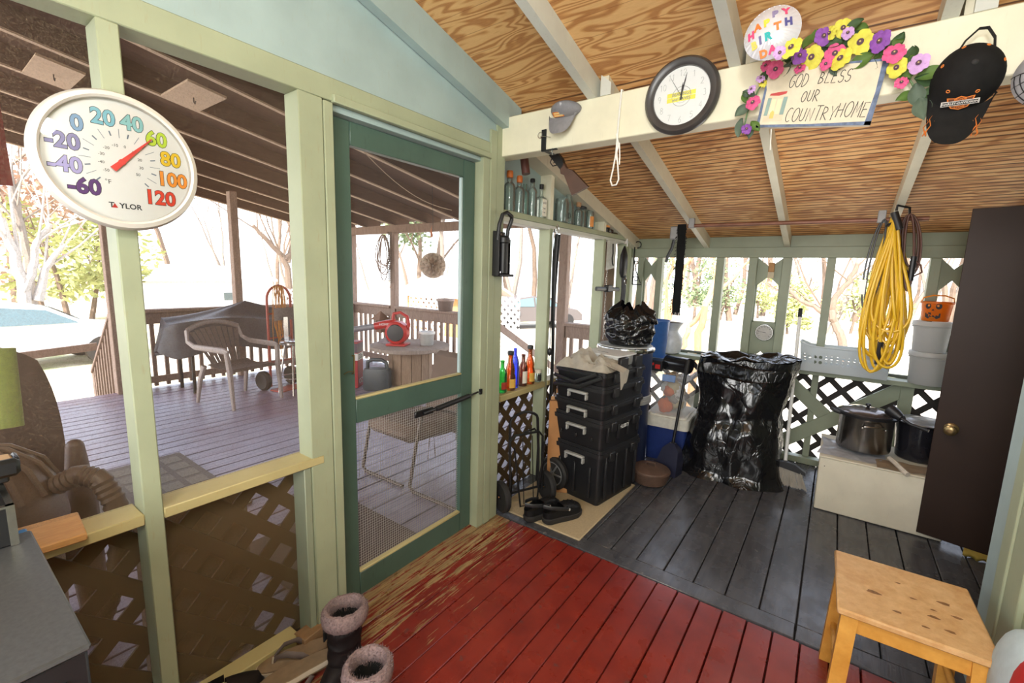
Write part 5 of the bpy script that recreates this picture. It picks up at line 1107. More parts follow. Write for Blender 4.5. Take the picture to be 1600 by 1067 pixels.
m_lbl = plain('paper_label', (.78, .74, .62), .7); m_lblr = plain('red_label', (.45, .05, .03), .6); m_lblo = plain('orange_label', (.75, .30, .08), .6); m_gold = plain('gold_label', (.70, .42, .08), .5); m_lblb = plain('black_label', (.03, .03, .03), .6)
m_ocap = plain('orange_stopper', (.62, .16, .03), .5); m_bcap = plain('black_cap', (.015, .015, .015), .5); m_cork = plain('cork', (.45, .25, .13), .85)
zs = .721; xs = -.040
bottle('beer', 'green', 'green glass beer bottle nearest the post on the lower sill', xs, 2.200, zs, .205, .031, None, (m_lblr, .12, .34, None), cat='bottle')
bottle('growler', 'amber', 'left amber beer bottle with a gold label on the lower sill', xs, 2.285, zs, .240, .036, m_bcap, (m_gold, .08, .32, None))
bottle('slim', 'blue', 'cobalt blue glass bottle on the lower sill', xs - .012, 2.352, zs, .265, .027)
bottle('beer', 'brown', 'brown beer bottle with a white label on the lower sill', xs, 2.432, zs, .215, .030, None, (m_lbl, .10, .48, None))
bottle('growler', 'amber', 'right amber beer bottle with a gold label on the lower sill', xs, 2.513, zs, .252, .036, m_bcap, (m_gold, .08, .32, None))
bottle('jar', 'clear', 'small jar with a black label on the lower sill', xs + .012, 2.597, zs, .072, .026, m_lbl, (m_lblb, .15, .75, None), cat='jar')
zs = 1.831
bottle('spirit', 'clear', 'tall clear bottle with an orange cap nearest the post on the shelf', xs, 2.225, zs, .205, .036, m_ocap, cork=True); bottle('spirit', 'clear', 'second tall clear bottle with an orange cap on the shelf', xs, 2.326, zs, .195, .034, m_ocap, cork=True)
bottle('spirit', 'aqua', 'uncapped clear bottle between the orange-capped and black-capped ones on the shelf', xs - .02, 2.415, zs, .195, .030); bottle('spirit', 'clear', 'clear bottle with a black cap on the shelf', xs - .012, 2.488, zs, .225, .033, m_bcap)
t = thing('glass_bottle', 'square clear bottle with a cream label lettered in black on the shelf', 'bottle', (xs + .01, 2.562, zs)); mb = MB(); mb.box(-.028, .028, -.030, .030, 0, .135, bev=.008); mb.lathe([(.02, .13), (.011, .15), (.011, .19)], 16); mb.build('glass', m_glass, t)
mb = MB(); mb.box(.0285, .0293, -.026, .026, .012, .118); lo = mb.build('label', m_lbl, t); text('JACK', .018, m_ink, lo, fr(FL, (.0295, 0, .095)), 'lettering', .0002); text('No.7', .014, m_ink, lo, fr(FL, (.0295, 0, .06)), 'lettering', .0002); text('FIRE', .012, m_ink, lo, fr(FL, (.0295, 0, .035)), 'lettering', .0002)
mb = MB(); mb.lathe([(.008, .185), (.014, .186), (.014, .215), (.008, .216)], 16); mb.build('cap', m_bcap, t)
bottle('jar', 'clear', 'wide clear mason jar with a dark mark on the shelf', xs + .005, 2.845, zs, .165, .052, None, None, cat='jar'); mb = MB(); M = fr(FL, (xs + .005 + .0525, 2.865, zs + .05)); mb.tube([(.014 * cos(2 * pi * i / 20), .018 * sin(2 * pi * i / 20), 0) for i in range(20)], .0022, 5, closed=True, M=M)
jo = [o for o in COL.objects if o.name.startswith('glass_jar') and o.type == 'EMPTY'][-1]; mm = mb.build('mark', m_ink, jo); mm.data.transform(MX.Translation(-jo.location))
bottle('milk', 'clear', 'tall clear milk bottle beside the mason jar on the shelf', xs - .01, 2.965, zs, .235, .045)
bottle('spirit', 'clear', 'small corked clear bottle on the shelf', xs, 3.105, zs, .155, .034, m_cork, None, cork=True)
bottle('jar', 'clear', 'clear jar with a black lid on the shelf', xs - .015, 3.190, zs, .150, .036, m_bcap, None, cat='jar'); bottle('jar', 'clear', 'black-lidded jar with an orange label on the shelf', xs + .012, 3.275, zs, .150, .032, m_bcap, (m_lblo, .1, .62, None), cat='jar')
bottle('spirit', 'dark', 'dark bottle with an orange label at the far end of the shelf', xs, 3.605, zs, .215, .036, m_bcap, (m_lblo, .2, .6, None)); bottle('spirit', 'brown', 'small brown corked bottle at the far end of the shelf', xs, 3.700, zs, .125, .030, m_cork, None, cork=True)
bottle('vase', 'olive', 'small dark olive waisted vase at the far end of the shelf', xs + .01, 3.785, zs, .155, .034, cat='vase')
m_zinc = plain('dull_zinc', (.30, .30, .30), .55, .3, .05)
# ------------------------------------------------------------------ things hanging on the bottle wall
t = thing('black_strap', 'long black strap hanging from a steel ring on the stud beside the window', 'strap', (.012, 2.70, 1.79))
mb = MB(); mb.tube([(.006 + .004 * sin(a), .016 * cos(a), -.02 + .032 * sin(a)) for a in [2 * pi * i / 20 for i in range(20)]], .0028, 6, closed=True); mb.tube([(.012, .014 * cos(a), -.025 + .028 * sin(a)) for a in [2 * pi * i / 20 for i in range(20)]], .0022, 6, closed=True); mb.build('ring', m_chrome, t)
for dy, zb, w in ((.0, -1.22, .014), (.016, -.95, .010)):
    mb = MB(); mb.tube([(.008 + .004 * sin(z * 6 + dy * 50), dy + .014 * sin(z * 4 + dy * 90), z) for z in [-.05 + (zb + .05) * i / 24 for i in range(25)]], w, 8, flat=.22); mb.build('webbing', m_black, t)
mb = MB(); mb.tube([(.004, -.03 + .006 * sin(z * 7), z) for z in [-.02 - 1.0 * i / 20 for i in range(21)]], .003, 5); mb.sph((.006, -.03, -.86), (.016, .016, .03), 8, 6); mb.build('thin_cord', m_black, t)
mb = MB()
for k in range(56): a = V((-.01, 3.62 + .004 * sin(k), 1.74 - k * .017)); mb.tube([a + V((.006 * cos(2 * pi * i / 8) * (k % 2), .006 * cos(2 * pi * i / 8) * (1 - k % 2), .011 * sin(2 * pi * i / 8))) for i in range(8)], .0018, 4, closed=True)
one(mb, 'chain', m_steel, 'pale steel chain hanging in the last left window', 'chain')
t = thing('clamp_bar', 'short black clamp bar hung across the last left window', 'clamp', (.02, 3.60, 1.365)); mb = MB(); mb.tube([(0, -.24, .0), (0, .22, -.01)], .018, 10, flat=.6); mb.build('bar', m_black, t)
mb = MB(); mb.box(-.02, .02, -.05, .05, -.03, .03, bev=.006); mb.build('collar', m_black, t)
mb = MB(); mb.grid(lambda u, v: (.010 + .006 * sin(u * 5), 3.545 + .19 * u, 1.52 + .24 * v + .02 * u), 6, 4); one(mb, 'clear_wrapper', plain('pale_wrapper', (.74, .74, .70), .4), 'pale clear wrapper hanging at the top of the last left window', 'wrapper', thick=.002)
mb = MB(); mb.tube([(.03, 3.62, 1.74), (.034, 3.615, 1.70), (.03, 3.63, 1.66), (.034, 3.61, 1.62), (.03, 3.63, 1.58), (.034, 3.64, 1.56)], .006, 6); one(mb, 'hook_chain', m_blackm, 'small dark hook hanging in front of the pale wrapper', 'hook')
t = thing('dog_leash', 'black bundled leash with a metal clip hanging near the back left corner', 'leash', (.02, 3.90, 1.24)); mb = MB(); mb.loft([[(x * w * .5, y * w, z) for x, y in [(cos(a), sin(a)) for a in [2 * pi * i / 14 for i in range(14)]]] for z, w in ((.22, .03), (.26, .055), (.34, .06), (.42, .055), (.47, .03), (.5, .012))]); mb.build('pouch', m_black, t)
mb = MB(); mb.tube([(.01, 0, .24), (.012, .01, .1), (.01, 0, -.05), (.012, .01, -.2)], .022, 8, flat=.3); mb.build('webbing', m_black, t)
mb = MB(); mb.tube([(.012, -.02, .52), (.02, .0, .56), (.012, .03, .50)], .006, 6); mb.build('loop', m_white, t)
mb = MB(); mb.tube([(.03, .02 * cos(a), .19 + .03 * sin(a)) for a in [2 * pi * i / 14 for i in range(14)]], .005, 5, closed=True); mb.build('clip', m_chrome, t)
t = thing('plant_bracket', 'black wrought-iron scroll bracket in the back left corner', 'bracket', (.01, 4.17, 1.40)); mb = MB()
mb.tube([(.0, 0, 0), (0, 0, .38)], .006, 6); mb.tube([(.0 + .03 * cos(a) + .03, .0, .37 + .03 * sin(a)) for a in [pi - i * .35 for i in range(15)]], .005, 6)
for z, s in ((.20, .022), (.05, .03)): mb.tube([(.03 + (s - .0012 * i) * cos(pi - i * .4), 0, z + (s - .0012 * i) * sin(pi - i * .4)) for i in range(16)], .004, 6)
mb.tube([(0, -.0, .0), (.09, 0, 0)], .005, 6); mb.tube([(0, 0, .25), (.03, 0, .12), (.08, 0, .01)], .005, 6); mb.build('scroll', m_blackm, t)
mb = MB(); mb.box(-.15, -.13, 3.78, 4.06, .6, 1.80); one(mb, 'plywood_board', plain('tan_board', (.42, .28, .20), .8), 'tan board leaning outside the last left window', 'board')

# ------------------------------------------------------------------ floor of the back room, left side
mat('tan carpet mat under the tool boxes', .02, .60, 2.10, 2.95, .001, plain('tan_carpet', (.46, .36, .22), .95, sc=90), 'carpet_mat')
def rbox(mb, w, d, z0, z1, r_=.03, taper=0, M=None):
    def ring(s, z): return [(x, y, z) for x, y in [(sx * (w / 2 * s - r_) + r_ * cos(a), sy * (d / 2 * s - r_) + r_ * sin(a)) for sx, sy, a0 in ((1, 1, 0), (-1, 1, 90), (-1, -1, 180), (1, -1, 270)) for a in [radians(a0 + k * 22.5) for k in range(5)]]]
    mb.loft([ring(1 - taper, z0), ring(1, z1)], M)
m_tb = plain('black_toolbox', (.013, .013, .015), .38); m_tbr = plain('black_toolbox_ridge', (.020, .020, .022), .33); m_grip = plain('grey_grip', (.42, .42, .40), .5)
TB = (.385, 2.735); RT = radians(-9)
def toolbox(lb, z0, h, w=.40, d=.50, handle=True, ribs=True, wheels=False, word=False, lid=.05, latches=True):
    t = thing('tool_box', lb, 'tool box', (TB[0], TB[1], z0), RT, 'stack of black tool boxes'); t['group'] = 'stack of black tool boxes'
    mb = MB(); rbox(mb, w * .96, d * .96, 0 if not wheels else .035, h - lid, .03, .03); mb.build('body', m_tb, t)
    mb = MB(); rbox(mb, w, d, h - lid, h - lid * .45, .03); rbox(mb, w * .97, d * .97, h - lid * .45, h, .03); mb.build('lid', m_tbr, t)
    if handle:
        mb = MB(); z = h - lid - .012; mb.box(-.075, .075, -d / 2 - .016, -d / 2 + .012, z - .016, z, bev=.004); mb.box(-.075, -.062, -d / 2 - .014, -d / 2 + .012, z - .05, z - .016, bev=.003); mb.box(.062, .075, -d / 2 - .014, -d / 2 + .012, z - .05, z - .016, bev=.003); mb.build('end_handle', m_grip, t)
    if ribs:
        mb = MB()
        for y in (-.18, -.06, .06, .18): mb.box(w / 2 - .010, w / 2 + .004, y - .010, y + .010, .05, h - lid, bev=.002)
        for x in (-.12, 0, .12): mb.box(x - .008, x + .008, -d / 2 - .002, -d / 2 + .012, .05, h - lid - .07, bev=.002)
        mb.build('rib', m_tbr, t)
    if latches:
        for y in (-.13, .13): mb = MB(); mb.box(w / 2 - .006, w / 2 + .012, y - .028, y + .028, h - lid - .035, h - lid + .025, bev=.004); mb.build('latch', m_tbr, t)
    if word: text('HUSKY', .035, m_white, t, T(w / 2 + .0025, 0, h * .62) @ FL.to_4x4(), 'lettering', .0004, bold=.0006)
    if wheels:
        pass
    return t
tb = toolbox('bottom and tallest of the stacked black tool boxes, on wheels', .014, .375, wheels=True)
mb = MB(); rbox(mb, .34, .44, 0, .04, .02); mb.build('base', m_tb, tb)
M = T(-.15, -.262, .130) @ MX.Rotation(pi / 2, 4, 'X')
mb = MB(M); mb.lathe([(.075, -.022), (.10, -.024), (.112, -.012), (.112, .012), (.10, .024), (.075, .022)], 36); tw = mb.build('wheel', m_rubber, tb)
mb = MB(M)
for k in range(6): a = k * pi / 3; mb.box(.012, .08, -.006, .006, .014, .026, RZ(a), .002)
mb.lathe([(.02, .0), (.02, .03), (.008, .034)], 16); mb.tube([(.078 * cos(2 * pi * i / 30), .078 * sin(2 * pi * i / 30), .020) for i in range(30)], .005, 6, closed=True); mb.build('spoke', plain('grey_spoke', (.12, .12, .12), .4), tw)
toolbox('second black tool box up in the stack, white maker lettering on its side', .390, .195, word=True)
toolbox('thin black tool case third up in the stack', .586, .095, ribs=False, lid=.035)
toolbox('black tool case fourth up in the stack with a grey end handle', .682, .115, ribs=False, lid=.04)
t = toolbox('open black tool tote on top of the tool box stack', .798, .085, handle=False, ribs=False, lid=.03, latches=True)
mb = MB(); mb.tube([(-.19, -.255, .02), (-.02, -.262, .0), (.14, -.262, .075)], .013, 8, flat=.6); mb.tube([(-.185, -.262, -.04), (.02, -.266, -.02), (.18, -.262, .06)], .013, 8, flat=.6); mb.build('carry_strap', m_tbr, t)
for y in (-.02, .16): mb = MB(); mb.box(.16, .19, y - .045, y + .045, .08, .16, bev=.006); mb.build('side_clip', m_tb, t)
o = cloth('cream rag heaped on top of the tool box stack', (.37, 2.60, .884), .18, .14, .15, m_cloth, 7)
mb = MB(); mb.grid(lambda u, v: (.45 + .168 * min(1, v / .5) + .014 * max(0, v - .5), 2.505 + .15 * u * (1 - .75 * max(0, v - .5)) - .03 * min(1, v / .5) + .02 * v, .945 - .045 * min(1, v / .5) - .17 * max(0, v - .5) * (1.25 - u * .5) + .006 * sin(u * 9 + v * 3)), 16, 16); c2 = mb.build('hanging_corner', m_cloth, o, thick=.003); c2.data.transform(MX.Translation(-o.location))
t = thing('plastic_tray', 'white plastic tray on the tool box stack behind the cream rag', 'tray', (.40, 2.82, .886), RT)
mb = MB(); rbox(mb, .28, .22, .0, .065, .03, .08); mb.build('tub', m_white, t)
mb = MB(); rbox(mb, .30, .24, .065, .074, .03); mb.build('rim', m_white, t)
mb = MB(); mb.box(-.06, .02, -.05, -.043, .0745, .077); mb.build('slit', plain('grey_slit', (.3, .3, .3), .6), t)
# luggage cart
t = thing('luggage_cart', 'folding black luggage cart with two wheels beside the green corner post', 'cart', (.150, 2.215, .014), radians(66))
def rail(pts, r_, nm): mb = MB(); mb.tube(pts, r_, 8); return mb.build(nm, m_blackm, t)
rail([(-.10, .0, .10), (-.105, .02, .35), (-.10, .035, .55)] + [(-.10 + .10 * (1 - cos(a)) , .035, .55 + .05 * sin(a)) for a in [pi * i / 8 for i in range(1, 4)]] + [(.0, .035, .605)] + [(.10 - .10 * (1 - cos(a)), .035, .55 + .05 * sin(a)) for a in [pi * i / 8 for i in range(3, 0, -1)]] + [(.10, .035, .55), (.105, .02, .35), (.10, .0, .10)], .009, 'handle_loop')
rail([(-.115, -.02, .09), (-.12, -.0, .44), (-.09, .0, .475), (.09, .0, .475), (.12, .0, .44), (.115, -.02, .09)], .008, 'frame')
rail([(.12, .05, .12), (.13, .06, .43), (.10, .065, .47), (.02, .06, .46)], .007, 'folded_arm')
rail([(-.11, -.04, .42), (-.06, -.05, .03), (.06, -.05, .03), (.11, -.04, .42)], .006, 'toe_frame')
for x in (-.035, .035): rail([(x, -.01, .46), (x, -.05, .04)], .003, 'wire')
rail([(-.17, 0, .105), (.17, 0, .105)], .008, 'axle')
for s in (-1, 1):
    M = T(s * .165, 0, .098) @ MX.Rotation(pi / 2, 4, 'Y'); mb = MB(M); mb.lathe([(.055, -.016), (.085, -.02), (.097, -.010), (.097, .010), (.085, .02), (.055, .016)], 28); w = mb.build('wheel', m_rubber, t)
    mb = MB(M)
    for k in range(5): mb.box(.01, .06, -.010, .010, -.012, .012, RZ(k * 2 * pi / 5), .003)
    mb.cyl((0, 0, -.02), (0, 0, .02), .015, n=12); mb.build('hub', m_black, w)
    mb = MB(M); mb.cyl((0, 0, -.024), (0, 0, .024), .006, n=10); mb.build('axle_nut', plain('copper_nut', (.50, .25, .12), .4, .6), w)
m_card = plain('brown_cardboard', (.42, .20, .075), .8, var=.1, sc=12)
for lb, x0, y0, y1, lean, h in (('flattened cardboard box leaning beside the tool boxes', .155, 2.47, 2.72, .10, .62), ('second flattened cardboard box with a white sticker against the tool boxes', .175, 2.60, 2.96, .05, .655)):
    t = thing('cardboard_box', lb, 'box', (x0, y0, .014), radians(-58 if h < .63 else -22))
    mb = MB(); mb.box(-.02, .02, 0, y1 - y0, 0, h, MX.Rotation(-lean, 4, 'Y') , .002); mb.build('panel', m_card, t)
    mb = MB(); mb.box(-.032, -.022, .01, y1 - y0 - .02, h * .92, h + .02, MX.Rotation(-lean - .03, 4, 'Y'), .002); mb.build('flap', plain('light_cardboard', (.55, .30, .14), .8), t)
    if h > .63: mb = MB(); mb.box(.0205, .0212, .03, .075, h * .60, h * .60 + .075, MX.Rotation(-lean, 4, 'Y')); mb.build('sticker', m_white, t)
# clogs
m_clog = plain('black_foam_clog', (.022, .022, .024), .45)
def clog(lb, loc, rz):
    t = thing('clog', lb, 'shoe', loc, rz, 'pair of black clogs'); t.scale = (1, 1.0, 1.3)
    def half(x):                                     # half width of the shoe along its length, x from -.135 (heel) to .135 (toe)
        f = (x + .135) / .27; w = .036 + .018 * (1 / (1 + math.exp(-(f - .45) * 10)))
        e0 = min(1, f / .16); e1 = min(1, (1 - f) / .24); return w * math.sqrt(max(0, 1 - (1 - e0) ** 2)) * math.sqrt(max(0, 1 - (1 - e1) ** 2))
    xs_ = [-.135 * cos(pi * i / 30) for i in range(31)]
    loop = [(x, half(x)) for x in xs_] + [(x, -half(x)) for x in xs_[-2:0:-1]]
    mb = MB(); mb.loft([[(x * k, y * k, z) for x, y in loop] for z, k in ((0, .96), (.008, 1.04), (.024, 1.06), (.028, 1.0))]); mb.build('sole', plain('black_sole', (.022, .020, .019), .7), t)
    def toe(u, v):                                   # closed front, arched over the foot
        x = .000 + .133 * v; h = .030 + .048 * math.sqrt(max(0, 1 - max(0, v - .05) ** 2.2)) if v < .999 else .030; a = pi * u
        return (x - .018 * sin(a) * (1 - v), half(x) * 1.02 * cos(a), .026 + (h - .026) * abs(sin(a)) ** .7)
    mb = MB(); mb.grid(toe, 22, 16); mb.build('upper', m_clog, t, thick=-.004)
    rim = [(x, half(x)) for x in xs_ if x < .01][::-1] + [(x, -half(x)) for x in xs_ if x < .01][1:]
    mb = MB(); n = len(rim) - 1
    mb.grid(lambda u, v: (lambda q, f: (q[0] * (1 + .02 * v), q[1] * (1 + .03 * v), .026 + (.030 + .022 * (abs(f - .5) * 2) ** 3) * v))(rim[round(u * n)], u), n, 4); mb.build('heel_rim', m_clog, t, thick=-.004)
    mb = MB(); mb.tube([(.012, .054, .060), (-.05, .050, .074), (-.11, .034, .082), (-.140, 0, .084), (-.11, -.034, .082), (-.05, -.050, .074), (.012, -.054, .060)], .009, 8, flat=.45); mb.build('strap', m_clog, t)
    for sy in (-1, 1): mb = MB(); mb.sph((.010, sy * .056, .060), (.007, .004, .007), 10, 6); mb.build('rivet', m_grip, t)
    mb = MB()
    for u, v in ((.35, .3), (.65, .3), (.5, .42), (.3, .55), (.7, .55), (.42, .66), (.58, .66), (.18, .4), (.82, .4)): mb.sph(toe(u, v), (.006, .006, .003), 8, 5)
    mb.build('vent_hole', m_dark, t); return t
clog('left black clog beside the luggage cart wheel', (.300, 2.190, .014), radians(74)); clog('right black clog on the tan carpet mat', (.412, 2.235, .014), radians(68))
# barrel, bundle
t = thing('plastic_drum', 'dark blue plastic drum with a metal lid ring behind the tool boxes', 'drum', (.36, 3.21, 0)); m_navy = plain('navy_plastic', (.018, .028, .075), .4)
mb = MB(); mb.lathe([(.19, 0), (.20, .02), (.20, .50), (.205, .56), (.205, .60), (.20, .62), (.20, .93)], 40); mb.build('body', m_navy, t)
mb = MB(); mb.lathe([(.19, .925), (.212, .925), (.216, .94), (.212, .955), (.205, .96)], 40, cap0=False); mb.build('lid_ring', m_chrome, t)
mb = MB(); mb.lathe([(.203, .54), (.212, .545), (.212, .57), (.208, .575), (.212, .58), (.212, .60), (.203, .605)], 40, cap0=False, cap1=False); mb.build('band', plain('grey_band', (.35, .36, .36), .5), t)
mb = MB(); mb.lathe([(.0005, .955), (.20, .955), (.195, .965), (.0005, .965)], 40); mb.build('lid', plain('grey_lid', (.50, .51, .50), .45), t)
def trash_mat():
    m, n, b = nodes('glossy_black_bag'); p = ocoords(n, (1, 1, .55))
    setp(b, **{'Base Color': (.007, .007, .008, 1), 'Roughness': .17}); b.inputs['Specular IOR Level'].default_value = .6
    def crease(sc, d, w):
        t = nz(n, p, sc, 2, .5, d); return math_(n, 'MINIMUM', math_(n, 'ABSOLUTE', math_(n, 'SUBTRACT', t, .5)), w)
    h = math_(n, 'ADD', math_(n, 'MULTIPLY', crease(4, .9, .05), 6.0), math_(n, 'MULTIPLY', crease(9, 1.3, .05), 3.0))
    bump(n, b, math_(n, 'ADD', h, math_(n, 'MULTIPLY', nz(n, p, 18, 3, .5), .3)), .36, .018); return m
m_trash = trash_mat()
def ridged(p, s): return 1 - abs(noise.noise(V(p) * s)) * 2
mb = MB()
def bundle(u, v):
    a = 2 * pi * u; z = v; w = (.80 + .28 * sin(pi * min(1, z * 1.0)) ** .6) * (1 if v < .8 else 1 - .55 * (v - .8) / .2); d = .02 * ridged((cos(a) * 1.2, sin(a) * 1.2, z * 2.2), 2.2) + .012 * ridged((cos(a), sin(a), z + 7), 5)
    top = .02 * sin(a * 7) * (v > .75) + .045 * max(0, cos(a - 2.6)) ** 3 * v + .04 * max(0, cos(a - .2)) ** 3 * v
    return ((.155 * w + d) * cos(a), (.13 * w + d) * sin(a), .265 * z + d * .3 + top * v)
mb.grid(bundle, 72, 30, wrap=True); mb.tube([(.13, -.02, .22), (.17, -.03, .215), (.20, -.03, .19), (.205, -.02, .175)], [.02, .03, .02, .012], 8); mb.lathe([(.001, .25), (.08, .262), (.10, .24)], 20, cap1=False)
o = one(mb, 'trash_bundle', m_trash, 'wrinkled black bag bundle on top of the blue drum', 'bag', ang=80); o.location = (.395, 3.19, .966)
# cooler, tote, bin, urn
m_cool = plain('royal_blue_plastic', (.016, .035, .16), .4)
t = thing('cooler', 'blue cooler with a white lid under the clear tote', 'cooler', (.60, 3.73, 0), radians(4))
mb = MB(); rbox(mb, .32, .40, 0, .28, .03, .06); mb.build('body', m_cool, t)
mb = MB(); rbox(mb, .34, .43, .28, .365, .035); rbox(mb, .30, .39, .365, .378, .03); mb.build('lid', plain('cooler_white', (.70, .68, .60), .45), t)
for s in (-1, 1): mb = MB(); mb.tube([(s * .172, -.06, .30), (s * .185, -.06, .17), (s * .185, .06, .17), (s * .172, .06, .30)], .012, 8, flat=.7); mb.build('side_handle', plain('cooler_white', (.7, .7, .7)), t)
t = thing('storage_tote', 'clear plastic tote stuffed with orange and white things on the cooler', 'tote', (.60, 3.72, .380), radians(3))
def frost(): 
    m, n, b = nodes('frosted_clear_plastic'); setp(b, **{'Base Color': (.80, .82, .84, 1), 'Roughness': .25}); tr = n.nodes.new('ShaderNodeBsdfTransparent'); mx = n.nodes.new('ShaderNodeMixShader'); mx.inputs[0].default_value = .22
    lk(n, tr.outputs[0], mx.inputs[1]); lk(n, b.outputs[0], mx.inputs[2]); lk(n, mx.outputs[0], n.nodes['Material Output'].inputs[0]); return m
m_frost = frost()
mb = MB(); rbox(mb, .30, .37, 0, .31, .03, .08); mb.build('tub', m_frost, t)
mb = MB(); rbox(mb, .325, .40, .31, .332, .03); mb.build('lid', m_frost, t)
for y in (-.19,): mb = MB(); mb.box(-.05, .05, y - .022, y - .005, .28, .335, bev=.004); mb.build('latch', plain('pale_blue_latch', (.22, .34, .62), .4), t)
r = random.Random(6); cols_ = [(.66, .66, .63), (.62, .14, .03), (.66, .66, .64), (.5, .42, .25), (.60, .16, .04), (.3, .28, .24), (.6, .58, .55), (.55, .35, .12)]
for k in range(16):
    mb = MB(); z = .05 + .24 * k / 16; x, y = r.uniform(-.07, .07), r.uniform(-.10, .10); s = r.uniform(.045, .065); mb.grid(lambda u, v: (lambda q: tuple(q * (1 + .3 * noise.noise(q * 2 + V((k, 0, 0))))))(V((sin(pi * v) * cos(2 * pi * u), sin(pi * v) * sin(2 * pi * u), cos(pi * v)))), 16, 10, T(x, y, z - .005) @ MX.Scale(s, 4), wrap=True)
    mb.build('stuffing', plain('stuffing_%d' % (k % 8), cols_[k % 8], .8), t)
mb = MB(); mb.cyl((.54, 3.70, .780), (.73, 3.62, .785), .062, n=28); mb.tube([(.54, 3.70, .78), (.535, 3.702, .78)], [.066, .05], 24); one(mb, 'black_roll', plain('shiny_black_roll', (.012, .012, .014), .2), 'shiny black roll lying on the clear tote', 'roll')
t = thing('small_carton', 'small dark carton with red print on the clear tote under the blue bin', 'box', (.47, 3.66, .714)); mb = MB(); mb.box(-.055, .055, -.06, .06, 0, .085, bev=.003); mb.build('carton', m_black, t); mb = MB(); mb.box(.0, .04, -.0615, -.06, .02, .055); mb.box(-.04, -.01, -.0615, -.06, .045, .065); mb.build('print', m_red, t)
t = thing('blue_bin', 'blue plastic waste bin behind the black bundle', 'bin', (.375, 3.85, .795)); mb = MB(); mb.box(-.13, .10, -.08, .14, -.002, .0, bev=.0); mb.lathe([(.085, 0), (.09, .006), (.108, .30), (.112, .305), (.112, .315), (.106, .315)], 36, cap1=False); o = mb.build('tub', plain('mid_blue_plastic', (.045, .14, .42), .4), t)
t['label'] = 'blue plastic waste bin behind the black bundle'
mb = MB(); mb.box(.24, .52, 3.70, 3.99, .755, .793, bev=.003); one(mb, 'wood_shelf_board', m_sage2, 'green board carrying the blue bin beside the back sill', 'board')
t = thing('white_urn', 'pale urn with a wide dark mouth on the back sill beside the blue bin', 'urn', (.43, 4.13, .793)); mb = MB(); mb.lathe([(.07, 0), (.085, .01), (.10, .08), (.095, .14), (.06, .19), (.055, .21), (.075, .25), (.095, .275), (.098, .28), (.088, .275), (.05, .22), (.045, .20)], 36); mb.build('body', plain('pale_ceramic', (.62, .64, .64), .35), t)
mb = MB(); mb.lathe([(.001, .235), (.06, .235), (.086, .274)], 28, cap1=False); mb.build('mouth', plain('urn_inside', (.16, .15, .14), .7), t)
# dutch oven and dustpan
t = thing('dutch_oven', 'rusty brown cast-iron dutch oven on the floor beside the tool boxes', 'pot', (.655, 3.09, 0)); m_iron = plain('rusty_iron', (.12, .07, .05), .65, .2, .3, 14)
mb = MB(); mb.lathe([(.09, 0), (.115, .012), (.13, .06), (.132, .085), (.140, .088), (.140, .094), (.132, .094)], 36); mb.build('pot', m_iron, t)
mb = MB(); mb.lathe([(.136, .095), (.13, .106), (.08, .122), (.001, .128)], 36); mb.build('lid', m_iron, t)
mb = MB(); mb.tube([(-.035, 0, .12), (-.03, 0, .145), (.03, 0, .145), (.035, 0, .12)], .007, 6); mb.build('lid_handle', m_iron, t)
t = thing('dustpan', 'long-handled dark blue dustpan standing before the cooler', 'dustpan', (.72, 3.33, 0), radians(-8)); m_dp = plain('dark_blue_dustpan', (.018, .020, .045), .4)
mb = MB(); mb.loft([[(-.075, -.06, 0), (.075, -.06, 0), (.075, .06, 0), (-.075, .06, 0)], [(-.078, -.055, .10), (.078, -.055, .10), (.078, .065, .10), (-.078, .065, .10)], [(-.06, -.01, .19), (.06, -.01, .19), (.06, .06, .19), (-.06, .06, .19)], [(-.02, .015, .23), (.02, .015, .23), (.02, .05, .23), (-.02, .05, .23)]]); mb.build('scoop', m_dp, t)
mb = MB(); mb.tube([(0, .032, .22), (.01, .14, .78)], .011, 10); mb.build('shaft', m_blackm, t)
mb = MB(); mb.tube([(.01, .135, .75), (.012, .155, .86)], .016, 10); mb.build('grip', m_rubber, t)
# the big black bag
def bigbag(u, v):
    a = 2 * pi * u; ca, sa = cos(a), sin(a); k = 1 / (abs(ca) ** 3.2 + abs(sa) ** 3.2) ** (1 / 3.2)
    wx = .325 - .05 * sin(pi * min(1, v / .9)) + .05 * max(0, .25 - v) * 4 * .6; wy = .235 - .03 * v + .03 * max(0, .3 - v) * 3
    d = .020 * ridged((ca * 1.4 + v * .6, sa * 1.4 + 4, v * 1.6), 1.3) + .016 * ridged((ca * 1.2 + v * 1.3, sa * 1.2, v * 2.6 + 8), 1.5) * (.9 - .4 * v) + .003 * ridged((ca * 2 - v, sa * 2, v * 2.2 + 9), 3.5) - .012
    if v < .06: d += .03 * (1 - v / .06) * (1 + .6 * sin(a * 9))
    cx = .06 * (v - .5); waist = -.006 * math.exp(-((v - .50 - .06 * ca) / .05) ** 2) * (1 + ridged((ca * 2, sa * 2, 1), 1)) + .03 * math.exp(-((v - .30) / .16) ** 2)
    return (cx + (wx + d + waist) * ca * k, (wy + d + waist) * sa * k + .06 * v, .875 * v + .02 * ridged((ca, sa, 5), 2) * v - .03 * v * (sa < -.3) * abs(ca) ** .5 * 0 + (.02 * ca) * v)
t = thing('trash_bag', 'large glossy black trash bag draped over a bulky thing by the back lattice', 'bag', (1.09, 3.70, 0))
mb = MB(); mb.grid(bigbag, 150, 90, wrap=True); mb.build('bag', m_trash, t, ang=80)
mb = MB()
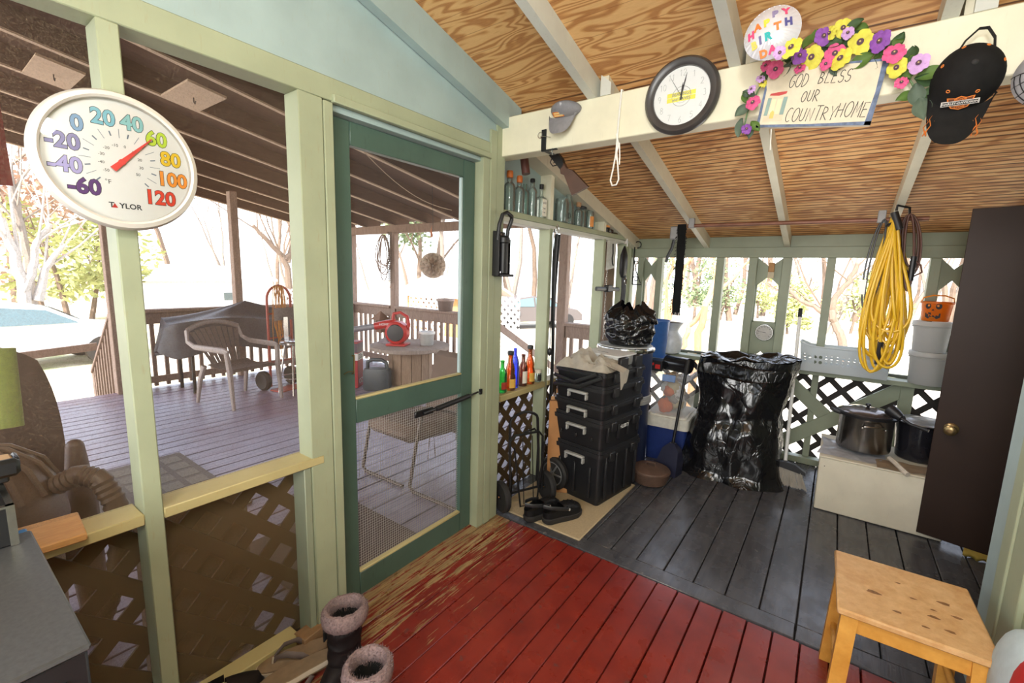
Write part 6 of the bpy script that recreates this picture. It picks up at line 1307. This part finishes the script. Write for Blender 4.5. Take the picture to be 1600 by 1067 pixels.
def toprim(u, v):
    p = V(bigbag(u, 1.0)); c = V((.03, .07, .82)); f = v; q = p.lerp(c, f * .97)
    q.z = p.z + .018 * sin(pi * min(1, f * 2.2)) * (1 + .6 * sin(u * 44)) - .055 * f + .012 * ridged((q.x * 4, q.y * 4, 2), 2.5); return q
mb.grid(toprim, 150, 26, wrap=True); mb.build('gathered_top', m_trash, t, ang=80)
mb = MB(); mb.grid(lambda u, v: (-.26 + .56 * u, -.215 + .02 * sin(u * 7) - .03 * v * sin(pi * u), .845 + .015 * sin(u * 5) - (.06 + .05 * sin(pi * u) ) * v + .03 * u), 30, 6); mb.build('folded_flap', m_trash, t, ang=80, thick=.002)
mb = MB(); mb.grid(lambda u, v: (-.34 - .16 * v + .03 * sin(u * 6), -.14 + .18 * u + .02 * v, .02 + .05 * (1 - v) * sin(pi * u) + .006 * sin(u * 20)), 14, 10); mb.build('trailing_edge', m_trash, t, ang=80, thick=.003)
# broom
t = thing('broom', 'white-handled broom leaning beside the black trash bag', 'broom', (1.445, 3.68, 0)); hd = (P(1251, 482, 1, 4.08) - V((1.445, 3.68, 0)))
b0 = V((-.008, .03, .17)); mb = MB(); mb.tube([b0, b0.lerp(hd, .94)], .012, 12); mb.build('handle', m_white, t)
mb = MB(); mb.tube([b0.lerp(hd, .94), hd], .0145, 12); mb.build('hand_grip', m_black, t)
mb = MB(); mb.loft([[(x, y, z) for x, y in ((-w, -.018), (w, -.018), (w, .018), (-w, .018))] for z, w in ((.125, .105), (.145, .10), (.175, .03))], MX.Rotation(radians(9), 4, 'Y')); mb.build('head', m_black, t)
mb = MB(); r = random.Random(8)
for k in range(260):
    x = r.uniform(-.095, .095); y = r.uniform(-.015, .015); mb.tube([(x, y, .13), (x * 1.25 + .02 + r.gauss(0, .006), y * 1.6 - .01 + r.gauss(0, .005), .004)], .0016, 3)
o = mb.build('bristles', plain('grey_bristle', (.42, .38, .32), .8), t); o['kind'] = 'stuff'
# laundry basket on the sill
t = thing('laundry_basket', 'pale grey plastic basket with round holes on the back sill', 'basket', (1.70, 4.17, .792)); m_bas = translucent('pale_grey_plastic', (.66, .71, .73), .35)
def basket_wall(y0, s):
    mb = MB(); n = 88
    def pt(x, z): return (x * (1 + .06 * z / .2), y0 + s * .10 * z * .3, z)
    xs_ = [-.26 + .52 * i / n for i in range(n + 1)]; holes = [(-.235 + .47 * i / 14, zz + (.0 if zz > .09 else 0)) for i in range(15) for zz in (.075, .115)]
    NZ = 46; dz = .19 / NZ
    for i in range(n * 2):
        for j in range(NZ):
            xa, xb = -.26 + .26 * i / n, -.26 + .26 * (i + 1) / n; za, zb = j * dz, (j + 1) * dz; xm, zm = (xa + xb) / 2, (za + zb) / 2
            if any((xm - hx) ** 2 + (zm - hz) ** 2 < .0115 ** 2 for hx, hz in holes): continue
            zt = 1 + .16 * max(0, abs(xm) - .20) / .06 * (zm / .19)
            mb.add([pt(xa, za * zt), pt(xb, za * zt), pt(xb, zb * zt), pt(xa, zb * zt)], [(0, 1, 2, 3)])
    bmesh.ops.remove_doubles(mb.bm, verts=mb.bm.verts[:], dist=.0004); return mb
basket_wall(-.10, -1).build('front_wall', m_bas, t, thick=.003); basket_wall(.06, 1).build('back_wall', m_bas, t, thick=.003)
mb = MB(); mb.box(-.26, .26, -.10, .06, 0, .004); mb.build('bottom', m_bas, t)
for s in (-1, 1):
    mb = MB(); mb.grid(lambda u, v: (s * .26 * (1 + .06 * v) + s * .004 * sin(pi * u), -.10 + .16 * u + (.006 * (2 * u - 1)) * v, (.19 * 1.16) * v), 6, 6); mb.build('end_wall', m_bas, t, thick=.003)
mb = MB(); mb.tube([(-.277, -.107, .22), (-.21, -.107, .193), (0, -.107, .190), (.21, -.107, .193), (.277, -.107, .22), (.28, -.02, .222), (.277, .067, .22), (.21, .067, .193), (-.21, .067, .193), (-.277, .067, .22), (-.28, -.02, .222)], .006, 8, closed=True); mb.build('rim', m_bas, t)
mb = MB(); mb.box(.13, .21, -.1085, -.106, .135, .175); mb.build('sticker', plain('dark_grey_sticker', (.62, .65, .68), .5), t)
# buckets and pumpkin pail
m_wb = translucent('white_bucket_plastic', (.84, .84, .83), .5)
bucket('lower white bucket with a lid on the back sill beside the brown door', (2.175, 4.145, .792), .098, .108, .215, m_wb)
bucket('upper white bucket stacked under the orange pumpkin pail', (2.160, 4.145, 1.020), .088, .098, .195, m_wb)
t = thing('pumpkin_pail', 'orange pumpkin-face pail on top of the white buckets', 'pail', (2.165, 4.14, 1.230)); m_po = plain('orange_pail', (.95, .30, .02), .4, var=.04)
mb = MB(); mb.lathe([(.066, 0), (.070, .005), (.080, .115), (.086, .118), (.086, .130), (.080, .130), (.078, .128)], 36, cap1=False); mb.build('body', m_po, t, thick=-.002)
mb = MB(); mb.tube([(-.083, 0, .125), (-.075, -.02, .155), (-.03, -.035, .172), (.03, -.035, .172), (.075, -.02, .155), (.083, 0, .125)], .0055, 8, flat=.6); mb.build('handle', m_po, t)
mb = MB()
def onpail(x, z): rr_ = .0705 + .010 * (z / .115); a = x / rr_; return (rr_ * sin(a - .35), -rr_ * cos(a - .35), z)
def decal(poly):
    poly = [(x * 1.25, .062 + (z - .050) * 1.22) for x, z in poly]
    vs = [onpail(x, z) for x, z in poly]; n = len(vs); mb.add([tuple(V(v) * 1) for v in vs] + [(v[0] * 1.008, v[1] * 1.008, v[2]) for v in vs], [tuple(range(n, 2 * n))] + [(i, (i + 1) % n, n + (i + 1) % n, n + i) for i in range(n)])
def disc(cx, cz, a, b, n=12): return [(cx + a * cos(2 * pi * i / n), cz + b * sin(2 * pi * i / n)) for i in range(n)]
for q in (disc(-.022, .082, .013, .016), disc(.022, .082, .013, .016), [(-.006, .058), (.006, .058), (0, .068)], [(-.030, .030), (-.018, .040), (-.018, .024)], [(-.018, .040), (-.006, .034), (-.006, .046), (-.018, .048)], [(-.032, .022), (-.02, .014), (.0, .012), (.02, .014), (.032, .022), (.032, .044), (.026, .044), (.024, .030), (.014, .034), (.012, .024), (.002, .034), (-.002, .024), (-.012, .034), (-.014, .024), (-.024, .034), (-.028, .044), (-.032, .044)]): decal(q)
mb.build('face', m_ink, t)
mb = MB()
for q in (disc(-.019, .085, .005, .006), disc(.019, .085, .005, .006)):
    vs = [tuple(c * (1.012 if i < 2 else 1) for i, c in enumerate(onpail(x * 1.25, .062 + (z - .050) * 1.22))) for x, z in q]; mb.add(vs, [tuple(range(len(vs)))])
mb.build('eye_highlight', m_po, t)
# white chest with pots
m_chest = painted('aged_white_paint', (.72, .66, .52), .5, (.45, .30, .15), .25)
t = thing('white_chest', 'low aged-white wooden chest carrying the pots by the brown door', 'chest', (1.635, 3.405, 0), radians(0)); mb = MB(); mb.box(0, .62, 0, .52, .002, .355, bev=.006); mb.build('body', m_chest, t)
mb = MB(); mb.box(-.004, .624, -.004, .524, .355, .365, bev=.003); mb.build('top_board', m_chest, t)
mb = MB(); mb.cyl((-.001, .04, .29), (.004, .04, .29), .004, n=8); mb.cyl((.03, -.001, .30), (.03, .004, .30), .003, n=8); mb.build('nail', m_blackm, t)
mb = MB(); mb.grid(lambda u, v: (1.615 + .33 * u + .03 * sin(v * 3), 3.44 + .36 * v, .368 + .012 * abs(noise.noise(V((u * 6, v * 6, 1)))) + .02 * (1 - u) ** 4 * abs(sin(v * 6))), 20, 20); one(mb, 'plastic_sheet', plain('pale_plastic_sheet', (.72, .72, .76), .2), 'crumpled pale plastic sheet under the steel stockpot', 'sheet', thick=.002)
mb = MB(); mb.grid(lambda u, v: (1.92 + .32 * u, 3.39 + .16 * v + .05 * u, .366 + .004 + .02 * abs(noise.noise(V((u * 4, v * 3, 7))))), 14, 8); one(mb, 'brown_bag', plain('tan_paper_bag', (.48, .36, .24), .75), 'crumpled tan paper in front of the black pot', 'paper', thick=.004)
mb = MB(); mb.tube([(1.985, 3.53, .40), (2.01, 3.46, .395), (2.045, 3.40, .375), (2.06, 3.375, .368)], .014, 8); one(mb, 'pale_hose', plain('pale_hose_plastic', (.62, .55, .46), .5), 'short pale hose draped over the chest between the two pots', 'hose')
t = thing('stockpot', 'stainless steel stockpot with a glass lid on the white chest', 'pot', (1.855, 3.68, .390), radians(15)); m_ss = plain('stainless_steel', (.52, .50, .48), .22, 1.0, .05, 60)
mb = MB(); mb.lathe([(.13, 0), (.142, .006), (.145, .02), (.145, .215), (.150, .222), (.150, .228)], 56, cap1=False); mb.build('pot', m_ss, t, thick=-.002)
mb = MB(); mb.lathe([(.148, .222), (.162, .224), (.164, .238), (.156, .246), (.148, .246)], 56, cap0=False, cap1=False); mb.build('lid_rim', m_black, t)
mb = MB(); mb.lathe([(.152, .246), (.12, .262), (.06, .272), (.001, .276)], 48, cap0=False); mb.build('lid', plain('smoked_lid', (.10, .08, .075), .12, .5), t)
mb = MB(); mb.lathe([(.008, .274), (.010, .284), (.016, .290), (.014, .300), (.004, .302)], 16); mb.build('knob', m_black, t)
mb = MB(); mb.tube([(-.06, -.137, .175), (-.055, -.158, .182), (-.03, -.166, .186), (.03, -.166, .186), (.055, -.158, .182), (.06, -.137, .175)], .0055, 8); mb.sph((-.06, -.14, .170), .009, 8, 6); mb.sph((.06, -.14, .170), .009, 8, 6); mb.build('front_handle', m_ss, t)
for s in (-1, 1): mb = MB(); mb.tube([(s * .15, -.03, .226), (s * .185, -.025, .235), (s * .19, .025, .235), (s * .15, .03, .226)], .012, 8); mb.build('lid_handle', m_black, t)
t = thing('black_pot', 'black enamel pot with a grey lid between the stockpot and the brown door', 'pot', (2.135, 3.75, .367)); mb = MB(); mb.lathe([(.10, 0), (.108, .008), (.128, .23), (.136, .236), (.136, .242)], 48); mb.build('pot', plain('black_enamel', (.012, .012, .016), .16), t)
mb = MB(); mb.lathe([(.139, .243), (.139, .249), (.12, .256), (.085, .252), (.06, .262), (.03, .264), (.001, .262)], 48); mb.build('lid', plain('grey_pot_lid', (.36, .36, .36), .28, .7), t)
t = thing('ladle', 'black cup-ended scoop lying across the two pots', 'scoop', (2.0, 3.60, .640)); M = MX.Rotation(radians(-35), 4, 'Z'); mb = MB(M); mb.lathe([(.022, -.035), (.032, .0), (.036, .045), (.032, .045), (.026, .0)], 20, T(0, -.02, .03) @ MX.Rotation(radians(-62), 4, 'Y')); mb.build('cup', m_black, t)
mb = MB(M); mb.tube([(.02, -.02, .02), (.08, -.02, -.008), (.17, -.01, -.020)], .010, 8); mb.build('handle', m_black, t)
# hanging pipe, cord, fringe
a, b = P(1075, 353, 1, 3.55), P(1452, 341, 1, 3.55); t = thing('hanging_pipe', 'rusty brown pipe hung across under the back rafters', 'pipe', a); mb = MB(); mb.cyl((0, 0, 0), b - a, .0135, n=14); mb.build('pipe', plain('rusty_pipe', (.22, .10, .065), .5, .3, .3, 10), t)
for f in (.02, .84): q = (b - a) * f; mb = MB(); mb.box(q.x - .02, q.x + .02, q.y - .017, q.y + .017, q.z - .017, q.z + .055, bev=.003); mb.build('hanger', m_zinc, t)
r = random.Random(12); m_yc = plain('yellow_cord', (.72, .44, .02), .42, var=.05)
t = thing('extension_cord', 'thick bundle of yellow extension cord hung on the pipe', 'cord', (1.835, 3.52, 1.86)); mb = MB()
for k in range(19):
    bot = r.uniform(-.96, -.72) if k % 3 else r.uniform(-.74, -.58); w = r.uniform(.02, .115); cx = .03 + r.uniform(-.05, .06); yy = r.uniform(-.055, .045); ph = r.uniform(-.03, .03); pts = []
    for i in range(40):
        a_ = 2 * pi * i / 40; s = (1 - cos(a_)) / 2; pts.append((cx * s + w * sin(a_) * (s ** .8) * 1.25 + ph * sin(a_ * 2) * s + .012 * sin(k), yy + .012 * sin(a_ * 2 + k), bot * s - .01 * s))
    mb.tube(pts, .0082, 7, closed=True)
mb.build('coil', m_yc, t)
mb = MB(); mb.tube([(-.01, -.062, .02), (.025, -.065, -.08)], .019, 10); mb.tube([(.02, -.02, -.88), (.022, -.03, -.74)], .015, 8); mb.build('plug', m_black, t)
mb = MB(); mb.tube([(.0, -.045, .03), (.0, -.05, .06), (.06, .0, .05), (.07, .05, .0), (.02, .055, -.04), (-.03, .0, -.05), (0, -.05, -.03)], .007, 6); mb.build('tie', m_black, t)
t = thing('power_cord', 'dark brown extension cord hung on the right of the yellow bundle', 'cord', (1.90, 3.52, 1.87)); mb = MB()
for k in range(6):
    bot = r.uniform(-.44, -.30); w = r.uniform(.02, .05); pts = [(.02 * (1 - cos(2 * pi * i / 28)) + w * sin(2 * pi * i / 28), -.03 + .012 * k, bot * (1 - cos(2 * pi * i / 28)) / 2) for i in range(28)]; mb.tube(pts, .0055, 6, closed=True)
mb.tube([(.03, -.03, -.25), (.08, -.03, -.29), (.09, -.03, -.33), (.05, -.02, -.36)], .005, 6); mb.build('coil', plain('dark_brown_cord', (.10, .035, .02), .5), t)
mb = MB(); mb.cyl((.045, -.03, -.24), (.045, -.03, -.38), .014, n=10); mb.build('socket', m_black, t)
t = thing('power_cord', 'black cord with a white tag hung on the left of the yellow bundle', 'cord', (1.79, 3.53, 1.85)); mb = MB()
for k in range(2): mb.tube([(-.03 * (1 - cos(2 * pi * i / 28)) / 2 + .06 * sin(2 * pi * i / 28) * (.4 + .3 * k), .0 + .012 * k, (-.50 - .04 * k) * (1 - cos(2 * pi * i / 28)) / 2) for i in range(28)], .005, 6, closed=True)
mb.build('coil', m_black, t); mb = MB(); mb.box(-.075, -.045, -.02, -.018, -.45, -.36); mb.build('tag', m_white, t)
t = thing('black_fringe', 'long black fringed strip hanging from the end of the pipe', 'strip', (.605, 3.55, 1.87)); mb = MB(); n = 40
mb.grid(lambda u, v: ((u - .5) * (.062 + .004 * sin(v * 30)) + .01 * v, .01 * sin(v * 5), -.66 * v - .012 * (v > .97) * sin(u * 25)), 8, n); mb.build('strip', plain('black_fabric', (.010, .010, .010), .9), t, thick=.012)
mb = MB(); r = random.Random(3)
for k in range(90): s = r.choice((-1, 1)); z = -r.uniform(.02, .66); mb.tube([(s * .031, r.uniform(0, .012), z), (s * (.036 + r.random() * .006), r.uniform(0, .012), z - .008)], .0025, 4)
for k in range(12): x = -.02 + .05 * k / 11; mb.tube([(x, .006, -.66), (x + r.gauss(0, .004), .006, -.685)], .003, 4)
o = mb.build('fringe', m_black, t); o['kind'] = 'stuff'
t = thing('metal_pulley', 'grey metal pulley with a black tail beside the black fringe', 'pulley', (.545, 3.58, 1.76)); mb = MB(); mb.box(-.03, .03, -.02, .02, 0, .10, bev=.008); mb.build('case', m_zinc, t); mb = MB(); mb.tube([(0, 0, 0), (-.01, 0, -.06), (-.04, 0, -.13), (-.045, 0, -.17)], .012, 8, flat=.4); mb.build('tail', m_black, t)
# dial and brush on the back wall
t = thing('wall_dial', 'round silver dial with a pale face on the back wall panel', 'dial', (1.150, 4.272, 1.04)); F = fr(FB); mb = MB(F); mb.lathe([(.05, 0), (.068, .0), (.070, .02), (.066, .030), (.060, .030), (.059, .022)], 40, cap1=False); mb.build('case', m_steel, t)
mb = MB(F); mb.lathe([(.0005, .021), (.06, .021), (.06, .018)], 40); mb.build('face', plain('grey_dial', (.48, .46, .43), .5), t)
mb = MB(F)
for k in range(11): a_ = radians(220 - 26 * k); mb.box(.042, .054, -.0012, .0012, .021, .0222, RZ(a_))
mb.build('scale_marks', m_ink, t)
mb = MB(F); mb.prism([(-.012, -.002), (.048, -.0006), (.048, .0006), (-.012, .002)], .001, RZ(radians(172)) @ T(0, 0, .0235)); mb.build('needle', m_ink, t)
t = thing('whisk_brush', 'wooden-handled paintbrush hung in the cut-out panel above the dial', 'brush', (1.150, 4.255, 1.49)); mb = MB(); mb.box(-.022, .022, -.008, .008, .05, .125, bev=.004); mb.build('handle', plain('tan_wood', (.42, .22, .08), .6), t); mb = MB(); mb.box(-.022, .022, -.007, .007, .0, .05); mb.build('bristles', plain('pale_bristle', (.58, .50, .36), .9), t)
# ------------------------------------------------------------------ foreground
m_pine = rough_wood('golden_pine', (.60, .26, .035), (.76, .40, .085), (1, 1, 1), .42, 5)
m_pinetop = rough_wood('worn_golden_pine', (.56, .28, .09), (.74, .48, .23), (1.0, 1.0, 1), .5, 7)
t = thing('wooden_stool', 'golden pine stool with a worn stained seat at the lower right', 'stool', (1.90, 1.845, 0), radians(1.5))
mb = MB(); mb.box(-.185, .185, -.19, .19, .428, .450, bev=.005); st = mb.build('seat', m_pinetop, t)
r = random.Random(21)
for x, y, s in ((-.085, -.03, .012), (-.03, -.10, .007), (.02, .01, .006), (.06, -.06, .009), (.10, .04, .010), (.09, -.11, .008), (-.01, .08, .005), (.12, -.02, .008), (.03, -.13, .006), (.065, -.02, .005)):
    mb = MB(); mb.add([(x + s * 1.6 * cos(a) * (1 + .3 * sin(a * 3 + x * 50)), y + s * .8 * sin(a), .4503) for a in [2 * pi * i / 14 for i in range(14)]], [tuple(range(14))]); mb.build('stain', plain('seat_stain', (.24, .11, .035), .6, var=.4, sc=90), st)
for sx in (-1, 1):
    for sy in (-1, 1):
        mb = MB(); a = .150; mb.loft([[(sx * a * k + dx, sy * .155 * k + dy, z) for dx, dy in ((-.022, -.019), (.022, -.019), (.022, .019), (-.022, .019))] for z, k in ((0, 1.10), (.428, 1.0))]); mb.build('leg', m_pine, t)
for sy in (-1, 1): mb = MB(); mb.box(-.135, .135, sy * .155 - .010, sy * .155 + .010, .368, .428, bev=.002); mb.build('apron', m_pine, t)
for sx in (-1, 1): mb = MB(); mb.box(sx * .150 - .010, sx * .150 + .010, -.14, .14, .368, .428, bev=.002); mb.build('apron', m_pine, t)
for sx in (-1, 1): mb = MB(); mb.tube([(sx * .158, -.16, .17), (sx * .158, .16, .17)], .011, 10); mb.build('rung', m_pine, t)
mb = MB(); mb.tube([(-.155, .160, .215), (.155, .160, .215)], .011, 10); mb.build('rung', m_pine, t)
# boots with fur rims
m_boot = plain('dark_quilted_boot', (.022, .016, .017), .6, var=.25, sc=20); m_fur = plain('mauve_fur', (.25, .175, .175), .95, var=.35, sc=160); m_lin = plain('black_lining', (.008, .008, .008), .95)
def boot(lb, loc, rz, tag_=False):
    t = thing('boot', lb, 'boot', loc, rz, 'pair of fur-rimmed boots')
    def sect(z):                                     # centre, half length, half width
        if z < .09: f = z / .09; return (.055 - .045 * f ** 2, .135 - .060 * f ** 2.2, .046 - .0 * f)
        f = (z - .09) / .15; return (.010 - .010 * f, .072 - .004 * sin(pi * f), .047 + .010 * f)
    L = []
    for i in range(25):
        z = .018 + .222 * i / 24; c, a, b = sect(z); w = 1 + .035 * sin(i * 1.35) * (i > 6); L.append([(c + a * w * cos(q), b * w * sin(q) * (1 if cos(q) < 0 or z > .09 else (1 - .18 * cos(q))), z + .006 * sin(2 * q + i) * (i > 5)) for q in [2 * pi * k / 32 for k in range(32)]])
    mb = MB(); mb.loft(L, cap1=False); mb.build('shaft', m_boot, t, thick=-.003)
    mb = MB(); c, a, b = sect(.018); mb.loft([[(c + (a + e) * cos(q), (b + e) * sin(q), z) for q in [2 * pi * k / 32 for k in range(32)]] for z, e in ((0, .002), (.008, .006), (.022, .005))]); mb.build('sole', m_rubber, t)
    r = random.Random(int(loc[0] * 1000)); mb = MB(); n = 56; rings = []
    for k in range(n):
        q = 2 * pi * k / n; cx, cy = .0 + .072 * cos(q), .061 * sin(q); rings.append([(cx * (1 + (.21 * cos(p)) * (1 + .12 * r.random())), cy * (1 + (.24 * cos(p)) * (1 + .12 * r.random())), .245 + .030 * sin(p) * (1 + .18 * r.random()) + .010 * cos(q)) for p in [2 * pi * j / 10 for j in range(10)]])
    mb.loft(rings + [rings[0]], None, False, False); fu = mb.build('fur_rim', m_fur, t)
    mb = MB()
    for k in range(1500):
        q = r.uniform(0, 2 * pi); p = r.uniform(0, 2 * pi); a = V((.072 * cos(q) * (1 + .21 * cos(p)), .061 * sin(q) * (1 + .24 * cos(p)), .245 + .030 * sin(p) + .010 * cos(q))); n_ = V((cos(q) * cos(p), sin(q) * cos(p), sin(p))); b = a + n_ * r.uniform(.005, .010) + V((r.gauss(0, .003), r.gauss(0, .003), r.gauss(0, .003)))
        s = n_.orthogonal().normalized() * .0013; mb.add([a - s, a + s, b], [(0, 1, 2)])
    h = mb.build('fur_hair', m_fur, fu); h['kind'] = 'stuff'
    mb = MB(); mb.lathe([(.001, .10), (.9, .10), (.95, .245)], 24, MX.Diagonal((.062, .050, 1, 1)), cap1=False); mb.build('lining', m_lin, t)
    mb = MB(); mb.box(.02, .045, -.062, -.056, .15, .235, bev=.003); mb.build('zip_tab', m_lin, t)
    if tag_: mb = MB(); mb.box(-.012, .008, .030, .032, .175, .205, MX.Rotation(.2, 4, 'X')); mb.build('tag', m_white, t)
    return t
boot('dark quilted boot with a mauve fur rim standing beside the screen door', (.315, .830, .003), radians(-68)); boot('dark quilted boot with a mauve fur rim at the bottom edge beside the flip-flops', (.575, .735, .003), radians(-52), True)
# flip-flops
m_ff = plain('taupe_foam_sole', (.24, .165, .10), .75, var=.15); m_ffe = plain('cream_sole_edge', (.55, .46, .36), .8); m_ffs = plain('brown_thong_strap', (.13, .095, .085), .7)
def flip(lb, loc, rz, strap=True, tilt=0):
    t = thing('flip_flop', lb, 'sandal', loc, rz, 'pair of taupe flip-flops')
    def out(k): return [(.145 * cos(a) * k, (.046 + .008 * cos(a)) * sin(a) * k * (1 - .15 * math.exp(-((cos(a) + .1) / .35) ** 2)), 0) for a in [2 * pi * i / 40 for i in range(40)]]
    MM = MX.Rotation(tilt, 4, 'X')
    mb = MB(MM); mb.loft([[(x, y, z) for x, y, _ in out(k)] for z, k in ((0, .98), (.004, 1.0), (.016, 1.0))]); mb.build('sole_edge', m_ffe, t)
    mb = MB(MM); mb.loft([[(x, y, z) for x, y, _ in out(k)] for z, k in ((.0162, .96), (.021, .955), (.0225, .93))]); mb.build('footbed', m_ff, t)
    mb = MB(MM); mb.loft([[(x, y, z) for x, y, _ in out(k)] for z, k in ((-.003, .94), (-.0004, .965))]); mb.build('outsole', m_ff, t)
    if strap:
        for s in (-1, 1): mb = MB(MM); mb.tube([(.085, 0, .022), (.075, s * .008, .045), (.045, s * .026, .058), (.0, s * .042, .045), (-.025, s * .043, .020)], [.004, .008, .012, .012, .010], 8, flat=.35); mb.build('strap', m_ffs, t)
        mb = MB(MM); mb.tube([(.088, 0, .020), (.085, 0, .045)], .0035, 6); mb.build('toe_post', m_ffe, t)
    return t
flip('taupe flip-flop with a brown thong strap lying by the worn floor plate', (.115, .760, .004), radians(-110)); flip('taupe flip-flop overturned against the tall fur-rimmed boot', (.215, .715, .060), radians(-104), tilt=radians(180 + 8))
t = thing('slip_on_shoe', 'dark shoe toe at the bottom edge left of the flip-flops', 'shoe', (.085, .505, .003), radians(78)); mb = MB()
mb.loft([[(.13 * cos(a) * k, .045 * sin(a) * k, z) for a in [2 * pi * i / 32 for i in range(32)]] for z, k in ((0, .97), (.01, 1.02), (.018, 1.02))]); mb.build('sole', m_rubber, t)
mb = MB(); mb.grid(lambda u, v: (.125 * (.0 + 1.0 * v) if False else .02 + .105 * v ** .8, .044 * math.sqrt(max(0.001, 1 - (max(0, v - .1) / .92) ** 2)) * cos(pi * u), .018 + (.062 - .03 * v) * sin(pi * u) * (1 if v < .97 else .4)), 16, 12); mb.build('upper', plain('dark_shoe_cloth', (.03, .02, .018), .8), t, thick=.003)
mb = MB(); mb.grid(lambda u, v: (-.125 * abs(sin(pi * u)) ** .8 + .02, .044 * cos(pi * u), .018 + .05 * v), 20, 3); mb.build('heel', m_boot, t, thick=.003)
# scraps of wood
mb = MB(); o_ = V((.025, .185, .7485)); mb.box(-.075, .082, -.075, .052, 0, .020, T(*o_) @ RZ(radians(-4)), .003); one(mb, 'wood_scrap', rough_wood('orange_wood', (.52, .24, .07), (.68, .38, .15), (2, .6, 2), .6, 8), 'short orange board lying on the worn window sill beside the black box', 'board')
mb = MB(); mb.box(-.034, .034, -.052, .052, 0, .045, T(.062, .84, .001) @ RZ(radians(6)), .003); one(mb, 'wood_block', rough_wood('brown_block_wood', (.22, .12, .055), (.32, .19, .09), (2, .6, 2), .7, 8), 'brown wood block on the floor at the end of the worn plate', 'block')
# black boxes at the lower left
zb = .85; a, b = P(57, 848, 2, zb), P(145, 1003, 2, zb); m_btop = plain('dark_grey_steel_top', (.095, .098, .102), .38, .3, .15, 120); y1 = (a.y + b.y) / 2
t = thing('black_cabinet', 'large black box with a dull grey metal top at the lower left', 'cabinet', ((a.x + b.x) / 2 - .04, y1 - .30, 0)); w = (b.x - a.x) / 2 + .04
mb = MB(); mb.box(-w, w - .006, -.30, .296, .0, zb - .012, bev=.004); mb.build('body', m_black, t)
mb = MB(); mb.box(-w, w, -.30, .30, zb - .012, zb, bev=.003); mb.build('top', m_btop, t)
mb = MB(); mb.box(w - .006, w - .002, .02, .27, .1, zb - .05, bev=.001); mb.build('door', plain('black_gloss_door', (.01, .01, .011), .2), t)
q = P(30, 849, 2, zb + .001); zt = P(19, 785, 1, q.y).z
t = thing('black_case', 'small black case with bright edges standing on the black cabinet', 'case', (q.x - .10, q.y - .15, zb + .001)); h = zt - zb
mb = MB(); mb.box(-.10, .10, -.15, .15, 0, h, bev=.003); mb.build('body', m_black, t)
mb = MB(); mb.box(.088, .1012, .138, .1512, -.0, h + .001); mb.box(.09, .101, -.15, .15, h - .004, h + .001); mb.box(-.10, .10, .14, .151, h - .004, h + .001); mb.build('edge_trim', m_steel, t)
mb = MB(); mb.cyl((.10, .11, h - .03), (.104, .11, h - .03), .005, n=10); mb.build('screw', m_chrome, t)
q2 = P(33, 716, 2, zt + .06); t = thing('padded_lid', 'tan board with a black padded edge lying on the black case', 'board', (q2.x - .12, q2.y - .16, zt + .002))
mb = MB(); mb.box(.045, .10, -.15, .150, .040, .055, bev=.004); mb.build('board', plain('tan_hardboard', (.55, .36, .19), .7), t)
mb = MB(); mb.box(.10, .122, -.155, .158, .018, .060, bev=.008); mb.box(.045, .10, .15, .160, .03, .056, bev=.004); mb.box(.05, .10, -.14, .14, .0, .040, bev=.004); mb.build('padded_edge', m_black, t)
mb = MB(); mb.box(-.012, .018, -.012, .012, 0, .02, T(*P(33, 842, 2, .775)), .003); one(mb, 'blue_clip', plain('blue_clip_plastic', (.03, .20, .50), .4), 'small blue plastic clip between the black case and the sill', 'clip')
# red cushion against the house wall
t = thing('red_cushion', 'red cushion with a rounded pale blue border at the lower right edge', 'cushion', (2.113, 1.60, .25), 0); c = V((0, .0, .17))
mb = MB(); mb.sph((0, 0, .15), (.056, .17, .185), 24, 14); mb.build('border', plain('pale_blue_plush', (.50, .60, .62), .9, var=.08), t)
mb = MB(); mb.sph((-.002, -.105, .205), (.050, .125, .135), 24, 14); mb.build('panel', plain('bright_red_cloth', (.55, .012, .015), .7), t)
mb = MB(); mb.box(2.082, 2.166, 1.38, 1.66, 0, .214, bev=.004); one(mb, 'low_crate', m_pine, 'low pine crate under the red cushion by the house wall', 'crate')
